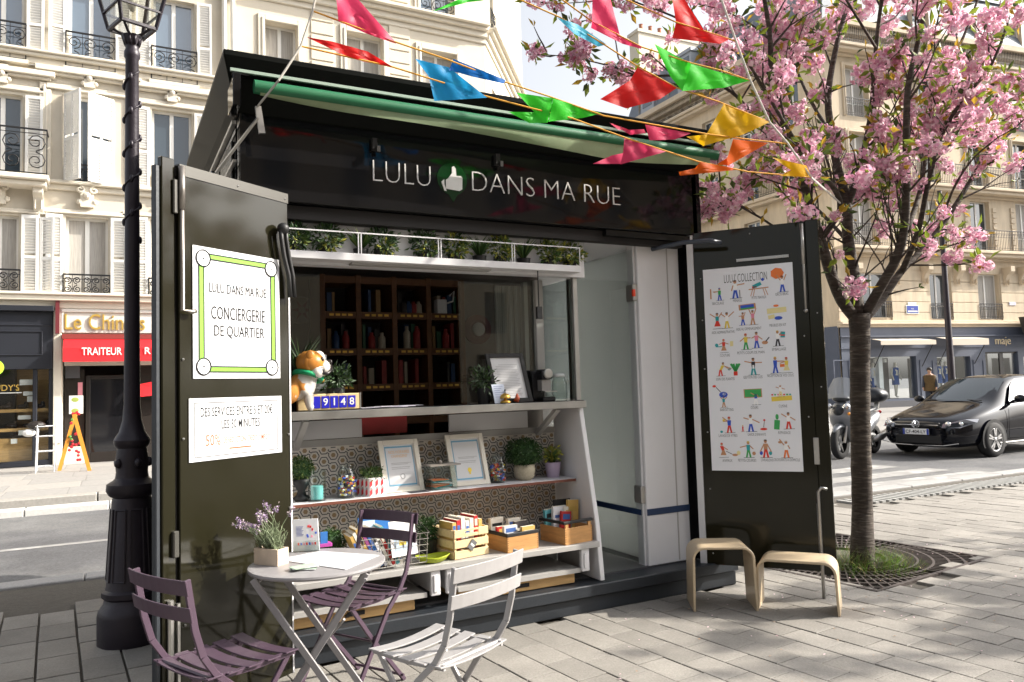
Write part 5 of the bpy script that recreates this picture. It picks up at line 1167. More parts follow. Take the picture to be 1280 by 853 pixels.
def jar(X, Y, z, r, h, label, cork=True):
    t = thing('sweet_jar', label, 'jar', (X, Y, z)); b = MB(); b.lathe([(r*.85, 0), (r, .01), (r, h*.68), (r*.72, h*.82), (r*.72, h*.93), (r*.68, h*.93), (r*.68, h*.82), (r*.95, h*.66), (r*.95, .014), (.001, .012)], (X, Y, z), 20); b.build('glass', M_GLS, t, smooth=True)
    b = MB(); b.lathe([(r*.76, h*.93), (r*.78, h*.97), (r*.7, h)], (X, Y, z), 18); b.tube([(X+r*.75, Y-.01, z+h*.95), (X+r*.95, Y-.01, z+h*.80)], .003, 5); b.build('lid', M_GLS, t, smooth=True)
    b = MB()
    for k in range(110):
        a = ru(0, 2*PI); rr = r*.86*math.sqrt(rnd()); zz = z+.018+rnd()*h*.55; M = Matrix.Translation((X+rr*math.cos(a), Y+rr*math.sin(a), zz)) @ Matrix.Rotation(ru(0, 6), 4, 'Z') @ Matrix.Rotation(ru(0, 6), 4, 'X'); s = ru(.006, .010)
        b.bx(-s, s, -s*.6, s*.6, -s*.6, s*.6, int(rnd()*6), M)
    b.build('sweets', [mat('print_r', PCOL['r'], .5), mat('print_w', PCOL['w'], .5), mat('print_b', PCOL['b'], .5), mat('print_k', PCOL['k'], .5), mat('print_y', PCOL['y'], .5), mat('print_o', PCOL['o'], .5)], t); return t
X, W = sitem(420, 447, 4.60, z); jar(X, 4.60, z, .058, .20, 'glass jar of coloured sweets beside the turquoise candle')
# red, white and grey faceted planter
X, W = sitem(447, 482, 4.62, z); t = thing('planter', 'square planter with red, white and grey diamond print and fine green plant', 'plant', (X, 4.62, z)); rz_ = .35; MM = Matrix.Translation((X, 4.62, z)) @ Matrix.Rotation(rz_, 4, 'Z')
b = MB(); s = .062; hh = .105; b.bx(-s, s, -s, s, 0, hh, 0, MM)
for face in range(4):
    MF = MM @ Matrix.Rotation(face*PI/2, 4, 'Z'); n = 3
    for i in range(n):
        for j in range(2):
            a = -s+2*s*i/n; c = a+2*s/n; mid = (a+c)/2; z0_ = hh*j/2; z1_ = hh*(j+1)/2; e = -s-.0008
            P = lambda x, zz: tuple(MF @ Vector((x, e, zz)))
            q = (z1_-z0_)
            b.add([P(a, z0_), P(mid, z0_+q*.28), P(mid, z0_+q*.88), P(a, z0_+q*.6)], [(0, 1, 2, 3)], 1); b.add([P(a, z0_+q*.6), P(mid, z0_+q*.88), P(mid, z1_), P(a+.004, z1_)], [(0, 1, 2, 3)], 2)
b.build('pot', [mat('planter_white', (.75, .72, .72), .5), mat('planter_red', (.62, .03, .04), .5), mat('planter_grey', (.35, .35, .35), .5)], t)
b = MB(); bush(b, (X, 4.62, z+hh+.025), .072, 520, .02, .008, [0, 1, 1, 2], (1, 1, .62), inner=.3); b.build('foliage', GREENS, t)
# framed notices
def notice(xl, xr, yt, yb, Y, label, key1, key2, bulb=False):
    a = ony(xl, yb, Y); c = ony(xr, yb, Y); w_ = (c.x-a.x)*1.0; hgt = (ony(xl, yt, Y).z-a.z); X0 = a.x
    t = thing('picture_frame', label, 'frame', (X0+w_/2, Y, MSZ)); tilt = .06/.25
    O = Vector((X0, Y-.02, MSZ)); U = Vector((1, 0, 0)); V = Vector((-.05, tilt, 1)).normalized(); N = U.cross(V).normalized()
    T = lambda u, v, w: O+U*u+V*v+N*w
    b = MB()
    def fb(b, u0, u1, v0, v1, w0, w1): 
        P = [T(u, v, w) for v in (v0, v1) for (u, w) in ((u0, w0), (u1, w0), (u1, w1), (u0, w1))]; b.add(P, [(0, 3, 2, 1), (4, 5, 6, 7), (0, 1, 5, 4), (1, 2, 6, 5), (2, 3, 7, 6), (3, 0, 4, 7)])
    f = .03; 
    for q in ((0, f, 0, hgt), (w_-f, w_, 0, hgt), (f, w_-f, 0, f), (f, w_-f, hgt-f, hgt)): fb(b, *q, -.008, .012)
    b.build('frame', mat('frame_cream', (.66, .62, .54), .5), t, bevel=.002)
    b = MB(); fb(b, f, w_-f, f, hgt-f, -.005, .0); b.build('sheet', mat('poster_white', (.80, .80, .80), .55), t)
    b = MB(); m2 = f+.01
    for q in ((m2, w_-m2, m2, m2+.01), (m2, w_-m2, hgt-m2-.01, hgt-m2), (m2, m2+.005, m2, hgt-m2), (w_-m2-.005, w_-m2, m2, hgt-m2)): fb(b, *q, .0, .001)
    b.build('blue_border', mat('border_blue', (.15, .35, .50), .6), t)
    class G: 
        def __call__(s, u, v, w=0): return T(u, v, w)
    b = MB(); g_ = G(); put_text(b, key1, g_, w_*.24, hgt*.74, width=w_*.52, height=.018, w=.0012); 
    if key2: put_text(b, key2, g_, w_*.30, hgt*.66, width=w_*.4, height=.018, w=.0012)
    b.build('heading', mat('heading_orange', (.72, .45, .22), .7) if not bulb else mat('heading_grey', (.6, .6, .58), .7), t)
    b = MB()
    for k, (lw, vv) in enumerate(((.5, .55), (.42, .525), (.46, .47), (.44, .44))): fb(b, w_*.27, w_*(.27+lw), hgt*vv, hgt*vv+.003, .0, .001)
    b.build('fine_print', mat('print_grey', (.35, .35, .36), .7), t)
    b = MB(); P = [T(w_*.52+.014*math.cos(a_), hgt*.30+.016*math.sin(a_), .0015) for a_ in np.linspace(0, 2*PI, 15)[:-1]]
    if bulb: b.add(P, [tuple(range(14))]); fb(b, w_*.52-.005, w_*.52+.005, hgt*.30-.028, hgt*.30-.015, .0, .0015); b.build('bulb_drawing', mat('print_y', PCOL['y'], .7), t)
    else: b.tube(P, .0012, 4, closed=True); b.build('clock_drawing', mat('print_grey', (.35, .35, .36), .7), t)
notice(479, 529, 546, 613, 4.63, 'cream framed notice with orange heading and a small clock drawing', 'nh', 'nh2')
notice(564, 611, 541, 607, 4.64, 'cream framed notice with a yellow light bulb drawing', 'nm', None, True)
# glass box with lid and leaflets
X, W = sitem(530, 571, 4.60, z); t = thing('glass_box', 'clear glass box of leaflets with a dark lid between two framed notices', 'box', (X, 4.60, z)); b = MB()
for q in ((X-.085, X+.085, 4.53, 4.533, z, z+.15), (X-.085, X+.085, 4.667, 4.67, z, z+.15), (X-.085, X-.082, 4.533, 4.667, z, z+.15), (X+.082, X+.085, 4.533, 4.667, z, z+.15)): b.bx(*q)
b.build('glass', M_GLS, t); b = MB(); b.bx(X-.095, X+.11, 4.52, 4.68, z+.15, z+.158); b.sph((X+.0, 4.6, z+.17), .014, 8, 6); b.build('lid', mat('lid_grey', (.22, .2, .18), .4), t)
b = MB()
for k in range(7): M = Matrix.Translation((X+ru(-.02, .02), 4.6, z+.004+k*.009)) @ Matrix.Rotation(ru(-.3, .3), 4, 'Z') @ Matrix.Rotation(ru(-.12, .12), 4, 'Y'); b.bx(-.06, .06, -.045, .045, 0, .004, k % 4, M)
b.build('leaflets', [mat('print_w', PCOL['w'], .5), mat('print_t', PCOL['t'], .5), mat('print_o', PCOL['o'], .5), mat('print_s', PCOL['s'], .5)], t)
b = MB(); a = X-.17; b.bx(a-.06, a+.06, 4.51, 4.58, z+.001, z+.004); tag(b.build('leaflet', mat('print_k', PCOL['k'], .5), None), 'thin dark leaflet lying before the clock notice on the shelf', 'leaflet')
X, W = sitem(610, 636, 4.64, z); jar(X, 4.64, z, .055, .185, 'glass jar of coloured sweets beside the large green topiary')
X, W = sitem(630, 682, 4.65, z); t = thing('topiary', 'large dark green round topiary in a speckled beige pot', 'plant', (X, 4.65, z)); b = MB(); b.lathe([(.045, 0), (.065, .02), (.075, .07), (.068, .105), (.06, .105)], (X, 4.65, z), 22); b.build('pot', mat('pot_stone', (.42, .37, .27), .7, var=.2, vscale=80, bump=.2), t, smooth=True); b = MB(); bush(b, (X, 4.65, z+.185), .118, 1700, .022, .008, [0, 0, 0, 1], (1.05, 1, .82), inner=.7, lump=.08); b.sph((X, 4.65, z+.185), .09, 10, 8, sc=(1, 1, .8)); b.build('foliage', GREENS, t)
X, W = sitem(677, 706, 4.66, z); t = thing('pot_plant', 'yellow-green leafy plant in a lilac pot against the white side panel', 'plant', (X, 4.66, z)); pot(t, (X, 4.66, z), .058, .105, mat('pot_lilac', (.42, .34, .46), .5), .72, 22); b = MB(); spiky(b, (X, 4.66, z+.09), .13, 26, .026, [4, 2, 4, 1], .6); bush(b, (X, 4.66, z+.15), .055, 90, .036, .018, [4, 2, 4]); b.build('foliage', GREENS, t)
# ---- lower shelf
z = LSZ
def lx(x, Y): return ony(x, 690, Y).x
X = lx(414, 4.50); t = thing('topiary', 'small clipped green ball in a purple pot behind the round table', 'plant', (X, 4.5, z)); pot(t, (X, 4.5, z), .05, .08, mat('pot_purple', (.22, .06, .20), .5)); b = MB(); bush(b, (X, 4.5, z+.15), .085, 1100, .016, .008, [0, 1, 1], inner=.75, lump=.03); b.sph((X, 4.5, z+.15), .066, 10, 8, mi=0); b.build('foliage', GREENS, t)
X = lx(535, 4.48); t = thing('pot_plant', 'dark green feathery plant in a black pot beside the slatted crate', 'plant', (X, 4.48, z)); pot(t, (X, 4.48, z), .06, .11, M_POTB); b = MB(); bush(b, (X, 4.48, z+.17), .075, 700, .03, .006, [0, 0, 1], (.9, .9, 1.1), inner=.2); b.build('foliage', GREENS, t)
# wire basket of leaning books
bx0, bx1 = lx(448, 4.36), lx(527, 4.36); t = thing('wire_basket', 'wire basket holding slanted books and magazines behind the purple chair', 'basket', ((bx0+bx1)/2, 4.4, z)); b = MB(); y0, y1 = 4.28, 4.46
for k in range(9): x = bx0+(bx1-bx0)*k/8; b.tube([(x, y0, z+.02), (x+.004, y0-.015, z+.19)], .0022, 4); b.tube([(x, y1, z+.02), (x, y1+.01, z+.26)], .0022, 4)
for k in range(6):
    zz = z+.02+k*.034; o_ = .015*k/5
    b.tube([(bx0-o_, y0-o_, zz), (bx1+o_, y0-o_, zz), (bx1+o_, y1+o_, zz+.012*k), (bx0-o_, y1+o_, zz+.012*k)], .0022, 4, closed=True)
b.build('wire', mat('wire_grey', (.38, .36, .33), .4, metal=.6), t)
def book(x, y, z, w_, d_, h_, rz, lean, m, label, group, leany=0.0):
    b = MB(); M = Matrix.Translation((x, y, z)) @ Matrix.Rotation(rz, 4, 'Z') @ Matrix.Rotation(lean, 4, 'Y') @ Matrix.Rotation(leany, 4, 'X')
    b.bx(0, w_, 0, d_, 0, h_, 0, M); b.bx(.002, w_-.002, .003, d_+.0006, .002, h_+.0006, 1, M)
    lo = .52+.2*rnd(); b.bx(w_*.12, w_*.88, -.0007, .0005, h_*lo, h_*(lo+ru(.1, .25)), 2, M); b.bx(w_*.12, w_*.88, -.0007, .0005, h_*.12, h_*ru(.16, .24), 2, M)
    return tag(b.build('book', [m, mat('book_pages', (.68, .62, .50), .8), random.choice(SPINE)], None), label, 'book', group)
SPINE = [mat('spine_cream', (.6, .56, .45), .6), mat('spine_gold', (.5, .33, .08), .5), mat('spine_black', (.02, .02, .02), .5), mat('spine_blue', (.05, .12, .35), .5)]
BN = ['red', 'navy', 'cream', 'green', 'black', 'tan', 'plum', 'teal', 'silver']
bc = [(5, 'tan'), (2, 'cream'), (6, 'plum'), (1, 'navy'), (5, 'tan'), (4, 'black'), (2, 'cream'), (1, 'navy')]
for k in range(10):
    ci = (5, 2, 5, 6, 1, 8, 2, 0, 7, 2)[k]
    book(bx0+.015+k*.024, y0+.015, z+.025, .018, .14, .20+.02*(k % 3), 0, -.42, BM[ci], '%s book leaning in the wire basket' % BN[ci], 'books in the wire basket')
b = MB(); M = Matrix.Translation((bx0+.17, y0-.006, z+.07)) @ Matrix.Rotation(-.12, 4, 'X') @ Matrix.Rotation(-.06, 4, 'Y'); b.bx(0, .155, -.008, 0, 0, .20, 0, M); b.bx(.02, .13, -.0092, -.008, .03, .13, 1, M); b.bx(.05, .09, -.0098, -.0092, .06, .1, 2, M)
tag(b.build('magazine', [mat('print_w', PCOL['w'], .5), mat('cover_sky', (.45, .55, .65), .5), mat('print_y', PCOL['y'], .5)], None), 'white illustrated magazine facing out of the wire basket', 'magazine')
b = MB(); M = Matrix.Translation((bx0+.02, y0+.13, z+.10)) @ Matrix.Rotation(-.15, 4, 'X'); b.bx(0, .19, -.008, 0, 0, .19, 0, M); b.bx(.01, .1, -.0092, -.008, .12, .17, 1, M); tag(b.build('magazine', [mat('cover_blue', (.03, .14, .40), .4), mat('cover_sky', (.45, .55, .65), .5)], None), 'blue magazine standing at the back of the wire basket', 'magazine')
# lime green tray
X = lx(541, 4.33); b = MB(); n = 26
prof = [(.002, .004), (.07, .004), (.085, .022), (.095, .034), (.091, .036), (.08, .022), (.066, .010), (.002, .010)]
b.lathe(prof, (0, 0, 0), n, cap=False); b.v = [(X+p[0]*1.15, 4.335+p[1]*.75, z+p[2]+.012*abs(p[0])/.1) for p in b.v]; tag(b.build('dish', mat('dish_lime', (.32, .38, .02), .45), None, smooth=True), 'lime green shallow dish beside the slatted crate', 'dish')
# slatted crate with books
def crate(xc, y, rz, W_, D_, H_, label):
    t = thing('wooden_crate', label, 'crate', (xc, y, z), rz)
    for side in range(4):
        L = W_ if side % 2 == 0 else D_; off = D_/2 if side % 2 == 0 else W_/2
        Ms = Matrix.Rotation(side*PI/2, 4, 'Z')
        for k in range(3):
            b = MB(); z0_ = .0+k*(H_/3)+.004; z1_ = z0_+H_/3-.016; L2 = L/2-(0 if side % 2 == 0 else .009)
            if k == 2 and side % 2 == 0:
                hs = .05; b.bx(-L2, -hs, -off-.004, -off+.005, z0_, z1_, 0, Ms); b.bx(hs, L2, -off-.004, -off+.005, z0_, z1_, 0, Ms); b.bx(-hs, hs, -off-.004, -off+.005, z0_, z0_+(z1_-z0_)*.42, 0, Ms); b.bx(-hs, hs, -off-.004, -off+.005, z1_-(z1_-z0_)*.25, z1_, 0, Ms)
            else: b.bx(-L2, L2, -off-.004, -off+.005, z0_, z1_, 0, Ms)
            b.build('slat', M_PALEPINE, t, world=False, bevel=.0015)
    for sx in (-1, 1):
        for sy in (-1, 1): b = MB(); b.bx(sx*(W_/2-.011)-.007, sx*(W_/2-.011)+.007, sy*(D_/2-.012)-.007, sy*(D_/2-.012)+.007, 0, H_-.01); b.build('corner_post', M_PALEPINE, t, world=False)
    b = MB(); b.bx(-W_/2+.006, W_/2-.006, -D_/2+.006, D_/2-.006, 0, .008); b.build('bottom', M_PALEPINE, t, world=False); return t
M_PALEPINE = mat('pale_pine', (.66, .50, .28), .6, var=.10, vscale=4, stretch=(1.5, 10, 10), bump=.08)
X = (lx(563, 4.36)+lx(612, 4.36))/2; cr = crate(X-.03, 4.45, .18, .25, .26, .185, 'pale slatted wooden crate of books with a grey paper tag')
b = MB(); M = Matrix.Translation((0.0, -.138, .075)) @ Matrix.Rotation(.7, 4, 'Y'); b.bx(-.022, .022, -.002, 0, -.03, .03, 0, M); b.bx(-.014, .014, -.0028, -.002, -.006, .006, 1, M); b.build('paper_tag', [mat('tag_grey', (.12, .12, .125), .6), PAP], cr, world=False)
cx_, cy_ = X-.03, 4.45
for k in range(7):
    ci = (5, 0, 2, 8, 2, 0, 5)[k]; th = .026; M = Matrix.Translation((cx_, cy_, z)) @ Matrix.Rotation(.18, 4, 'Z'); p = M @ Vector((-.115+k*.032, -.10, .05))
    book(p.x, p.y, p.z, th, .15, .165+.012*(k % 3), .18, 0, BM[ci], '%s paperback standing in the slatted crate' % BN[ci], 'books in the slatted crate')
# finger-jointed boxes
M_OAKB = mat('oak_box', (.46, .24, .085), .5, var=.22, vscale=6, stretch=(1, 1, 7), bump=.06); M_OAKE = mat('oak_end_grain', (.30, .15, .05), .6)
def joinbox(xc, y, rz, W_, D_, H_, label, rail):
    t = thing('wooden_box', label, 'box', (xc, y, z), rz)
    for q, nm in (((-W_/2, W_/2, -D_/2, -D_/2+.012), 'front'), ((-W_/2, W_/2, D_/2-.012, D_/2), 'back_panel'), ((-W_/2, -W_/2+.012, -D_/2+.0125, D_/2-.0125), 'side'), ((W_/2-.012, W_/2, -D_/2+.0125, D_/2-.0125), 'side')):
        b = MB(); b.bx(*q, 0, H_); b.build(nm, M_OAKB, t, world=False, bevel=.0015)
    b = MB(); b.bx(-W_/2+.012, W_/2-.012, -D_/2+.012, D_/2-.012, .002, .01); b.build('bottom', M_OAKE, t, world=False)
    b = MB()
    for sx in (-1, 1):
        for k in range(7): b.bx(sx*(W_/2-.005)-.0052, sx*(W_/2-.005)+.0052, -D_/2-.0008, -D_/2+.001, k*H_/7+.002, (k+.5)*H_/7+.002)
    b.build('finger_joints', M_OAKE, t, world=False)
    b = MB()
    if rail: 
        for yy in (-D_/2+.01,): b.bx(-W_/2-.01, W_/2+.01, yy-.014, yy+.010, H_+.026, H_+.044)
        b.bx(-W_/2-.01, -W_/2+.012, -D_/2+.02, D_/2, H_+.026, H_+.044)
    else: b.bx(-W_/2-.004, W_/2+.004, -D_/2-.003, -D_/2+.014, H_+.0005, H_+.022); b.bx(-W_/2-.004, -W_/2+.014, -D_/2+.0145, D_/2, H_+.0005, H_+.022)
    b.build('black_strap', M_POTB, t, world=False, bevel=.003)
    if rail:
        b = MB()
        for sx in (-1, 1): b.bx(sx*(W_/2-.02)-.012, sx*(W_/2-.02)+.012, -D_/2+.001, -D_/2+.012, H_+.0003, H_+.026)
        b.build('strap_peg', M_OAKB, t, world=False)
    return t
xa = (lx(627, 4.34)+lx(675, 4.34))/2; joinbox(xa-.02, 4.42, .14, .24, .24, .095, 'oak box of paperbacks with a black strap, next to the slatted crate', False)
for k in range(6):
    ci = (2, 2, 0, 4, 8, 5)[k]; M = Matrix.Translation((xa-.02, 4.42, z)) @ Matrix.Rotation(.14, 4, 'Z'); p = M @ Vector((-.10+(k % 2)*.11, .09-k*.038, .03))
    book(p.x, p.y, p.z, .10, .024, .135-.012*(k % 3)+(.02 if k < 2 else 0), .14, 0, BM[ci], '%s paperback filed in the oak box beside the slatted crate' % BN[ci], 'books in the middle oak box')
xb = (lx(694, 4.36)+lx(739, 4.36))/2; joinbox(xb-.015, 4.42, .14, .23, .26, .105, 'oak box of tall books with a raised black handle bar by the white panel', True)
tall = [(7, .17, .10), (8, .19, .12), (0, .16, .08), (2, .185, .07), (5, .225, .09)]
for k, (ci, hh_, ww_) in enumerate(tall):
    M = Matrix.Translation((xb-.015, 4.42, z)) @ Matrix.Rotation(.14, 4, 'Z'); p = M @ Vector((-.10+k*.035, .08-.03*k if k < 3 else .03, .03)); lean = (-.05, .02, .12, .10, .06)[k]
    book(p.x, p.y, p.z, ww_, .022, hh_, .14, lean, BM[ci], ('teal edged picture book', 'silver grey photo book', 'bright red book', 'cream paged book', 'tall tan board book')[k]+' in the box with the raised handle bar', 'books in the handled oak box')
b = MB(); p = M @ Vector((-.005, .10, .02)); b.bx(p.x-.01, p.x+.12, p.y, p.y+.012, p.z, p.z+.235); tag(b.build('folder', M_POTB, None), 'black folder standing behind the tall tan book', 'folder')
# ---- counter goods
CZ = 1.36
def cxp(x, Y): return ony(x, 505, Y).x
X = cxp(386, 4.48)
t = thing('dog_statue', 'painted bulldog statue with a green collar at the end of the counter', 'statue', (X-.02, 4.50, CZ))
o = Vector((X-.045, 4.50, CZ))
DS = 1.28
def skin_mesh(name, verts, edges, radii, parent, m, sub=2, root=0):
    me = bpy.data.meshes.new(name); off = Vector(WL[parent.name]) if parent else Vector((0, 0, 0)); me.from_pydata([tuple(Vector(v)-off) for v in verts], edges, [])
    ob = bpy.data.objects.new(name, me); COL.objects.link(ob); ob.parent = parent; WL[ob.name] = off
    md = ob.modifiers.new('skin', 'SKIN'); md.use_smooth_shade = True
    for i, r in enumerate(radii): me.skin_vertices[0].data[i].radius = (r, r) if not isinstance(r, tuple) else r
    for i in range(len(verts)): me.skin_vertices[0].data[i].use_root = (i == root)
    s_ = ob.modifiers.new('sub', 'SUBSURF'); s_.levels = sub; s_.render_levels = sub
    me.materials.append(m); return ob
def bulldog_mat():
    m = bpy.data.materials.new('bulldog_paint'); m.use_nodes = True; nt = m.node_tree; L = nt.links; bs = nt.nodes['Principled BSDF']; bs.inputs['Roughness'].default_value = .3
    tc = nt.nodes.new('ShaderNodeTexCoord'); sp = nt.nodes.new('ShaderNodeSeparateXYZ'); L.new(tc.outputs['Object'], sp.inputs[0])
    n = nt.nodes.new('ShaderNodeTexNoise'); n.inputs['Scale'].default_value = 14; L.new(tc.outputs['Object'], n.inputs['Vector'])
    # orange back and flank patches over a white body
    a = nt.nodes.new('ShaderNodeMath'); a.operation = 'MULTIPLY_ADD'; L.new(sp.outputs['X'], a.inputs[0]); a.inputs[1].default_value = -4.0; a.inputs[2].default_value = 0.12
    s = nt.nodes.new('ShaderNodeMath'); s.operation = 'ADD'; L.new(a.outputs[0], s.inputs[0]); L.new(n.outputs['Fac'], s.inputs[1])
    r = nt.nodes.new('ShaderNodeValToRGB'); r.color_ramp.elements[0].position = .74; r.color_ramp.elements[1].position = .78; r.color_ramp.elements[0].color = (.70, .66, .60, 1); r.color_ramp.elements[1].color = (.60, .25, .05, 1)
    L.new(s.outputs[0], r.inputs['Fac']); L.new(r.outputs[0], bs.inputs['Base Color']); return m
M_DOGW = mat('dog_white', (.70, .66, .60), .3); M_DOGO = mat('dog_orange', (.58, .23, .04), .35); M_DOGK = mat('dog_black', (.03, .025, .025), .3); M_DOGP = mat('dog_pink', (.62, .38, .32), .35)
V_ = [(-.07, .0, .075), (-.02, 0, .10), (.025, 0, .125), (.035, 0, .165), (.045, -.01, .19), (.028, -.038, .075), (.035, -.042, .012), (.028, .035, .075), (.035, .04, .012), (-.09, -.04, .03), (-.055, -.05, .012), (-.09, .04, .03), (-.055, .05, .012), (.052, -.045, .010), (.052, .043, .010)]
E_ = [(0, 1), (1, 2), (2, 3), (3, 4), (2, 5), (5, 6), (2, 7), (7, 8), (0, 9), (9, 10), (0, 11), (11, 12), (6, 13), (8, 14)]
skin_mesh('body', [o+Vector(v)*DS for v in V_], E_, [r_*DS for r_ in (.06, .06, .06, .05, .05, .026, .02, .026, .02, .03, .018, .03, .018, .016, .016)], t, bulldog_mat())
_db = MB.build
def _dogbuild(mb, *a, **k):
    mb.v = [tuple(o+(Vector(p)-o)*DS) for p in mb.v]; return _db(mb, *a, **k)
MB.build = _dogbuild
hc = o+Vector((.045, -.015, .215)); b = MB(); b.sph(hc, .064, 16, 12, sc=(1, 1.12, .88)); b.sph(hc+Vector((-.02, -.05, .0)), .03, 10, 8, sc=(.8, .5, 1.2)); b.sph(hc+Vector((-.03, .045, .01)), .03, 10, 8, sc=(.8, .5, 1.2)); b.build('head', M_DOGO, t, smooth=True)
b = MB(); b.sph(hc+Vector((.052, -.006, -.022)), .040, 14, 10, sc=(.9, 1.15, .95)); b.sph(hc+Vector((.036, -.008, .022)), .033, 10, 8, sc=(.9, .40, 1)); b.sph(hc+Vector((.02, -.035, -.04)), .034, 10, 8); b.build('muzzle', M_DOGW, t, smooth=True)
b = MB(); b.sph(hc+Vector((.088, -.006, .004)), .014, 10, 8, sc=(.7, 1.3, .9)); b.sph(hc+Vector((.040, -.050, .014)), .010, 10, 8, sc=(1, .6, 1)); b.sph(hc+Vector((.025, -.054, -.036)), .022, 10, 8, sc=(1.2, .4, .8)); b.sph(hc+Vector((.06, .03, .018)), .013, 10, 8); b.tube([hc+Vector((.09, -.006, -.01)), hc+Vector((.088, -.03, -.035)), hc+Vector((.066, -.048, -.05)), hc+Vector((.03, -.055, -.048))], .007, 6); b.build('face_markings', M_DOGK, t, smooth=True)
for s_ in (-1, 1): b = MB(); b.sph(hc+Vector((-.012, s_*.055, .03)), .024, 10, 8, sc=(.9, .5, 1.1)); b.build('ear', M_DOGO, t, smooth=True)
b = MB(); b.tube([o+Vector((.035, -.01, .155))+Vector((.058*math.cos(a), .058*math.sin(a), .022*math.cos(a+2.6))) for a in np.linspace(0, 2*PI, 19)[:-1]], .012, 8, closed=True); b.build('collar', mat('collar_green', (.01, .30, .12), .4), t, smooth=True)
b = MB(); b.sph(o+Vector((.098, -.02, .135)), .009, 8, 6); b.build('collar_tag', M_BRASS, t, smooth=True)
MB.build = _db
# wooden counter with number plates
Y = 4.52; x0_, x1_ = cxp(383, Y), cxp(450, Y); zt = .095
t = thing('number_board', 'pale wooden block with blue number tiles reading 9148', 'sign', ((x0_+x1_)/2, Y, CZ)); FN = Fr((x0_, Y, CZ), (1, .0, 0), (0, -1, 0)); b = MB(); fbox(b, FN, -.05, x1_-x0_, 0, zt, -.04, 0); b.build('block', mat('number_wood', (.66, .50, .26), .5, var=.12), t, bevel=.004)
b = MB(); fbox(b, FN, x1_-x0_, x1_-x0_+.006, -.0, zt+.002, -.042, .002); b.build('metal_edge', M_ALU, t)
d0 = cxp(386, Y)-x0_
for k, n_ in enumerate((None, '9', '1', '4', '8')):
    xl = [cxp(v, Y)-x0_ for v in (390.5, 402, 413, 424, 435)][k]; b = MB(); fbox(b, FN, xl, xl+.045, .012, zt-.014, 0, .004); po = b.build('number_plate', mat('plate_cobalt', (.02, .02, .42), .3), t)
    if n_: b = MB(); put_text(b, 'd'+n_, FN, xl+.0225, .026, height=.044, w=.005, center=True); b.build('digit', PAP, po)
# small plants behind the statue and papers
X = cxp(421, 4.56); t = thing('pot_plant', 'grey-green bushy plant in a dark pot behind the number board', 'plant', (X, 4.58, CZ)); pot(t, (X, 4.58, CZ), .055, .13, M_POTB); b = MB(); bush(b, (X, 4.58, CZ+.19), .095, 420, .035, .014, [3, 1, 0, 3], inner=.3); b.build('foliage', GREENS, t)
X = cxp(377, 4.58); t = thing('grass_pot', 'tall grassy plant in a pot behind the bulldog statue', 'plant', (X, 4.58, CZ)); pot(t, (X, 4.58, CZ), .05, .12, M_POTB); b = MB(); spiky(b, (X, 4.58, CZ+.1), .40, 60, .008, [1, 0, 3], .22); b.build('foliage', GREENS, t)
X = cxp(401, 4.62); b = MB(); b.bx(X-.07, X+.04, 4.625, 4.63, CZ+.06, CZ+.33); tag(b.build('notice_card', mat('card_grey', (.45, .48, .5), .6), None), 'pale grey card standing behind the bushy plant on the counter', 'card')
b = MB(); X = cxp(480, 4.52)
for k in range(3): M = Matrix.Translation((X+k*.05, 4.53, CZ+.002+k*.0025)) @ Matrix.Rotation(.1*k-.1, 4, 'Z'); b.bx(-.14, .14, -.05, .06, 0, .002, 0, M)
tag(b.build('paper_sheets', mat('paper_lilac', (.62, .6, .68), .6), None), 'loose white sheets lying along the counter', 'paper')
# framed document leaning back
def tilted(O, U, V):
    U = Vector(U).normalized(); V = Vector(V).normalized(); N = U.cross(V).normalized()
    class G:
        def __call__(s, u, v, w=0): return Vector(O)+U*u+V*v+N*w
    return G()
def gbox(b, G, u0, u1, v0, v1, w0, w1, mi=0):
    P = [G(u, v, w) for v in (v0, v1) for (u, w) in ((u0, w0), (u1, w0), (u1, w1), (u0, w1))]; b.add(P, [(0, 3, 2, 1), (4, 5, 6, 7), (0, 1, 5, 4), (1, 2, 6, 5), (2, 3, 7, 6), (3, 0, 4, 7)], mi)
Y = 4.54; xl = cxp(619, Y); wv = cxp(664, Y)-xl
t = thing('picture_frame', 'black framed printed document leaning on the counter beside the coffee machine', 'frame', (xl+wv/2, Y, CZ)); G = tilted((xl, Y, CZ), (1, -.1, 0), (-.12, .18, 1)); hF = .335; f = .028; b = MB()
for q in ((0, f, 0, hF), (wv-f, wv, 0, hF), (f, wv-f, 0, f), (f, wv-f, hF-f, hF)): gbox(b, G, *q, -.01, .012)
b.build('frame', M_POTB, t, bevel=.002); b = MB(); gbox(b, G, f, wv-f, f, hF-f, -.008, 0); b.build('sheet', mat('poster_white', (.80, .80, .80), .55), t); b = MB()
for k in range(20): gbox(b, G, f+.03+(.02 if k == 0 else 0), wv-f-.03-(.01*(k % 3)), hF-f-.05-k*.011, hF-f-.047-k*.011, 0, .001)
b.build('print', mat('print_grey', (.35, .35, .36), .7), t)
X = cxp(623, 4.48); t = thing('note_card', 'small pale blue handwritten card propped against the black frame', 'card', (X, 4.48, CZ)); G = tilted((X-.025, 4.48, CZ), (1, -.1, 0), (-.12, .15, 1)); b = MB(); gbox(b, G, 0, .085, 0, .125, 0, .003); b.build('sheet', mat('card_blue', (.62, .68, .80), .6), t); b = MB()
for k in range(6): gbox(b, G, .012, .075-.012*(k % 3), .11-k*.014, .112-k*.014, .003, .0035)
b.build('handwriting', mat('ink_blue', (.05, .08, .3), .7), t)
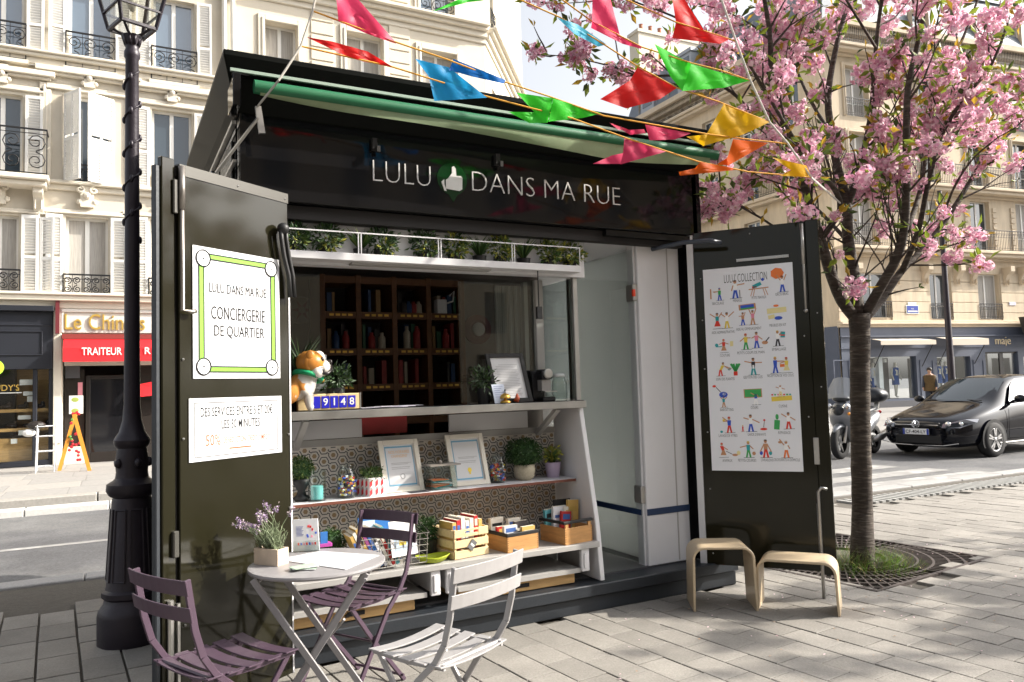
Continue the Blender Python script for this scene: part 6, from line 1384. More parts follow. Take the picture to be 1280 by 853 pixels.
X = cxp(633, 4.46); t = thing('reception_bell', 'brass reception bell in front of the blue card', 'bell', (X, 4.475, CZ)); b = MB(); b.lathe([(.036, 0), (.038, .006), (.03, .014), (.012, .02), (.01, .03)], (X, 4.475, CZ), 20); b.lathe([(.036, .03), (.037, .036), (.03, .052), (.014, .062), (.003, .064)], (X, 4.475, CZ), 20); b.build('dome', M_BRASS, t, smooth=True); b = MB(); b.tube([(X, 4.475, CZ+.06), (X, 4.475, CZ+.082)], .003, 6); b.sph((X, 4.475, CZ+.084), .005, 8, 6); b.build('button', M_DARK, t)
b = MB(); X = cxp(645, 4.50); b.tube([(X, 4.50, CZ+.004), (X+.012, 4.50, CZ+.03), (X+.01, 4.50, CZ+.06)], [.018, .017, .003], 10); tag(b.build('figurine', mat('terracotta_red', (.42, .08, .03), .4), None, smooth=True), 'small red-brown figurine beside the brass bell', 'figurine')
# coffee machine
X = cxp(675, 4.56); t = thing('coffee_machine', 'black pod coffee machine with a chrome dial on the counter', 'machine', (X, 4.52, CZ)); b = MB(); b.prism([(-.01, 0), (.10, 0), (.10, .19), (.08, .215), (-.0, .205), (-.012, .19)], lambda u, v, w: (X+w, 4.57+u, CZ+v), -.055, .04); b.bx(X-.02, X+.075, 4.47, 4.57, CZ, CZ+.03); b.prism([(-.09, .15), (.0, .145), (.0, .215), (-.07, .215), (-.09, .2)], lambda u, v, w: (X+w, 4.57+u, CZ+v), -.02, .06); b.build('body', mat('machine_black', (.014, .014, .016), .25), t, bevel=.006)
b = MB(); bb = MB(); bb.lathe([(.033, 0), (.033, .012), (.026, .018), (.002, .018)], (0, 0, 0), 20); b.v = [(X+.02+p[0], 4.478-p[2], CZ+.185+p[1]) for p in bb.v]; b.f = bb.f; b.m = bb.m; b.build('dial', M_ALU, t, smooth=True, auto=40); b = MB(); b.bx(X-.015, X+.055, 4.50, 4.565, CZ+.07, CZ+.145); b.build('outlet', mat('outlet_grey', (.22, .21, .2), .4), t); b = MB(); b.bx(X-.015, X+.08, 4.46, 4.51, CZ+.062, CZ+.069); b.build('cup_rest', M_ALU, t)
X = cxp(701, 4.52); t = thing('storage_jar', 'empty clip-top glass jar at the glazed end of the counter', 'jar', (X, 4.53, CZ)); b = MB(); b.lathe([(.048, 0), (.052, .01), (.052, .125), (.04, .15), (.04, .16), (.037, .16), (.037, .15), (.049, .123), (.049, .012), (.001, .01)], (X, 4.53, CZ), 22); b.build('glass', M_GLS, t, smooth=True); b = MB(); b.lathe([(.043, .162), (.044, .175), (.036, .185)], (X, 4.53, CZ), 20); b.tube([(X+.042, 4.51, CZ+.17), (X+.062, 4.50, CZ+.13)], .003, 5); b.build('lid', mat('lid_frost', (.5, .52, .52), .2), t, smooth=True)
X = cxp(605, 4.60); t = thing('pot_plant', 'dusty green plant in a dark pot behind the black framed document', 'plant', (X, 4.60, CZ)); pot(t, (X, 4.60, CZ), .05, .10, M_POTB); b = MB(); bush(b, (X, 4.60, CZ+.155), .08, 280, .035, .013, [3, 3, 1], inner=.3); b.build('foliage', GREENS, t)
# round red wall clock / fan on the back wall right of the cabinet
t = thing('wall_medallion', 'round red wall ornament with a pale centre inside the kiosk', 'ornament', tuple(ony(597, 412, 6.03))); c = ony(597, 412, 6.03); b = MB(); bb = MB(); bb.lathe([(.13, 0), (.13, .02), (.08, .03), (.075, .02)], (0, 0, 0), 24); b.v = [(c.x+p[0], 6.045-p[2], c.z+p[1]) for p in bb.v]; b.f = bb.f; b.m = bb.m; b.build('rim', mat('medallion_red', (.08, .012, .01), .5), t); b = MB(); b.sph(c+Vector((0, -.02, 0)), .06, 12, 8, sc=(1, .3, 1)); b.build('centre', mat('medallion_pale', (.22, .22, .21), .4), t)
c = ony(377, 388, 6.03); t = thing('wall_plate', 'round plate with red star pattern hanging inside behind the left pane', 'ornament', tuple(c)); b = MB(); bb = MB(); bb.lathe([(.11, 0), (.10, .015), (.02, .01)], (0, 0, 0), 20); b.v = [(c.x+p[0], 6.045-p[2], c.z+p[1]) for p in bb.v]; b.f = bb.f; b.m = bb.m; b.build('disc', mat('plate_bone', (.16, .13, .10), .5), t); b = MB()
for k in range(6): a = k*PI/3; b.add([tuple(c+Vector((.085*math.cos(a), -.016, .085*math.sin(a)))), tuple(c+Vector((.03*math.cos(a+.5), -.016, .03*math.sin(a+.5)))), tuple(c+Vector((.03*math.cos(a-.5), -.016, .03*math.sin(a-.5))))], [(0, 1, 2)])
b.build('star', mat('star_red', (.12, .012, .012), .5), t)
# small white appliance with a cable in the cabinet
c = ony(555, 385, PY-.01); b = MB(); b.bx(c.x-.05, c.x+.03, PY-.0, PY+.08, rowsz[1]+.02, rowsz[1]+.13); b.tube([(c.x+.03, PY+.02, rowsz[1]+.1), (c.x+.09, PY+.02, rowsz[1]+.12), (c.x+.10, PY+.02, rowsz[1]+.2), (c.x+.06, PY+.02, rowsz[1]+.16)], .008, 6); tag(b.build('small_appliance', mat('appliance_grey', (.45, .45, .46), .4), None, bevel=.006), 'small pale grey appliance with a coiled cable in the top of the pigeonholes', 'appliance')
# ================================================================ bistro furniture
def metal_paint(name, col): return mat(name, col, .42, var=.06, vscale=20, spec=.45, rvar=.08)
M_CH_P = metal_paint('paint_plum', (.062, .038, .058)); M_CH_G = metal_paint('paint_grey', (.31, .30, .30)); M_TB = metal_paint('paint_table_grey', (.25, .24, .245))
def bistro_chair(label, loc, rz, m):
    t = thing('folding_chair', label, 'chair', loc, rz, 'folding bistro chairs')
    hw = .178
    for s in (-1, 1):
        x = s*hw      # upright that becomes the front leg
        pts = [(x, -.265, .82), (x, -.252, .74), (x, -.235, .64), (x, -.205, .54), (x, -.155, .465), (x, -.06, .38), (x, .21, .0)]
        b = MB(); b.ribbon([(p_[0], p_[1], p_[2]) for p_ in pts[:4]], .012, .026, (1, 0, 0)); b.ribbon(pts[3:], .014, .024, (1, 0, 0)); b.build('upright', m, t, world=False, bevel=.002)
        b = MB(); b.ribbon([(s*(hw-.022), .165, .44), (s*(hw-.022), .02, .25), (s*(hw-.022), -.20, .0)], .014, .022, (1, 0, 0)); b.build('leg', m, t, world=False, bevel=.002)
        b = MB(); b.ribbon([(s*(hw-.014), .19, .448), (s*(hw-.014), 0, .442), (s*(hw-.014), -.19, .452)], .012, .02, (1, 0, 0)); b.build('seat_rail', m, t, world=False)
    for (y, z, h) in ((-.262, .795, .055), (-.247, .70, .052)):
        b = MB(); n = 8; V = []
        for i in range(n+1):
            x = -.202+.404*i/n; bow = -.022*(1-(x/.202)**2)
            for dz in (-h/2, h/2):
                for dy in (-.004, .004): V.append((x, y-.014+bow+dy+dz*-.18, z+dz))
        F_ = [(0, 1, 3, 2), (4*n, 4*n+2, 4*n+3, 4*n+1)]
        for i in range(n):
            a = 4*i; F_ += [(a, a+2, a+6, a+4), (a+1, a+5, a+7, a+3), (a+2, a+3, a+7, a+6), (a, a+4, a+5, a+1)]
        b.add(V, F_); b.build('back_slat', m, t, world=False, bevel=.0015)
    for k in range(5):
        y = -.165+k*.082; b = MB(); n = 8; V = []
        for i in range(n+1):
            x = -.19+.38*i/n; dip = -.014*(1-(x/.19)**2)
            for dy in (-.029, .029):
                for dz in (0, .006): V.append((x, y+dy, .452+dip+dz+(.004 if k in (0, 4) else 0)))
        F_ = [(0, 1, 3, 2), (4*n, 4*n+2, 4*n+3, 4*n+1)]
        for i in range(n):
            a = 4*i; F_ += [(a, a+2, a+6, a+4), (a+1, a+5, a+7, a+3), (a+2, a+3, a+7, a+6), (a, a+4, a+5, a+1)]
        b.add(V, F_); b.build('seat_slat', m, t, world=False, bevel=.0012)
    b = MB(); b.tube([(-hw, -.17, .455), (hw, -.17, .455)], .008, 6); b.tube([(-hw, .17, .05), (hw, .17, .05)], .007, 6); b.tube([(-hw, -.17, .035), (hw, -.17, .035)], .007, 6); b.tube([(-hw, .02, .25), (hw, .02, .25)], .006, 6); build_each(b, 'crossbar', m, t, world=False)
    return t
def facing(dx, dy): return math.atan2(dy, dx)-PI/2
bistro_chair('plum folding chair standing with its back to the open door leaf and lamp post', (.405, 3.222, 0), facing(.907, .42), M_CH_P)
bistro_chair('plum folding chair pushed between the round table and the kiosk shelves', (1.075, 3.845, 0), facing(-.865, -.5), M_CH_P)
bistro_chair('pale grey folding chair with slatted seat beside the round table', (1.145, 2.885, 0), facing(-.41, .91), M_CH_G)
# round table
TC = Vector((.823, 3.495, 0)); t = thing('bistro_table', 'round grey metal folding table with crossed legs', 'table', tuple(TC)); b = MB(); b.lathe([(.27, .688), (.294, .692), (.298, .70), (.296, .708), (.285, .711), (.002, .711)], TC, 48); b.build('tabletop', M_TB, t, smooth=True, auto=30)
ta = math.radians(-24); ax = Vector((math.cos(ta), math.sin(ta), 0)); ay = Vector((-math.sin(ta), math.cos(ta), 0))
for s in (-1, 1):
    for d in (-1, 1):
        off = ay*(.17*s+.012*d); b = MB(); b.ribbon([TC+off+ax*(.235*d)+Vector((0, 0, .685)), TC+off-ax*(.23*d)], .013, .028, ay); b.build('leg', M_TB, t, bevel=.002)
b = MB()
for d in (-1, 1): b.tube([TC+ay*.18-ax*(.21*d)+Vector((0, 0, .06)), TC-ay*.18-ax*(.21*d)+Vector((0, 0, .06))], .008, 6); b.tube([TC+ay*.18+ax*(.23*d)+Vector((0, 0, .66)), TC-ay*.18+ax*(.23*d)+Vector((0, 0, .66))], .008, 6)
b.tube([TC+ay*.17+Vector((0, 0, .343)), TC-ay*.17+Vector((0, 0, .343))], .007, 6); b.tube([TC+ay*.17-ax*.1+Vector((0, 0, .2)), TC-ay*.17+ax*.14+Vector((0, 0, .5))], .006, 6); build_each(b, 'crossbar', M_TB, t)
TZ = .711
# lavender planter
p = onz(346, 707, TZ); c = Vector((p.x-.015, p.y+.045, TZ)); rz_ = .62; t = thing('lavender_planter', 'small pale wooden box of lavender on the round table', 'plant', tuple(c), 0); MP = Matrix.Translation(c) @ Matrix.Rotation(rz_, 4, 'Z'); M_PALEW = mat('planter_wood', (.58, .47, .36), .7, var=.12, vscale=12)
for q in ((-.034, .034, -.07, -.063, 0, .072), (-.034, .034, .063, .07, 0, .072), (-.034, -.027, -.0628, .0628, 0, .072), (.027, .034, -.0628, .0628, 0, .072)): b = MB(); b.bx(*q, 0, MP); b.build('side_board', M_PALEW, t, bevel=.0015)
b = MB(); b.bx(-.026, .026, -.062, .062, 0, .06, 0, MP); b.build('soil', M_SOIL, t)
b = MB(); fl_ = MB()
for i in range(150):
    st = MP @ Vector((ru(-.02, .02), ru(-.05, .05), .06)); d = Vector((ru(-.55, .35), ru(-.45, .45), 1)).normalized(); h = ru(.05, .12); e = st+d*h
    s_ = d.orthogonal().normalized()*.0018; b.add([st-s_, st+s_, e], [(0, 1, 2)], 0)
    for k in range(4): leafq(b, st+d*h*ru(.2, 1), d+rdir()*.7, ru(.012, .024), .004, random.choice((0, 1)))
for i in range(17):
    st = MP @ Vector((ru(-.02, .02), ru(-.05, .05), .07)); d = Vector((ru(-1.0, .35), ru(-.5, .5), 1)).normalized(); h = ru(.13, .20); m_ = st+d*h*.6; e = m_+(d+Vector((ru(-.5, .2), 0, -.25))).normalized()*h*.45
    b.tube([st, m_, e], .0016, 4, 0)
    for k in range(26): f_ = e+(m_-e)*ru(-.1, .45)+rdir()*.006; leafq(fl_, f_, rdir(), .012, .008, random.choice((0, 0, 1)))
b.build('foliage', [mat('lav_green', (.16, .20, .11), .6), mat('lav_grey', (.24, .28, .17), .6)], t); kind(fl_.build('flowers', [mat('lav_mauve', (.30, .22, .34), .7), mat('lav_pale', (.42, .34, .36), .7)], t), 'stuff')
# acrylic leaflet holder, papers
p = onz(382, 689, TZ); G = tilted((p.x-.055, p.y+.0, TZ+.001), (1, -.38, 0), (-.02, .12, 1)); t = thing('leaflet_stand', 'upright stack of white leaflets in a clear holder on the round table', 'leaflets', (p.x, p.y, TZ)); b = MB(); gbox(b, G, 0, .118, .004, .15, -.022, 0); b.build('leaflets', M_PAPER, t); b = MB(); gbox(b, G, -.003, .121, 0, .004, -.03, .012); gbox(b, G, -.003, .121, .004, .05, .0035, .0055); b.build('holder', M_GLS, t)
b = MB()
for k in range(8): gbox(b, G, .016, .05-.004*(k % 3), .125-k*.006-.01, .127-k*.006-.01, 0, .0006, 0)
for k in range(10): u = .062+.045*rnd(); v = .045+.07*rnd(); gbox(b, G, u, u+.008, v, v+.010, 0, .0007, 1+k % 3)
for k in range(7): u = .02+k*.013; gbox(b, G, u, u+.007, .03, .042, 0, .0007, 1+k % 3)
b.build('print', [mat('ink_blue', (.05, .08, .3), .7), mat('print_r', PCOL['r'], .5), mat('print_b', PCOL['b'], .5), mat('print_p', PCOL['p'], .7)], t)
p = onz(402, 686, TZ); b = MB(); b.bx(p.x, p.x+.06, p.y+.03, p.y+.09, TZ, TZ+.015); b.bx(p.x+.005, p.x+.04, p.y+.04, p.y+.05, TZ+.015, TZ+.07, 1); tag(b.build('card_pack', [mat('pack_magenta', (.40, .06, .30), .5), mat('cover_blue', (.03, .14, .40), .4)], None), 'blue and magenta cards behind the leaflet stand', 'cards')
P4 = [onz(346, 700, TZ+.0015), onz(400, 689.5, TZ+.0015), onz(474, 694.5, TZ+.0015), onz(432, 712.5, TZ+.0015)]; b = MB(); b.add([tuple(q) for q in P4]+[(q.x, q.y, TZ+.0035) for q in P4], [(0, 1, 2, 3), (7, 6, 5, 4), (0, 4, 5, 1), (1, 5, 6, 2), (2, 6, 7, 3), (3, 7, 4, 0)]); tag(b.build('paper_mat', M_PAPER, None), 'large white paper sheet lying on the round table', 'paper')
p = onz(380, 712, TZ); b = MB()
for k in range(5): M = Matrix.Translation((p.x, p.y, TZ+.004+k*.0022)) @ Matrix.Rotation(-.5+k*.2, 4, 'Z') @ Matrix.Rotation(.02, 4, 'X'); b.bx(-.055, .055, -.028, .028, 0, .0018, k % 3, M)
tag(b.build('leaflet_fan', [M_PAPER, mat('leaf_green_print', (.35, .48, .35), .6), mat('print_k', PCOL['k'], .5)], None), 'fanned green and white leaflets at the edge of the round table', 'leaflets')
# bent plywood stools
M_PLY = mat('birch_ply', (.50, .395, .265), .45, var=.08, vscale=5, stretch=(1, 8, 8), coat=.15)
def bent_stool(label, pL, pR, h, depth, cut):
    pL = Vector(pL); pR = Vector(pR); U = (pR-pL).normalized(); W = Vector((-U.y, U.x, 0)); 
    if W.dot(Vector((.5, .9, 0))) < 0: W = -W
    L = (pR-pL).length; t = thing('plywood_stool', label, 'stool', tuple((pL+pR)/2+W*depth/2), group='bent plywood stools'); r = .07; th = .016
    path = [(0.0, 0.0), (.004, h*.4)]
    for a in np.linspace(PI, PI/2, 8): path.append((.008+r+r*math.cos(a), h-r+r*math.sin(a)))
    for a in np.linspace(PI/2, 0, 8): path.append((L-.008-r+r*math.cos(a), h-r+r*math.sin(a)))
    path += [(L-.004, h*.4), (L, 0)]
    b = MB(); pts = [pL+U*u+Vector((0, 0, v))+W*depth/2 for u, v in path]; b.ribbon(pts, depth, th, W); b.build('shell', M_PLY, t, bevel=.003, smooth=True, auto=35)
    if cut:
        b = MB()
        for (u, du) in ((0, -.0095),): b.add([tuple(pL+U*(du+.001)+W*(depth*.5+k)+Vector((0, 0, z_))) for k, z_ in ((-.045, .235), (.045, .235), (.045, .265), (-.045, .265))], [(0, 1, 2, 3)])
        b.build('hand_slot', mat('slot_dark', (.10, .06, .03), .8), t)
    return t
bent_stool('taller bent plywood stool at the kiosk step', (3.30, 3.90, 0), (3.63, 3.69, 0), .395, .30, False)
bent_stool('lower bent plywood stool tucked under the taller one, with a rod behind', (3.655, 3.715, 0), (3.945, 3.335, 0), .315, .27, True)
# ================================================================ lamp post
M_LAMP = mat('cast_iron_plum', (.022, .017, .024), .42, var=.2, vscale=8, bump=.15, bscale=40, metal=.2)
LC = Vector((.125, 5.33, 0)); lp = thing('street_lamp', 'tall dark cast-iron lamp post with glass lantern beside the kiosk', 'lamp post', tuple(LC))
def lz(y): 
    lo, hi = -1, 8
    for _ in range(40):
        m = (lo+hi)/2; d = Vector((LC.x, LC.y, m-CAMZ)); c = d.dot(Vector(_u2))/d.dot(Vector(_f)); yy = 426.5-FPX*c
        if yy > y: lo = m
        else: hi = m
    return m
sc_ = LC.dot(Vector((.465, .885, 0)))/FPX
prof = [(37, 803), (37.5, 800), (37.5, 765), (36, 758), (31, 750), (30, 745), (33, 742), (33, 736), (29, 733), (28, 728), (22, 625), (21, 621), (26, 618), (29, 612), (28.5, 604), (22, 600), (19, 597), (18, 590), (19, 575), (17, 560), (20, 556), (21, 550), (19, 546), (15, 540), (11, 525), (9.5, 505), (9, 440), (8.8, 300), (8.3, 200), (7.8, 75), (9.5, 72), (9.5, 66), (7.8, 63), (7.8, 58), (11.5, 50), (12, 46)]
def oct_(tt, zz): return 1+(.03*abs(math.cos(4*tt)) if zz < lz(620) else 0)
b = MB(); b.lathe([(r*sc_, lz(y)) for r, y in prof], LC, 32, fn=oct_); b.build('post', M_LAMP, lp, smooth=True, auto=35)
b = MB()
for k in range(8):
    a = k*PI/4+.2; r0, r1 = 28.5*sc_, 23.5*sc_; z0_, z1_ = lz(722), lz(635)
    for da in (-.27, .27): b.tube([(LC.x+r0*math.cos(a+da), LC.y+r0*math.sin(a+da), z0_), (LC.x+r1*math.cos(a+da), LC.y+r1*math.sin(a+da), z1_)], .006, 5)
    b.tube([(LC.x+r0*math.cos(a-.27), LC.y+r0*math.sin(a-.27), z0_), (LC.x+r0*math.cos(a+.27), LC.y+r0*math.sin(a+.27), z0_)], .006, 5); b.tube([(LC.x+r1*math.cos(a-.27), LC.y+r1*math.sin(a-.27), z1_), (LC.x+r1*math.cos(a+.27), LC.y+r1*math.sin(a+.27), z1_)], .006, 5)
b.build('base_panels', M_LAMP, lp)
b = MB()
for k in range(5): a = k*1.26; b.sph((LC.x+.095*math.cos(a), LC.y+.095*math.sin(a), lz(578)), .03, 8, 6, sc=(.8, .8, 1)); 
pts = []
for i in range(120): a = i*.26; z_ = lz(300)+(lz(90)-lz(300))*i/119; pts.append((LC.x+.044*math.cos(a), LC.y+.044*math.sin(a), z_))
b.tube(pts, .006, 5)
for i in range(0, 120, 6):
    p_ = Vector(pts[i]); b.sph(p_, .014, 6, 5, sc=(1, 1, 1.8))
for k in range(10): a = k*PI/5; b.bar((LC.x+.04*math.cos(a), LC.y+.04*math.sin(a), lz(58)), (LC.x+.058*math.cos(a), LC.y+.058*math.sin(a), lz(47)), .016, .01)
kind(b.build('ornament', M_LAMP, lp, smooth=True), 'stuff')
# lantern (tapered square) rising out of the frame
zb = lz(37); zt_ = zb+.50; rb, rt = .105, .205; la = .35
def lq(r, z, k): a = la+k*PI/2+PI/4; return Vector((LC.x+r*1.41*math.cos(a), LC.y+r*1.41*math.sin(a), z))
zm = lz(17); rm = .13
b = MB()
for k in range(4):
    b.bar(lq(rb, zb, k), lq(rt, zt_, k), .018, .018); b.bar(lq(rb, zb, k), lq(rb, zb, k+1), .018, .018); b.bar(lq(rt, zt_, k), lq(rt, zt_, k+1), .022, .03); b.bar(lq(rm, zm, k), lq(rm, zm, k+1), .012, .012)
    b.tube([Vector((LC.x, LC.y, lz(46))), lq(.04, lz(44), k), lq(rb*.8, lz(36), k), lq(rb, zb, k)], .009, 6)
b.build('lantern_frame', M_LAMP, lp)
for k in range(4): b = MB(); b.add([lq(rb, zb, k), lq(rb, zb, k+1), lq(rt, zt_, k+1), lq(rt, zt_, k)], [(0, 1, 2, 3)]); b.build('lantern_pane', glassmat('lantern_glass', (.85, .85, .8), .12, .1), lp)
b = MB(); V = [lq(rt*1.08, zt_+.01, k) for k in range(4)]+[lq(.05, zt_+.22, k) for k in range(4)]; b.add(V, [(0, 1, 5, 4), (1, 2, 6, 5), (2, 3, 7, 6), (3, 0, 4, 7), (4, 5, 6, 7), (3, 2, 1, 0)]); b.lathe([(.05, 0), (.06, .05), (.03, .1), (.012, .16)], (LC.x, LC.y, zt_+.22), 12); b.build('lantern_roof', M_LAMP, lp)
b = MB(); b.lathe([(.012, 0), (.035, .05), (.045, .14), (.02, .2)], (LC.x, LC.y, zb+.12), 14); b.build('lamp_bulb', mat('lamp_globe', (.7, .68, .62), .5), lp, smooth=True)
# ================================================================ bunting
FLAGM = {k: mat('flag_'+k, c_, .45, transl=.62, spec=.4) for k, c_ in {'red': (.75, .02, .02), 'pink': (.80, .06, .16), 'blue': (.02, .36, .75), 'green': (.06, .72, .04), 'yellow': (.90, .52, .01), 'orange': (.90, .15, .01), 'sky': (.10, .55, .80), 'deep': (.01, .18, .62)}.items()}
M_CORD = mat('cord_yellow', (.62, .30, .03), .7); M_ROPE = mat('rope_grey', (.42, .40, .36), .8)
def fdep(x): return 3.70+(x-376)*(4.84-3.70)/(950-376)
def FP(x, y, dd=0): return ondep(x, y, fdep(x)+dd)
def zp(l, ox, oy, s): return [(ox+x/s, oy+y/s) for x, y in l]
def bunting(label, line, flags):
    t = thing('bunting', label, 'bunting', tuple(FP(*line[-1])), group='bunting strings over the kiosk'); b = MB()
    pts = []
    for (x0, y0), (x1, y1) in zip(line, line[1:]):
        for k in range(3): q = k/3; pts.append(FP(x0+(x1-x0)*q, y0+(y1-y0)*q))
    pts.append(FP(*line[-1])); b.tube(pts, .0045, 5); b.build('cord', M_CORD, t)
    for col, polys in flags:
        b = MB()
        for poly in polys:
            # curved sheet: fan around centroid with a little depth
            cx = sum(p_[0] for p_ in poly)/len(poly); cy = sum(p_[1] for p_ in poly)/len(poly); n = len(poly); k0 = len(b.v)
            ring_ = []; ph = ru(0, 6)
            for i in range(n):
                (x0, y0), (x1, y1) = poly[i], poly[(i+1) % n]
                for q in range(6): f_ = q/6; ring_.append((x0+(x1-x0)*f_, y0+(y1-y0)*f_))
            N = len(ring_); V = []; fr_ = (1.0, .8, .6, .4, .2)
            for k_ in fr_:
                for (x, y) in ring_:
                    X_, Y_ = cx+(x-cx)*k_, cy+(y-cy)*k_
                    V.append(FP(X_, Y_, -.02+.035*math.sin(X_*.06+Y_*.05+ph)+.010*math.sin(X_*.21-Y_*.13+ph)))
            V.append(FP(cx, cy, -.02+.035*math.sin(cx*.06+cy*.05+ph)))
            F_ = [(k_*N+i, k_*N+(i+1) % N, (k_+1)*N+(i+1) % N, (k_+1)*N+i) for k_ in range(len(fr_)-1) for i in range(N)]+[((len(fr_)-1)*N+i, (len(fr_)-1)*N+(i+1) % N, len(fr_)*N) for i in range(N)]
            b.add(V, F_)
        b.build('flag', FLAGM[col], t, smooth=True)
a3 = lambda l: zp(l, 600, 0, 3.16); q4 = lambda l: zp(l, 600, 0, 4.267); e3 = lambda l: zp(l, 280, 0, 3.556); r3 = lambda l: zp(l, 880, 0, 3.16)
bunting('lowest flag string with red, blue, pink, orange and yellow flags along the awning', [(376, 58), (491, 84), (609, 121), (666, 136), (715, 148), (783, 173), (872, 202), (935, 215), (1014, 222)],
    [('red', [e3([(365, 165), (480, 185), (640, 230), (750, 298), (620, 275), (520, 240)])]), ('blue', [e3([(850, 262), (1000, 300), (1170, 435), (935, 450), (910, 340)])]),
     ('pink', [a3([(570, 545), (735, 600), (555, 650), (565, 605)]), a3([(445, 648), (520, 615), (566, 605), (555, 648)])]), ('orange', [a3([(870, 640), (1030, 670), (790, 695), (785, 680), (850, 665)])]), ('yellow', [r3([(270, 622), (405, 655), (425, 700), (300, 695), (345, 675)])])])
bunting('flag string with pink, deep blue and bright green flags crossing the roof edge', [(391, 14), (495, 53), (560, 75), (632, 103), (690, 122), (755, 145), (885, 168), (940, 175), (985, 180)],
    [('pink', [[(420, -8), (443, -6), (494, 52), (423, 27)], [(423, 27), (494, 52), (495, 55), (460, 43)]]), ('deep', [[(567, 74), (632, 100), (630, 105), (590, 96), (561, 88)]]), ('green', [q4([(195, 495), (390, 525), (360, 655), (260, 658), (290, 600)]), q4([(390, 525), (645, 605), (550, 630), (365, 650)]), q4([(150, 597), (290, 600), (340, 630), (260, 655)])]),
     ('pink', [q4([(880, 665), (1125, 712), (1040, 745), (905, 750)]), q4([(690, 655), (740, 695), (875, 690), (885, 712), (800, 720)])]), ('orange', [a3([(1000, 550), (1140, 565), (980, 655), (975, 630)]), a3([(935, 650), (975, 625), (985, 655)])])])
bunting('flag string with sky blue, scarlet and large yellow flags ending on the rope', [(560, -30), (650, 0), (700, 22), (757, 57), (795, 82), (846, 110), (900, 128), (962, 153)],
    [('green', [[(539, 15), (572, 0), (600, -12), (627, -2), (585, 3)]]), ('sky', [q4([(412, 95), (520, 130), (675, 238), (630, 250), (500, 180)])]), ('red', [q4([(840, 360), (1050, 470), (960, 530), (780, 580), (640, 530), (800, 430)])]), ('yellow', [[(905, 130), (962, 153), (930, 168), (878, 183), (883, 168)], [(858, 171), (884, 168), (880, 183)]])])
bunting('flag string with a crimson and a big lime green flag under the blossoms', [(660, -34), (703, 0), (740, 27), (802, 59), (864, 79), (900, 88), (938, 101)],
    [('pink', [q4([(600, -30), (690, -30), (745, 185), (598, 115)]), q4([(598, 115), (592, 150), (760, 235), (860, 262), (860, 250), (700, 170)])]), ('green', [[(818, 55), (864, 80), (853, 114), (838, 96)], [(864, 80), (937, 101), (905, 110), (853, 114)]])])
bunting('topmost flag string with one scarlet flag against the blossoms', [(740, -22), (783, 0), (845, 28), (900, 45), (920, 52)], [('red', [q4([(1020, -40), (1075, -30), (1195, 165), (1045, 120)]), q4([(1045, 120), (1025, 205), (1280, 235), (1330, 210)])])])
b = MB(); b.tube([ony(323, 132, 4.05), FP(349, 100), FP(376, 58), FP(391, 14), FP(402, -40), FP(415, -110)], .006, 6); tag(b.build('guy_rope', M_ROPE, None), 'thin grey rope rising from the awning corner, carrying the flag strings', 'rope')
TB_ = Vector((5.15, 4.12, 0))
b = MB(); b.tube([FP(880, -60), FP(902, 0), FP(920, 52), FP(938, 101), FP(962, 153), FP(985, 180), FP(1014, 222), ondep(1057, 260, 5.9)], .007, 6); tag(b.build('guy_rope', mat('rope_white', (.62, .60, .56), .8), None), 'white rope running from the tree fork up over the flags', 'rope')
# ================================================================ cherry tree
M_BARK = mat('cherry_bark', (.050, .038, .030), .85, var=.35, vscale=5, stretch=(1.0, 1.0, 6), bump=1.0, bscale=12, col2=(.12, .10, .08), c2lo=.52, c2hi=.72, c2scale=9)
TR = Vector((5.205, 4.15, 0)); TD = TR.dot(Vector((.465, .885, 0)))
tree = thing('cherry_tree', 'blossoming cherry tree with pink pompom flowers in an iron grate', 'tree', tuple(TR))
def tp(x, y, dd=0.0): return ondep(x, y, TD+dd)
BR = []      # (points, radii)
trunk = [TR+Vector((0, 0, -.03)), TR+Vector((0, 0, .06)), tp(1078, 640), tp(1076, 560), tp(1075, 480), tp(1075, 420), tp(1074, 392)]
BR.append((trunk, [.105, .090, .078, .075, .074, .076, .080]))
def limb_(pts, r0, r1): r0 *= .60; r1 *= .7; BR.append(([tp(*p_) for p_ in pts], [r0+(r1-r0)*i/(len(pts)-1) for i in range(len(pts))]))
limb_([(1072, 400), (1052, 375, .0), (1036, 335, -.1), (1026, 300, -.15), (1012, 255, -.2), (998, 205, -.3), (978, 150, -.4), (965, 95, -.5), (962, 40, -.6), (950, -30, -.7)], .085, .018)
limb_([(1072, 395), (1068, 350, .1), (1060, 300, .2), (1058, 255, .25), (1048, 215, .3), (1040, 170, .35), (1035, 120, .4), (1045, 60, .5), (1060, 0, .6), (1068, -60, .6)], .09, .02)
limb_([(1058, 262, .25), (1072, 220, .2), (1082, 180, .1), (1090, 130, 0), (1095, 60, -.1), (1102, 0, -.2), (1110, -50, -.2)], .05, .014)
limb_([(1080, 395), (1100, 360, -.1), (1122, 320, -.2), (1131, 280, -.25), (1133, 230, -.3), (1133, 170, -.35), (1135, 110, -.4), (1146, 60, -.4), (1158, 0, -.45), (1168, -60, -.5)], .07, .018)
limb_([(1080, 400), (1104, 372, .2), (1126, 340, .3), (1148, 318, .4), (1175, 285, .5), (1205, 240, .6), (1236, 190, .7), (1275, 155, .8), (1310, 110, .9)], .06, .014)
limb_([(1126, 342, .3), (1140, 310, .2), (1150, 280, .1), (1160, 230, 0), (1175, 175, -.1), (1200, 130, -.2), (1240, 80, -.3), (1262, 20, -.3)], .045, .012)
limb_([(1133, 290, -.25), (1150, 240, .0), (1158, 190, .2), (1168, 140, .4), (1190, 80, .5), (1215, 20, .6), (1235, -40, .7)], .035, .012)
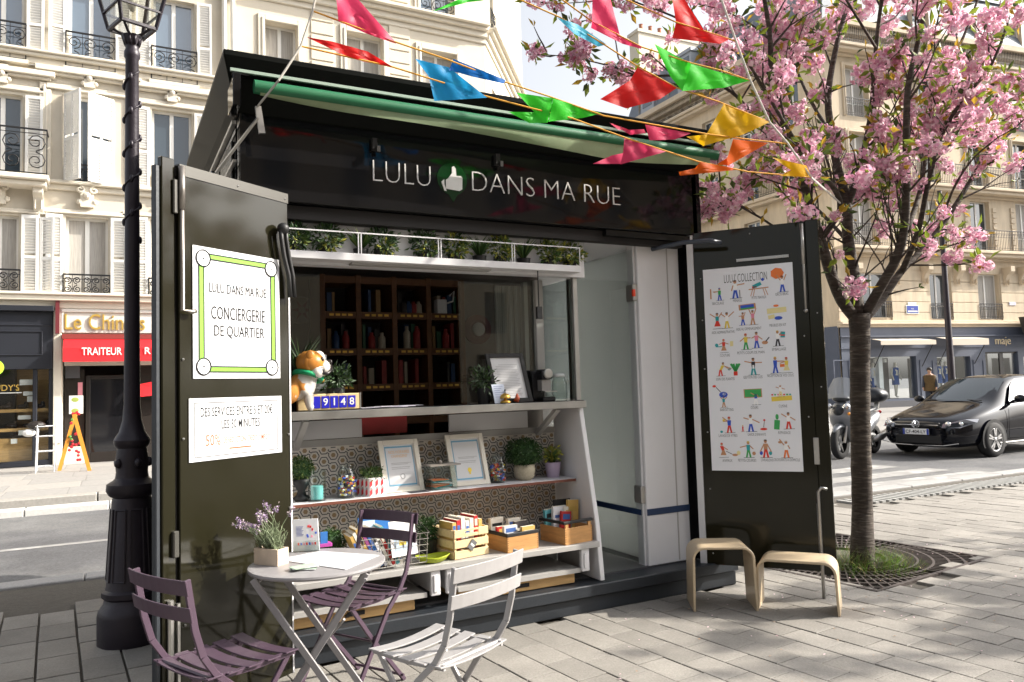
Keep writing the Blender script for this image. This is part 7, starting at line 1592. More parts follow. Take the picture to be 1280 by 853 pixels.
limb_([(1026, 300, -.15), (1050, 262, -.3), (1040, 232, -.5), (1015, 210, -.7), (990, 170, -.8), (960, 120, -.9), (930, 70, -1.0)], .04, .012)
limb_([(998, 205, -.3), (960, 165, -.3), (920, 120, -.3), (893, 105, -.2), (850, 95, -.1), (800, 95, 0), (770, 85, .0), (735, 76, 0), (700, 70, 0), (660, 68, 0)], .025, .004)
limb_([(1010, 262, -.2), (985, 290, -.3), (950, 272, -.35), (920, 255, -.4), (890, 232, -.4)], .02, .006)
limb_([(965, 95, -.5), (930, 70, -.3), (890, 45, -.2), (840, 20, -.1), (800, 5, 0), (770, -5, 0), (740, 2, .1), (690, 5, .1)], .02, .004)
limb_([(1040, 170, .35), (1010, 120, .6), (985, 60, .8), (960, 0, 1)], .03, .01)
limb_([(1095, 60, -.1), (1070, 20, -.4), (1040, -30, -.6)], .02, .01)
limb_([(1058, 300, .2), (1030, 270, .5), (1000, 240, .8), (965, 205, 1.0), (920, 190, 1.2)], .03, .008)
limb_([(1175, 285, .5), (1190, 240, .2), (1215, 200, .0), (1250, 170, -.2)], .02, .007)
# finer branches
tw = []
for pts, rs in list(BR[1:]):
    n = len(pts)
    for i in range(2, n):
        if rs[i] > .06: continue
        for k in range(3 if rs[i] > .012 else 2):
            f = rnd(); p0 = pts[i-1]+(pts[i]-pts[i-1])*f; d = (pts[i]-pts[i-1]).normalized(); d = (d*.7+rdir()*.9+Vector((0, 0, .35))).normalized(); L = ru(.25, .75)*(1 if rs[i] > .012 else .45)
            q = [p0]; dd = d
            for s_ in range(3): dd = (dd+rdir()*.25+Vector((0, 0, .08))).normalized(); q.append(q[-1]+dd*L/3)
            tw.append((q, [min(.010, rs[i]*.6), .007, .005, .003]))
            if L > .4:
                for s_ in (1, 2):
                    d2 = (dd+rdir()*.9).normalized(); e = q[s_]+d2*L*.4; tw.append(([q[s_], (q[s_]+e)/2+rdir()*.02, e], [.005, .004, .0025]))
b = MB(); pts, rs = BR[0]
def rough_tube(b, pts, rs, n=14, amp=.06):
    # resample for knobbly bark
    P = []; Rr = []
    for i in range(len(pts)-1):
        m = max(2, int((pts[i+1]-pts[i]).length/.05))
        for k in range(m): f = k/m; P.append(pts[i].lerp(pts[i+1], f)); Rr.append((rs[i]+(rs[i+1]-rs[i])*f)*(1+amp*math.sin(len(P)*1.7)*rnd()))
    P.append(pts[-1]); Rr.append(rs[-1]); b.tube(P, Rr, n)
rough_tube(b, pts, rs, 18, .05); b.build('trunk', M_BARK, tree, smooth=True)
for pts, rs in BR[1:]:
    b = MB(); sm = []; sr = []
    for i in range(len(pts)-1):
        for k in range(3):
            f = k/3; p0 = pts[max(i-1, 0)]; p1 = pts[i]; p2 = pts[i+1]; p3 = pts[min(i+2, len(pts)-1)]
            sm.append(.5*((2*p1)+(p2-p0)*f+(2*p0-5*p1+4*p2-p3)*f*f+(3*p1-p0-3*p2+p3)*f**3)); sr.append(rs[i]+(rs[i+1]-rs[i])*f)
    sm.append(pts[-1]); sr.append(rs[-1]); b.tube(sm, sr, 10); b.build('limb', M_BARK, tree, smooth=True)
b = MB()
for q, r in tw: b.tube(q, r, 5)
kind(b.build('twigs', M_BARK, tree), 'stuff')
# blossoms: pompoms of many petals
PINKS = [mat('petal_rose', (.80, .48, .60), .6, transl=.4), mat('petal_pale', (.88, .68, .74), .6, transl=.4), mat('petal_deep', (.68, .33, .48), .6, transl=.35)]
LEAFM = [mat('cherry_leaf_green', (.19, .25, .03), .5, transl=.4), mat('cherry_leaf_bronze', (.40, .26, .03), .5, transl=.4), mat('cherry_leaf_dark', (.06, .09, .02), .5, transl=.3)]
def pompom_arrays(n):
    # n petals on a knobbly ball: returns verts (n*4,3)
    vs = []
    subs = [Vector(rdir())*.52 for _ in range(8)]
    for i in range(n):
        c = random.choice(subs); d = rdir(); p = c+d*.36; t = d.orthogonal().normalized(); t = Matrix.Rotation(ru(0, 6.28), 3, d) @ t; s_ = d.cross(t); L = ru(.17, .26); t2 = (t+d*ru(-.3, .7)).normalized(); s2 = s_
        vs += [p-t2*L*.5-s2*L*.35, p-t2*L*.5+s2*L*.35, p+t2*L*.6+s2*L*.5, p+t2*L*.6-s2*L*.5]
    return np.array([tuple(v) for v in vs])
POMS = [pompom_arrays(150) for _ in range(6)]
cl = []
for q, r in tw:
    for k in range(len(q)-1, max(0, len(q)-3), -1):
        if rnd() < .42: cl.append((q[k]+rdir()*.04, ru(.065, .105)))
for pts, rs in BR[1:]:
    for i in range(3, len(pts)):
        if rs[i] < .03:
            for k in range(2):
                if rnd() < .55: cl.append((pts[i]+rdir()*.12, ru(.05, .08)))
# hanging branch tips crossing the gap between the buildings
for x, y, s_ in ((668, 68, .05), (706, 72, .06), (716, 80, .055), (726, 76, .06), (764, 86, .06), (772, 96, .06), (758, 90, .05), (780, 82, .055), (810, 75, .06), (822, 84, .06), (840, 50, .06), (690, 4, .05), (698, 10, .05), (776, 4, .06), (790, -4, .06), (785, 10, .05), (830, 5, .06), (824, 15, .06), (900, 250, .06), (925, 262, .06), (948, 250, .06), (910, 268, .06), (890, 235, .06), (935, 240, .06), (960, 262, .06), (975, 250, .06), (940, 275, .05), (885, 258, .05)): cl.append((tp(x, y, ru(-.25, .05) if x > 860 else 0.0), s_))
for x, y, s_ in ((1150, 250, .07), (1160, 265, .07), (1152, 285, .06), (1145, 300, .05), (1128, 298, .05), (1166, 240, .06), (1148, 235, .06), (1190, 242, .07), (1198, 236, .06), (1122, 240, .06), (1128, 250, .05), (1040, 278, .06), (1045, 270, .05), (1236, 158, .07), (1228, 165, .06), (1050, 318, .04), (1115, 290, .05), (1158, 305, .05)): cl.append((tp(x, y, ru(-.5, .1)), s_))
cl = [(c_, s_) for c_, s_ in cl if not (c_[2] < 2.9 and math.hypot(c_[0]-TR.x, c_[1]-TR.y) < .95 and rnd() < .8)]
pv_ = []; 
for c_, s_ in cl:
    A_ = POMS[int(rnd()*6)]; th = ru(0, 6.28); R_ = np.array(Matrix.Rotation(th, 3, rdir())); pv_.append(A_ @ R_.T*s_*1.22+np.array(c_))
allv = np.concatenate(pv_); nf = len(allv)//4
me = bpy.data.meshes.new('blossom'); me.from_pydata((allv-np.array(TR)).tolist(), [], np.arange(nf*4).reshape(-1, 4).tolist()); 
for m_ in PINKS: me.materials.append(m_)
me.polygons.foreach_set('material_index', np.random.default_rng(3).choice([0, 0, 1, 1, 2], nf).tolist()); me.update()
o = bpy.data.objects.new('blossom', me); COL.objects.link(o); o.parent = tree; kind(o, 'stuff')
b = MB()
for c_, s_ in cl:
    for k in range(int(ru(4, 10))):
        d = (rdir()+Vector((0, 0, .3))).normalized(); leafq(b, Vector(c_)+d*s_*.8, d, ru(.06, .12), ru(.028, .044), random.choice((0, 0, 0, 1, 2)))
for q, r in tw:
    for k in range(2): leafq(b, q[-1], rdir()+Vector((0, 0, .3)), ru(.05, .09), ru(.02, .032), random.choice((0, 1, 2)))
kind(b.build('foliage', LEAFM, tree), 'stuff')
tree2 = copy_tree(tree); tree2.location = (10.9, -0.3, 0); tree2.rotation_euler.z = 2.2; shade_tree = copy_tree(tree); shade_tree.location = (12.3, 0.3, 0); shade_tree.rotation_euler.z = 4.1; shade_tree['label'] = 'unseen third cherry tree added to thicken the shade on the paving'; tree2['label'] = 'second blossoming cherry tree further along the square, before the crossing'  # third copy is added out of view to deepen the ground shade
# ---------------------------------------------------------------- tree grate
ga = math.radians(5.9); GC = Vector((5.33, 4.455, 0)); gx = Vector((math.cos(ga), math.sin(ga), 0)); gy = Vector((-math.sin(ga), math.cos(ga), 0)); GS = .795
GM = Matrix(((gx.x, gy.x, 0, GC.x), (gx.y, gy.y, 0, GC.y), (0, 0, 1, 0), (0, 0, 0, 1)))
M_GRATE = mat('grate_iron', (.085, .07, .065), .55, metal=.5, var=.25, vscale=14, bump=.2)
b = MB(); b.bx(-GS, GS, -GS, GS, -.10, -.03, 0, GM); kind(b.build('tree_pit', M_SOIL), 'structure')
gr = thing('tree_grate', 'square cast-iron tree grate with radiating bars set in the paving', 'grate', tuple(GC))
cut = Vector((TR.x, TR.y, 0)); TL = GM.inverted() @ cut
for qx in (-1, 1):
    for qy in (-1, 1):
        b = MB(); t0 = .012
        # each quarter: rim bars, concentric bars and radial bars
        b.bx(min(qx*.004, qx*GS), max(qx*.004, qx*GS), min(qy*GS, qy*(GS-.03)), max(qy*GS, qy*(GS-.03)), -.02, .003, 0, GM); b.bx(min(qx*GS, qx*(GS-.03)), max(qx*GS, qx*(GS-.03)), min(qy*.004, qy*(GS-.0305)), max(qy*.004, qy*(GS-.0305)), -.02, .003, 0, GM)
        for rad in (.34, .45, .56, .67, .78, .89, 1.0):
            prev = None
            for i in range(0, 25):
                a = PI/2*i/24; x = rad*math.cos(a); y = rad*math.sin(a)
                if x > GS-.02 or y > GS-.02: prev = None; continue
                p_ = GM @ Vector((qx*x, qy*y, -.006))
                if prev is not None: b.bar(prev, p_, .018, .014)
                prev = p_
        n = 22
        for i in range(n+1):
            a = PI/2*(i+.0)/n; r1 = min(GS/max(math.cos(a), 1e-3), GS/max(math.sin(a), 1e-3))-.02; r0 = .33
            b.bar(GM @ Vector((qx*r0*math.cos(a), qy*r0*math.sin(a), -.006)), GM @ Vector((qx*r1*math.cos(a), qy*r1*math.sin(a), -.006)), .012 if i not in (0, n) else .02, .0125)
        b.build('grate_quarter', M_GRATE, gr)
b = MB()
for i in range(1500):
    a = ru(0, 2*PI); r_ = .14+.30*rnd()**1.3; p_ = TR+Vector((r_*math.cos(a)*1.1, r_*math.sin(a), -.03)); h = ru(.05, .26)*max(.25, 1.25-r_*2.0)
    d = Vector((ru(-.6, .6), ru(-.6, .6), 1)).normalized(); sd = d.orthogonal().normalized()*.003; m_ = p_+d*h*.6; e = m_+(d+Vector((ru(-.7, .7), ru(-.7, .7), -.1))).normalized()*h*.5
    b.add([p_-sd, p_+sd, m_+sd*.8, m_-sd*.8, e], [(0, 1, 2, 3), (3, 2, 4)], int(rnd()*3))
kind(tag(b.build('grass', [mat('grass_bright', (.13, .26, .02), .6, transl=.3), mat('grass_mid', (.08, .17, .02), .6, transl=.3), mat('grass_straw', (.30, .26, .08), .7)], None), 'tufts of grass growing round the cherry trunk', 'grass'), 'stuff')
b = MB()
for i in range(260):
    a = ru(0, 2*PI); r_ = 2.6*rnd()**.6; p_ = TR+Vector((r_*math.cos(a)-.5, r_*math.sin(a)-.4, .0035))
    if .6 < p_.x < 4.05 and p_.y > 4.2: continue
    d = Vector((ru(-1, 1), ru(-1, 1), ru(0, .15))).normalized(); leafq(b, p_, d, ru(.012, .022), ru(.010, .016), int(rnd()*2), Vector((0, 0, 1)))
kind(tag(b.build('fallen_petals', [mat('petal_pale', (.88, .68, .74), .6, transl=.4), mat('petal_brown', (.34, .24, .17), .8)], None), 'scattered fallen petals on the paving under the cherry', 'petals'), 'stuff')
# ================================================================ vehicles
M_CAR = mat('car_black', (.004, .0045, .008), .07, spec=.5, rvar=.03, vscale=3); M_CGL = mat('car_glass', (.02, .03, .035), .03, spec=.9, ior=1.7); M_TYRE = mat('tyre', (.015, .015, .016), .8); M_RIM = mat('alloy', (.55, .55, .55), .3, metal=.8); M_TRIMB = mat('car_trim', (.012, .012, .013), .45); M_CHR = mat('chrome', (.75, .75, .76), .12, metal=1)
CW = onz(1237, 571, ROADZ); car_front_x = CW.x-.88
car = thing('parked_hatchback', 'black five-door hatchback stopped at the pedestrian crossing', 'car', (CW.x+1.2, CW.y+.77, ROADZ))
cx0, cy0 = CW.x-.86, CW.y+.78     # nose x, centreline y; heading -x
def cp(x, y, z): return Vector((cx0+x, cy0+y, ROADZ+z))
# stations: x, halfwidth, bottom, shoulder z, top z, top halfwidth, belt halfwidth
ST = [(0.00, .56, .30, .50, .58, .50), (.06, .72, .20, .58, .68, .60), (.22, .83, .17, .64, .74, .66), (.55, .88, .17, .72, .84, .70), (.95, .895, .17, .80, .93, .72), (1.20, .895, .17, .85, 1.00, .70), (1.55, .895, .17, .89, 1.24, .63), (1.95, .895, .17, .91, 1.43, .575), (2.5, .895, .17, .93, 1.485, .57), (3.1, .89, .17, .95, 1.46, .56), (3.55, .87, .18, .97, 1.36, .53), (3.95, .83, .22, .97, 1.12, .52), (4.15, .76, .30, .85, .97, .55), (4.2, .62, .36, .72, .80, .5)]
b = MB(); V = []
NR = 0
for (x, hw, zb_, zs, zt2, tw_) in ST:
    half = [(0, zb_), (hw*.80, zb_), (hw*.97, zb_+.10), (hw, zb_+(zs-zb_)*.55), (hw*.975, zs), (hw*.94 if zt2-zs > .2 else hw*.88, zs+.045 if zt2-zs > .2 else zs+(zt2-zs)*.5), (tw_+.02, zt2-.04), (tw_-.10, zt2), (0, zt2+.015)]
    ringp = [(y, z_) for y, z_ in half]+[(-y, z_) for y, z_ in half[-2:0:-1]]
    NR = len(ringp); V += [cp(x, y, z_) for y, z_ in ringp]
F_ = []; mi_ = []
for i in range(len(ST)-1):
    for j in range(NR):
        F_.append((i*NR+j, i*NR+(j+1) % NR, (i+1)*NR+(j+1) % NR, (i+1)*NR+j))
b.add(V, F_); b.f += [tuple(range(NR)), tuple((len(ST)-1)*NR+j for j in range(NR))[::-1]]; b.m += [0, 0]
body = b.build('body', M_CAR, car, smooth=True); md = body.modifiers.new('sub', 'SUBSURF'); md.levels = 2; md.render_levels = 2
# glazing panels laid just proud of the shell
def panel(name, pts, m, parent=car, th=.004):
    b = MB(); n = len(pts); b.add(pts, [tuple(range(n))]); o = b.build(name, m, parent); return o
def wsp(x, y, z): return cp(x, y, z)
b = MB(); n = 8; V = []
for i in range(n+1):
    s_ = -1+2*i/n
    V += [cp(1.10+.14*s_*s_, s_*.66, 1.0-.02*s_*s_), cp(1.45+.11*s_*s_, s_*.615, 1.215-.012*s_*s_), cp(1.84+.07*s_*s_, s_*.545, 1.425-.02*s_*s_)]
b.add(V, [(3*i+k, 3*i+1+k, 3*i+4+k, 3*i+3+k) for i in range(n) for k in (0, 1)]); b.build('windscreen', M_CGL, car, smooth=True)
for s_ in (-1, 1):
    y0 = s_*.868; P = [cp(1.42, s_*.862, .975), cp(2.62, s_*.865, .985), cp(2.62, s_*.625, 1.395), cp(2.05, s_*.628, 1.385), cp(1.80, s_*.69, 1.27)]
    panel('side_window', P, M_CGL); P = [cp(2.70, s_*.863, .99), cp(3.45, s_*.84, 1.01), cp(3.28, s_*.625, 1.36), cp(2.70, s_*.625, 1.392)]; panel('side_window', P, M_CGL)
    b = MB(); b.tube([cp(2.66, s_*.905, .3), cp(2.66, s_*.902, .95)], .004, 4); b.tube([cp(1.30, s_*.905, .3), cp(1.34, s_*.90, .85)], .004, 4); b.tube([cp(1.0, s_*.9, .245), cp(3.4, s_*.9, .25)], .018, 5); b.build('door_seam', M_TRIMB, car)
    b = MB(); b.bx(-.10, .10, -.012, .012, -.014, .014, 0, Matrix.Translation(cp(2.45, s_*.915, .82))); b.build('door_handle', M_CAR, car, bevel=.006)
    b = MB(); b.sph(cp(1.55, s_*1.0, 1.03), .11, 12, 8, sc=(.6, 1.0, .65)); b.bar(cp(1.56, s_*.86, .98), cp(1.55, s_*.95, 1.0), .05, .04); b.build('door_mirror', M_CAR, car, smooth=True)
    # headlight: clear housing with lamp
    P = [cp(.045, s_*.46, .62), cp(.02, s_*.45, .55), cp(.12, s_*.72, .55), cp(.42, s_*.855, .64), cp(.50, s_*.845, .70), cp(.26, s_*.745, .70)]
    b = MB(); out = [p_+Vector((-.05, s_*.04, .0)) for p_ in P]; b.add(P+out, [(6, 7, 8, 9, 10, 11)]+[(i, (i+1) % 6, 6+(i+1) % 6, 6+i) for i in range(6)]); hl = b.build('headlight', mat('headlight_glass', (.30, .31, .34), .08, spec=.9, metal=.5), car)
    for (dx, dy, r_) in ((.05, .57, .055), (.20, .71, .05)):
        b = MB(); b.sph(cp(dx-.045, s_*(dy+.02), .62), r_, 10, 8, sc=(.45, 1, .85)); b.build('lamp_reflector', M_CHR, hl, smooth=True)
    b = MB(); b.sph(cp(.085, s_*.60, .33), .055, 12, 8, sc=(.45, 1, .8)); fo = b.build('fog_lamp', M_CHR, car, smooth=True); b = MB(); b.sph(cp(.105, s_*.60, .33), .09, 12, 8, sc=(.4, 1.2, .75)); b.build('fog_surround', M_TRIMB, fo, smooth=True)
# front details
b = MB(); b.bx(-.012, .02, -.44, .44, -.04, .045, 0, Matrix.Translation(cp(-.008, 0, .595))); b.build('grille', M_TRIMB, car, bevel=.01)
b = MB(); b.tube([cp(-.03, -.43, .60), cp(-.035, 0, .6), cp(-.03, .43, .6)], .008, 5); b.tube([cp(.02, -.75, .28), cp(-.02, -.5, .235), cp(-.035, 0, .225), cp(-.02, .5, .235), cp(.02, .75, .28)], .010, 5); b.build('chrome_strip', M_CHR, car)
b = MB(); b.bx(-.012, .03, -.46, .46, -.085, .085, 0, Matrix.Translation(cp(.0, 0, .33))); b.build('air_intake', M_TRIMB, car, bevel=.02)
FCar = Fr(cp(-.045, .26, .42), (0, -1, 0), (-1, 0, 0)); b = MB(); fbox(b, FCar, 0, .52, 0, .11, 0, .012); pl_ = b.build('number_plate', mat('plate_car', (.72, .72, .72), .4), car, bevel=.006); b = MB(); fbox(b, FCar, 0.002, .045, .002, .108, .0125, .0135); fbox(b, FCar, .475, .518, .002, .108, .0125, .0135); build_each(b, 'plate_band', mat('plate_blue', (.02, .05, .32), .35), pl_); b = MB(); put_text(b, 'plate', FCar, .06, .025, width=.40, height=.06, w=.0135); b.build('plate_text', M_INK, pl_)
# round emblem: ring with V over W
c = cp(-.048, 0, .61); b = MB(); b.tube([c+Vector((0, .07*math.cos(a), .07*math.sin(a))) for a in np.linspace(0, 2*PI, 21)[:-1]], .008, 6, closed=True)
for z in ([(-.03, .055), (0, .008), (.03, .055)], [(-.055, .03), (-.026, -.05), (0, -.004), (.026, -.05), (.055, .03)]):
    for (a, e), (a2, e2) in zip(z, z[1:]): b.bar(c+Vector((0, -a, e)), c+Vector((0, -a2, e2)), .011, .008)
em = b.build('front_emblem', M_CHR, car)
b = MB(); b.tube([cp(1.13, -.55, 1.005), cp(1.2, .05, 1.03)], .008, 5); b.tube([cp(1.13, .05, 1.01), cp(1.2, .6, 1.02)], .008, 5); b.build('wiper', M_TRIMB, car)
def wheel(x, s_, parent):
    c = cp(x, s_*.825, .315); r_ = .315
    b = MB(); bb = MB(); bb.lathe([(.21, -.095), (.295, -.095), (.315, -.06), (.315, .06), (.295, .095), (.21, .095)], (0, 0, 0), 28, cap=False); b.v = [tuple(c+Vector((p_[0], s_*p_[2], p_[1]))) for p_ in bb.v]; b.f = bb.f; b.m = bb.m; w_ = b.build('wheel', M_TYRE, parent, smooth=True)
    b = MB(); bb = MB(); bb.lathe([(.215, .07), (.215, .09), (.195, .085), (.19, .03), (.03, .03)], (0, 0, 0), 28, cap=False)
    b.v = [tuple(c+Vector((p_[0], s_*p_[2], p_[1]))) for p_ in bb.v]; b.f = bb.f; b.m = [1 if i >= 3*28 else 0 for i in range(len(bb.f))]
    for k in range(5):
        for da in (-.16, .16):
            a = k*2*PI/5+.3; b.bar(c+Vector((.03*math.cos(a), s_*.075, .03*math.sin(a))), c+Vector((.2*math.cos(a+da), s_*.075, .2*math.sin(a+da))), .03, .03, (0, 1, 0))
    b.sph(c+Vector((0, s_*.08, 0)), .045, 10, 8, sc=(1, .4, 1)); b.build('rim', [M_RIM, M_TRIMB], w_)
    b = MB(); bb = MB(); bb.lathe([(.001, .062), (.365, .062)], (0, 0, 0), 28, cap=False); b.v = [tuple(c+Vector((p_[0], s_*.078, max(p_[1], -.14)))) for p_ in bb.v]; b.f = bb.f; b.m = bb.m
    b.build('wheel_arch', M_TRIMB, parent)
for x in (.86, 3.43):
    for s_ in (-1, 1): wheel(x, s_, car)
# ---- scooter seen behind the trunk
SW = onz(1051, 574, ROADZ); sd = Vector((.967, .249, 0)).normalized()       # rearwards direction
sw = Vector((-sd.y, sd.x, 0))
sco = thing('parked_scooter', 'silver and dark maxi scooter with windscreen and black top box behind the cherry trunk', 'scooter', tuple(SW))
def sp(a, y, z): return SW+sd*a+sw*y+Vector((0, 0, z))
M_SCG = mat('scooter_silver', (.22, .23, .25), .3, metal=.5, coat=.3); M_SCD = mat('scooter_dark', (.02, .022, .026), .3)
def swheel(a, r_, name):
    b = MB(); bb = MB(); bb.lathe([(r_*.62, -.05), (r_*.92, -.06), (r_, -.03), (r_, .03), (r_*.92, .06), (r_*.62, .05)], (0, 0, 0), 24, cap=False); b.v = [tuple(sp(a, 0, r_)+sd*p_[0]+sw*p_[2]+Vector((0, 0, p_[1]))) for p_ in bb.v]; b.f = bb.f; b.m = bb.m; w_ = b.build(name, M_TYRE, sco, smooth=True); b = MB()
    for k in range(6): t_ = k*PI/3; b.bar(sp(a, 0, r_), sp(a, 0, r_)+sd*r_*.63*math.cos(t_)+Vector((0, 0, r_*.63*math.sin(t_))), .03, .03, sw)
    b.build('spokes', M_RIM, w_)
swheel(0, .30, 'wheel'); swheel(1.42, .29, 'wheel')
def loft(name, secs, m, sub=2):
    # secs: list of (a, zc, half width, half height)
    b = MB(); V = []; n = 8
    for (a, zc, hw, hh) in secs:
        for j in range(n): t_ = 2*PI*j/n; V.append(sp(a, hw*math.cos(t_), zc+hh*math.sin(t_)))
    F_ = [(i*n+j, i*n+(j+1) % n, (i+1)*n+(j+1) % n, (i+1)*n+j) for i in range(len(secs)-1) for j in range(n)]+[tuple(range(n))[::-1], tuple((len(secs)-1)*n+j for j in range(n))]
    b.add(V, F_); o = b.build(name, m, sco, smooth=True); md = o.modifiers.new('sub', 'SUBSURF'); md.levels = 1; md.render_levels = 1; return o
loft('front_fender', [(-.26, .50, .03, .03), (-.1, .60, .085, .06), (.08, .63, .09, .06), (.28, .5, .05, .04)], M_SCG)
loft('front_shield', [(-.02, .82, .08, .10), (.06, .85, .24, .20), (.16, .80, .30, .34), (.28, .62, .26, .36), (.36, .45, .16, .2)], M_SCG)
loft('nose_panel', [(-.06, .90, .05, .06), (.0, .90, .13, .13), (.08, .9, .14, .14)], M_SCD)
loft('handlebar_cover', [(.04, 1.12, .08, .06), (.12, 1.12, .22, .09), (.26, 1.10, .16, .07)], M_SCD)
for s_ in (-1, 1): b = MB(); b.sph(sp(.0, s_*.16, .98), .075, 10, 8, sc=(.8, .8, .7)); b.build('headlight', M_CHR, sco, smooth=True); b = MB(); b.tube([sp(.16, s_*.2, 1.14), sp(.15, s_*.30, 1.24)], .012, 5); b.sph(sp(.15, s_*.34, 1.27), .075, 10, 8, sc=(.5, 1, .7)); b.build('mirror', M_SCD, sco, smooth=True)
b = MB(); b.sph(sp(-.03, -.22, .84), .03, 8, 6); b.build('indicator', mat('indicator_amber', (.8, .3, .02), .3), sco, smooth=True)
b = MB(); V = []
for i in range(7):
    s_ = -1+2*i/6
    for k, (a, z_, w_) in enumerate(((.03, 1.14, .22), (.10, 1.35, .23), (.17, 1.52, .16))): V.append(sp(a+.05*s_*s_, s_*w_, z_-.03*s_*s_))
b.add(V, [(3*i+k, 3*i+3+k, 3*i+4+k, 3*i+1+k) for i in range(6) for k in (0, 1)]); b.build('windscreen', mat('scooter_screen', (.45, .47, .48), .1, alpha=.5), sco, smooth=True)
b = MB()
for s_ in (-1, 1): b.tube([sp(.0, s_*.09, .30), sp(.18, s_*.09, .75)], .025, 6)
b.build('fork', M_ALU, sco)
loft('floor_body', [(.3, .42, .16, .12), (.55, .34, .2, .1), (.8, .42, .22, .18), (1.1, .58, .2, .2), (1.5, .70, .16, .14), (1.75, .78, .06, .06)], M_SCG); loft('seat', [(.72, .80, .12, .06), (.95, .83, .17, .08), (1.25, .86, .17, .07), (1.5, .9, .12, .06)], M_SCD)
loft('engine', [(.9, .34, .1, .1), (1.2, .33, .15, .13), (1.45, .32, .16, .1)], M_ALU); b = MB(); b.tube([sp(1.0, -.2, .3), sp(1.3, -.22, .34), sp(1.65, -.22, .44)], [.05, .07, .06], 10); b.build('exhaust', M_ALU, sco, smooth=True)
loft('top_box', [(1.42, 1.12, .15, .10), (1.5, 1.14, .24, .17), (1.75, 1.14, .26, .18), (1.92, 1.12, .2, .14)], M_SCD); b = MB(); b.bar(sp(1.55, -.05, .85), sp(1.62, -.05, 1.02), .08, .06); b.build('rack', M_ALU, sco)
b = MB(); b.sph(sp(1.80, 0, .80), .05, 8, 6, sc=(.6, 1.2, .7)); b.build('tail_light', mat('tail_red', (.5, .02, .02), .3), sco)
# ================================================================ people and mannequins
def figure(name, label, cat, loc, rz, h, skinm, topm, legm, dress=False, arm=((.02, .02), (.02, .02)), step=.06, group=None, hairm=None):
    t = thing(name, label, cat, loc, 0, group); k = h/1.75; ca, sa = math.cos(rz), math.sin(rz)
    def P(x, y, z): return Vector(loc)+Vector((ca*x-sa*y, sa*x+ca*y, z))*k
    V = [P(0, 0, .95), P(0, 0, 1.12), P(0, .01, 1.30), P(0, .0, 1.45), P(0, .01, 1.53), P(0, .02, 1.63), P(0, .015, 1.71)]
    E = [(i, i+1) for i in range(6)]; Rr = [.135*k, .115*k, .14*k, .085*k, .048*k, .085*k, .06*k]
    for s_ in (-1, 1):
        i = len(V); V += [P(s_*.09, 0, .88), P(s_*.095, step*s_, .48), P(s_*.095, step*s_*1.2-.03, .08), P(s_*.10, step*s_*1.2+.10, .03)]; E += [(0, i), (i, i+1), (i+1, i+2), (i+2, i+3)]; Rr += [.085*k, .058*k, .04*k, .03*k]
        i = len(V); a = arm[0 if s_ < 0 else 1]; V += [P(s_*.18, 0, 1.42), P(s_*.235, a[0]-.02, 1.15), P(s_*.24, a[0]+.06+a[1], .93), P(s_*.235, a[0]+.09+a[1], .83)]; E += [(3, i), (i, i+1), (i+1, i+2), (i+2, i+3)]; Rr += [.055*k, .042*k, .032*k, .022*k]
    skin_mesh('body', V, E, Rr, t, skinm, 2)
    b = MB(); prof = [(.15, 1.46), (.19, 1.42), (.175, 1.25), (.145, 1.10), (.17, .96), (.19, .80 if not dress else .62)]; n = 16; vs = []
    for (r_, z_) in prof:
        for j in range(n): tt = 2*PI*j/n; vs.append(P(r_*math.cos(tt)*1.05, r_*.72*math.sin(tt), z_))
    b.add(vs, [(i*n+j, i*n+(j+1) % n, (i+1)*n+(j+1) % n, (i+1)*n+j) for i in range(len(prof)-1) for j in range(n)]); b.v = [tuple(Vector(loc)+Vector(((Vector(p_)-Vector(loc)).x*(1.22 if hairm else 1), (Vector(p_)-Vector(loc)).y*(1.3 if hairm else 1), (Vector(p_)-Vector(loc)).z))) for p_ in b.v]; b.build('top', topm, t, smooth=True)
    if legm:
        b = MB()
        for s_ in (-1, 1): b.tube([P(s_*.085, 0, .97), P(s_*.095, step*s_, .48), P(s_*.095, step*s_*1.2-.03, .10)], [.115*k, .085*k, .065*k], 10); b.tube([P(s_*.185, 0, 1.42), P(s_*.237, arm[0][0]-.02, 1.15), P(s_*.243, arm[0][0]+.05+arm[0][1], .95)], [.075*k, .06*k, .048*k], 8)
        b.build('trousers_and_sleeves', [legm], t, smooth=True)
    if hairm: b = MB(); b.sph(P(0, -.015, 1.69), .105*k, 12, 8, sc=(.92, 1.05, .95)); b.build('hair', hairm, t, smooth=True); b = MB(); b.sph(P(0, .125, 1.645), .014*k, 6, 5); b.build('nose', skinm, t)
    return t
M_MANQ = mat('mannequin', (.62, .58, .50), .4); M_DRB = mat('dress_blue', (.02, .07, .26), .7); M_DRW = mat('dress_white', (.6, .62, .66), .7); M_JKT = mat('jacket_brown', (.09, .055, .02), .8, var=.3, vscale=20); M_SKIN = mat('skin', (.42, .24, .16), .5); M_JEAN = mat('jeans_dark', (.03, .035, .05), .8)
for i, (x, lab, tm) in enumerate(((1093, 'mannequin in a blue and white striped outfit in the wide boutique window', M_DRW), (1121, 'mannequin in a short blue dress with bare legs in the wide boutique window', M_DRB), (1175, 'mannequin in a navy dress beside the street lamp in the boutique window', M_DRB), (1184, 'mannequin in a blue top and pale skirt in the boutique window behind the street lamp', M_DRB), (1277, 'mannequin with a white top at the boutique entrance window', M_DRW))):
    u, v = FC.px(x, 500, -.6); p_ = FC(u, .48, -.6); fz = math.atan2(FC.W.y, FC.W.x)-PI/2
    figure('mannequin', lab, 'mannequin', tuple(p_), fz, 1.72, M_MANQ, tm, M_DRB if i == 0 else None, dress=True, group='mannequins in the boutique windows')
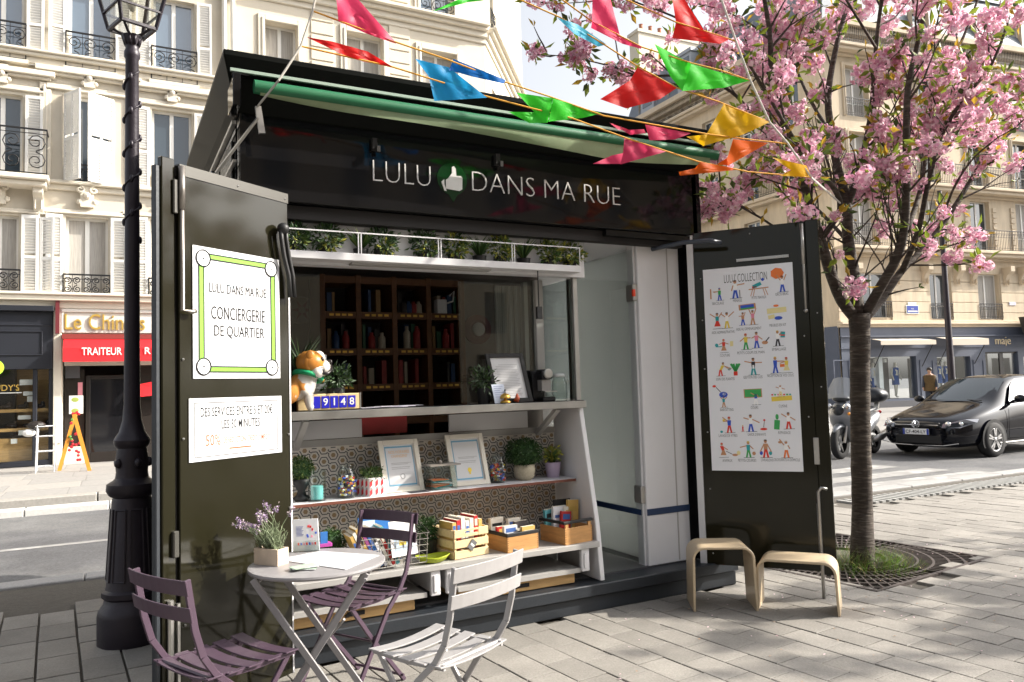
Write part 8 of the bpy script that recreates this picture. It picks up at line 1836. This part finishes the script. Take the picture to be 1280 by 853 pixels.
pp = ondep(1163, 486, 31); figure('person', 'pedestrian in a brown jacket walking past the boutique behind the car', 'person', (pp.x, pp.y, .07), 2.0, 1.70, M_SKIN, M_JKT, M_JEAN, hairm=mat('hair_dark', (.02, .014, .01), .6), step=.12)
# street lamp far right
c = ondep(1190, 480, 25); c.z = .07; t = thing('street_lamp', 'slim dark street lamp with a small side lantern before the boutique', 'lamp post', tuple(c)); tpz = ondep(1181, 235, 25); b = MB(); b.tube([c, c+Vector((0, 0, 1.0)), (c.x, c.y, tpz.z)], [.15, .11, .065], 10); b.lathe([(.2, 0), (.2, .25), (.15, .3), (.13, .9)], c, 12); b.build('post', M_LAMP, t, smooth=True, auto=40)
q = ondep(1190, 290, 25); b = MB(); R_ = Vector((.885, -.465, 0)); a = Vector((c.x, c.y, q.z)); b.tube([a, a+R_*.12+Vector((0, 0, .1)), a+R_*.30+Vector((0, 0, .15)), a+R_*.42+Vector((0, 0, .05))], .025, 6); b.tube([a+Vector((0, 0, -.35)), a+R_*.4+Vector((0, 0, -.15))], .015, 5); b.build('bracket', M_LAMP, t); b = MB(); b.lathe([(.03, .12), (.10, .08), (.13, 0), (.12, -.1), (.05, -.2)], tuple(a+R_*.42), 12); b.build('lantern', M_LAMP, t, smooth=True)
# A-board with menu and wire trolley across the street
p0 = onz(74, 589, .07); p1 = onz(112, 589, .07); t = thing('a_board', 'orange wooden A-frame easel with a menu card outside the restaurant', 'easel', tuple((p0+p1)/2)); M_ORW = mat('easel_orange', (.60, .24, .03), .5, var=.1); apx = ony(93, 518, (p0.y+p1.y)/2)
for pz, nm in ((p0, 0), (p1, 1)): b = MB(); b.bar(pz, Vector((apx.x, pz.y+.1, apx.z)), .07, .04, (0, 1, 0)); b.build('leg', M_ORW, t)
b = MB(); 
for k in range(26): a_ = ru(0, 1); b.sph(Vector((apx.x+ru(-.12, .12)*(1-a_*.3), p0.y+.02, .25+a_*1.0)), .03, 6, 5, mi=0 if rnd() < .8 else 1)
kind(b.build('garland', [mat('garland_red', (.5, .02, .03), .6), mat('garland_green', (.1, .25, .05), .6)], t), 'stuff')
m_ = R(88, 495, 105, 517); b = MB(); fbox(b, FA, m_[0], m_[1], m_[2], m_[3], .60, .64); mo = b.build('menu_board', PAP, t); b = MB(); um = (m_[0]+m_[1])/2; vm = (m_[2]+m_[3])/2
for dv in (.11, -.13): b.sph(FA(um-.02, vm+dv, .641), .075, 10, 6, sc=(1, .05, .7))
b.build('menu_picture', mat('dish_picture', (.30, .36, .08), .6), mo)
b = MB(); b.bar(Vector((apx.x, p0.y+.1, apx.z-.08)), FA(um, m_[2], .62), .05, .04); b.build('menu_post', M_ORW, t)
p0 = onz(44, 592, .07); t = thing('wire_trolley', 'white wire trolley with a bag outside the black shop', 'trolley', tuple(p0)); b = MB(); w_ = .32; d_ = .3; hT = .95; M_WIRE = mat('wire_white', (.62, .62, .62), .4)
for dx in (0, w_):
    for dy in (0, d_): b.tube([p0+Vector((dx, dy, 0)), p0+Vector((dx+.03, dy, hT))], .014, 6)
for z_ in (.12, .42, .72, .92):
    b.tube([p0+Vector((0, 0, z_)), p0+Vector((w_, 0, z_)), p0+Vector((w_, d_, z_)), p0+Vector((0, d_, z_))], .01, 5, closed=True)
    for k in range(5): b.tube([p0+Vector((w_*k/4, 0, z_)), p0+Vector((w_*k/4, d_, z_))], .006, 4)
b.build('frame', M_WIRE, t); b = MB(); b.sph(p0+Vector((.0, .1, hT)), .13, 10, 8, sc=(1.3, .8, .6)); b.build('bag', M_DOORF, t); b = MB(); b.sph(p0+Vector((-.12, .1, .8)), .1, 10, 8, sc=(1.2, .8, .8)); b.build('white_bag', PAP, t)
for m_name in ('render', 'cycles'): pass
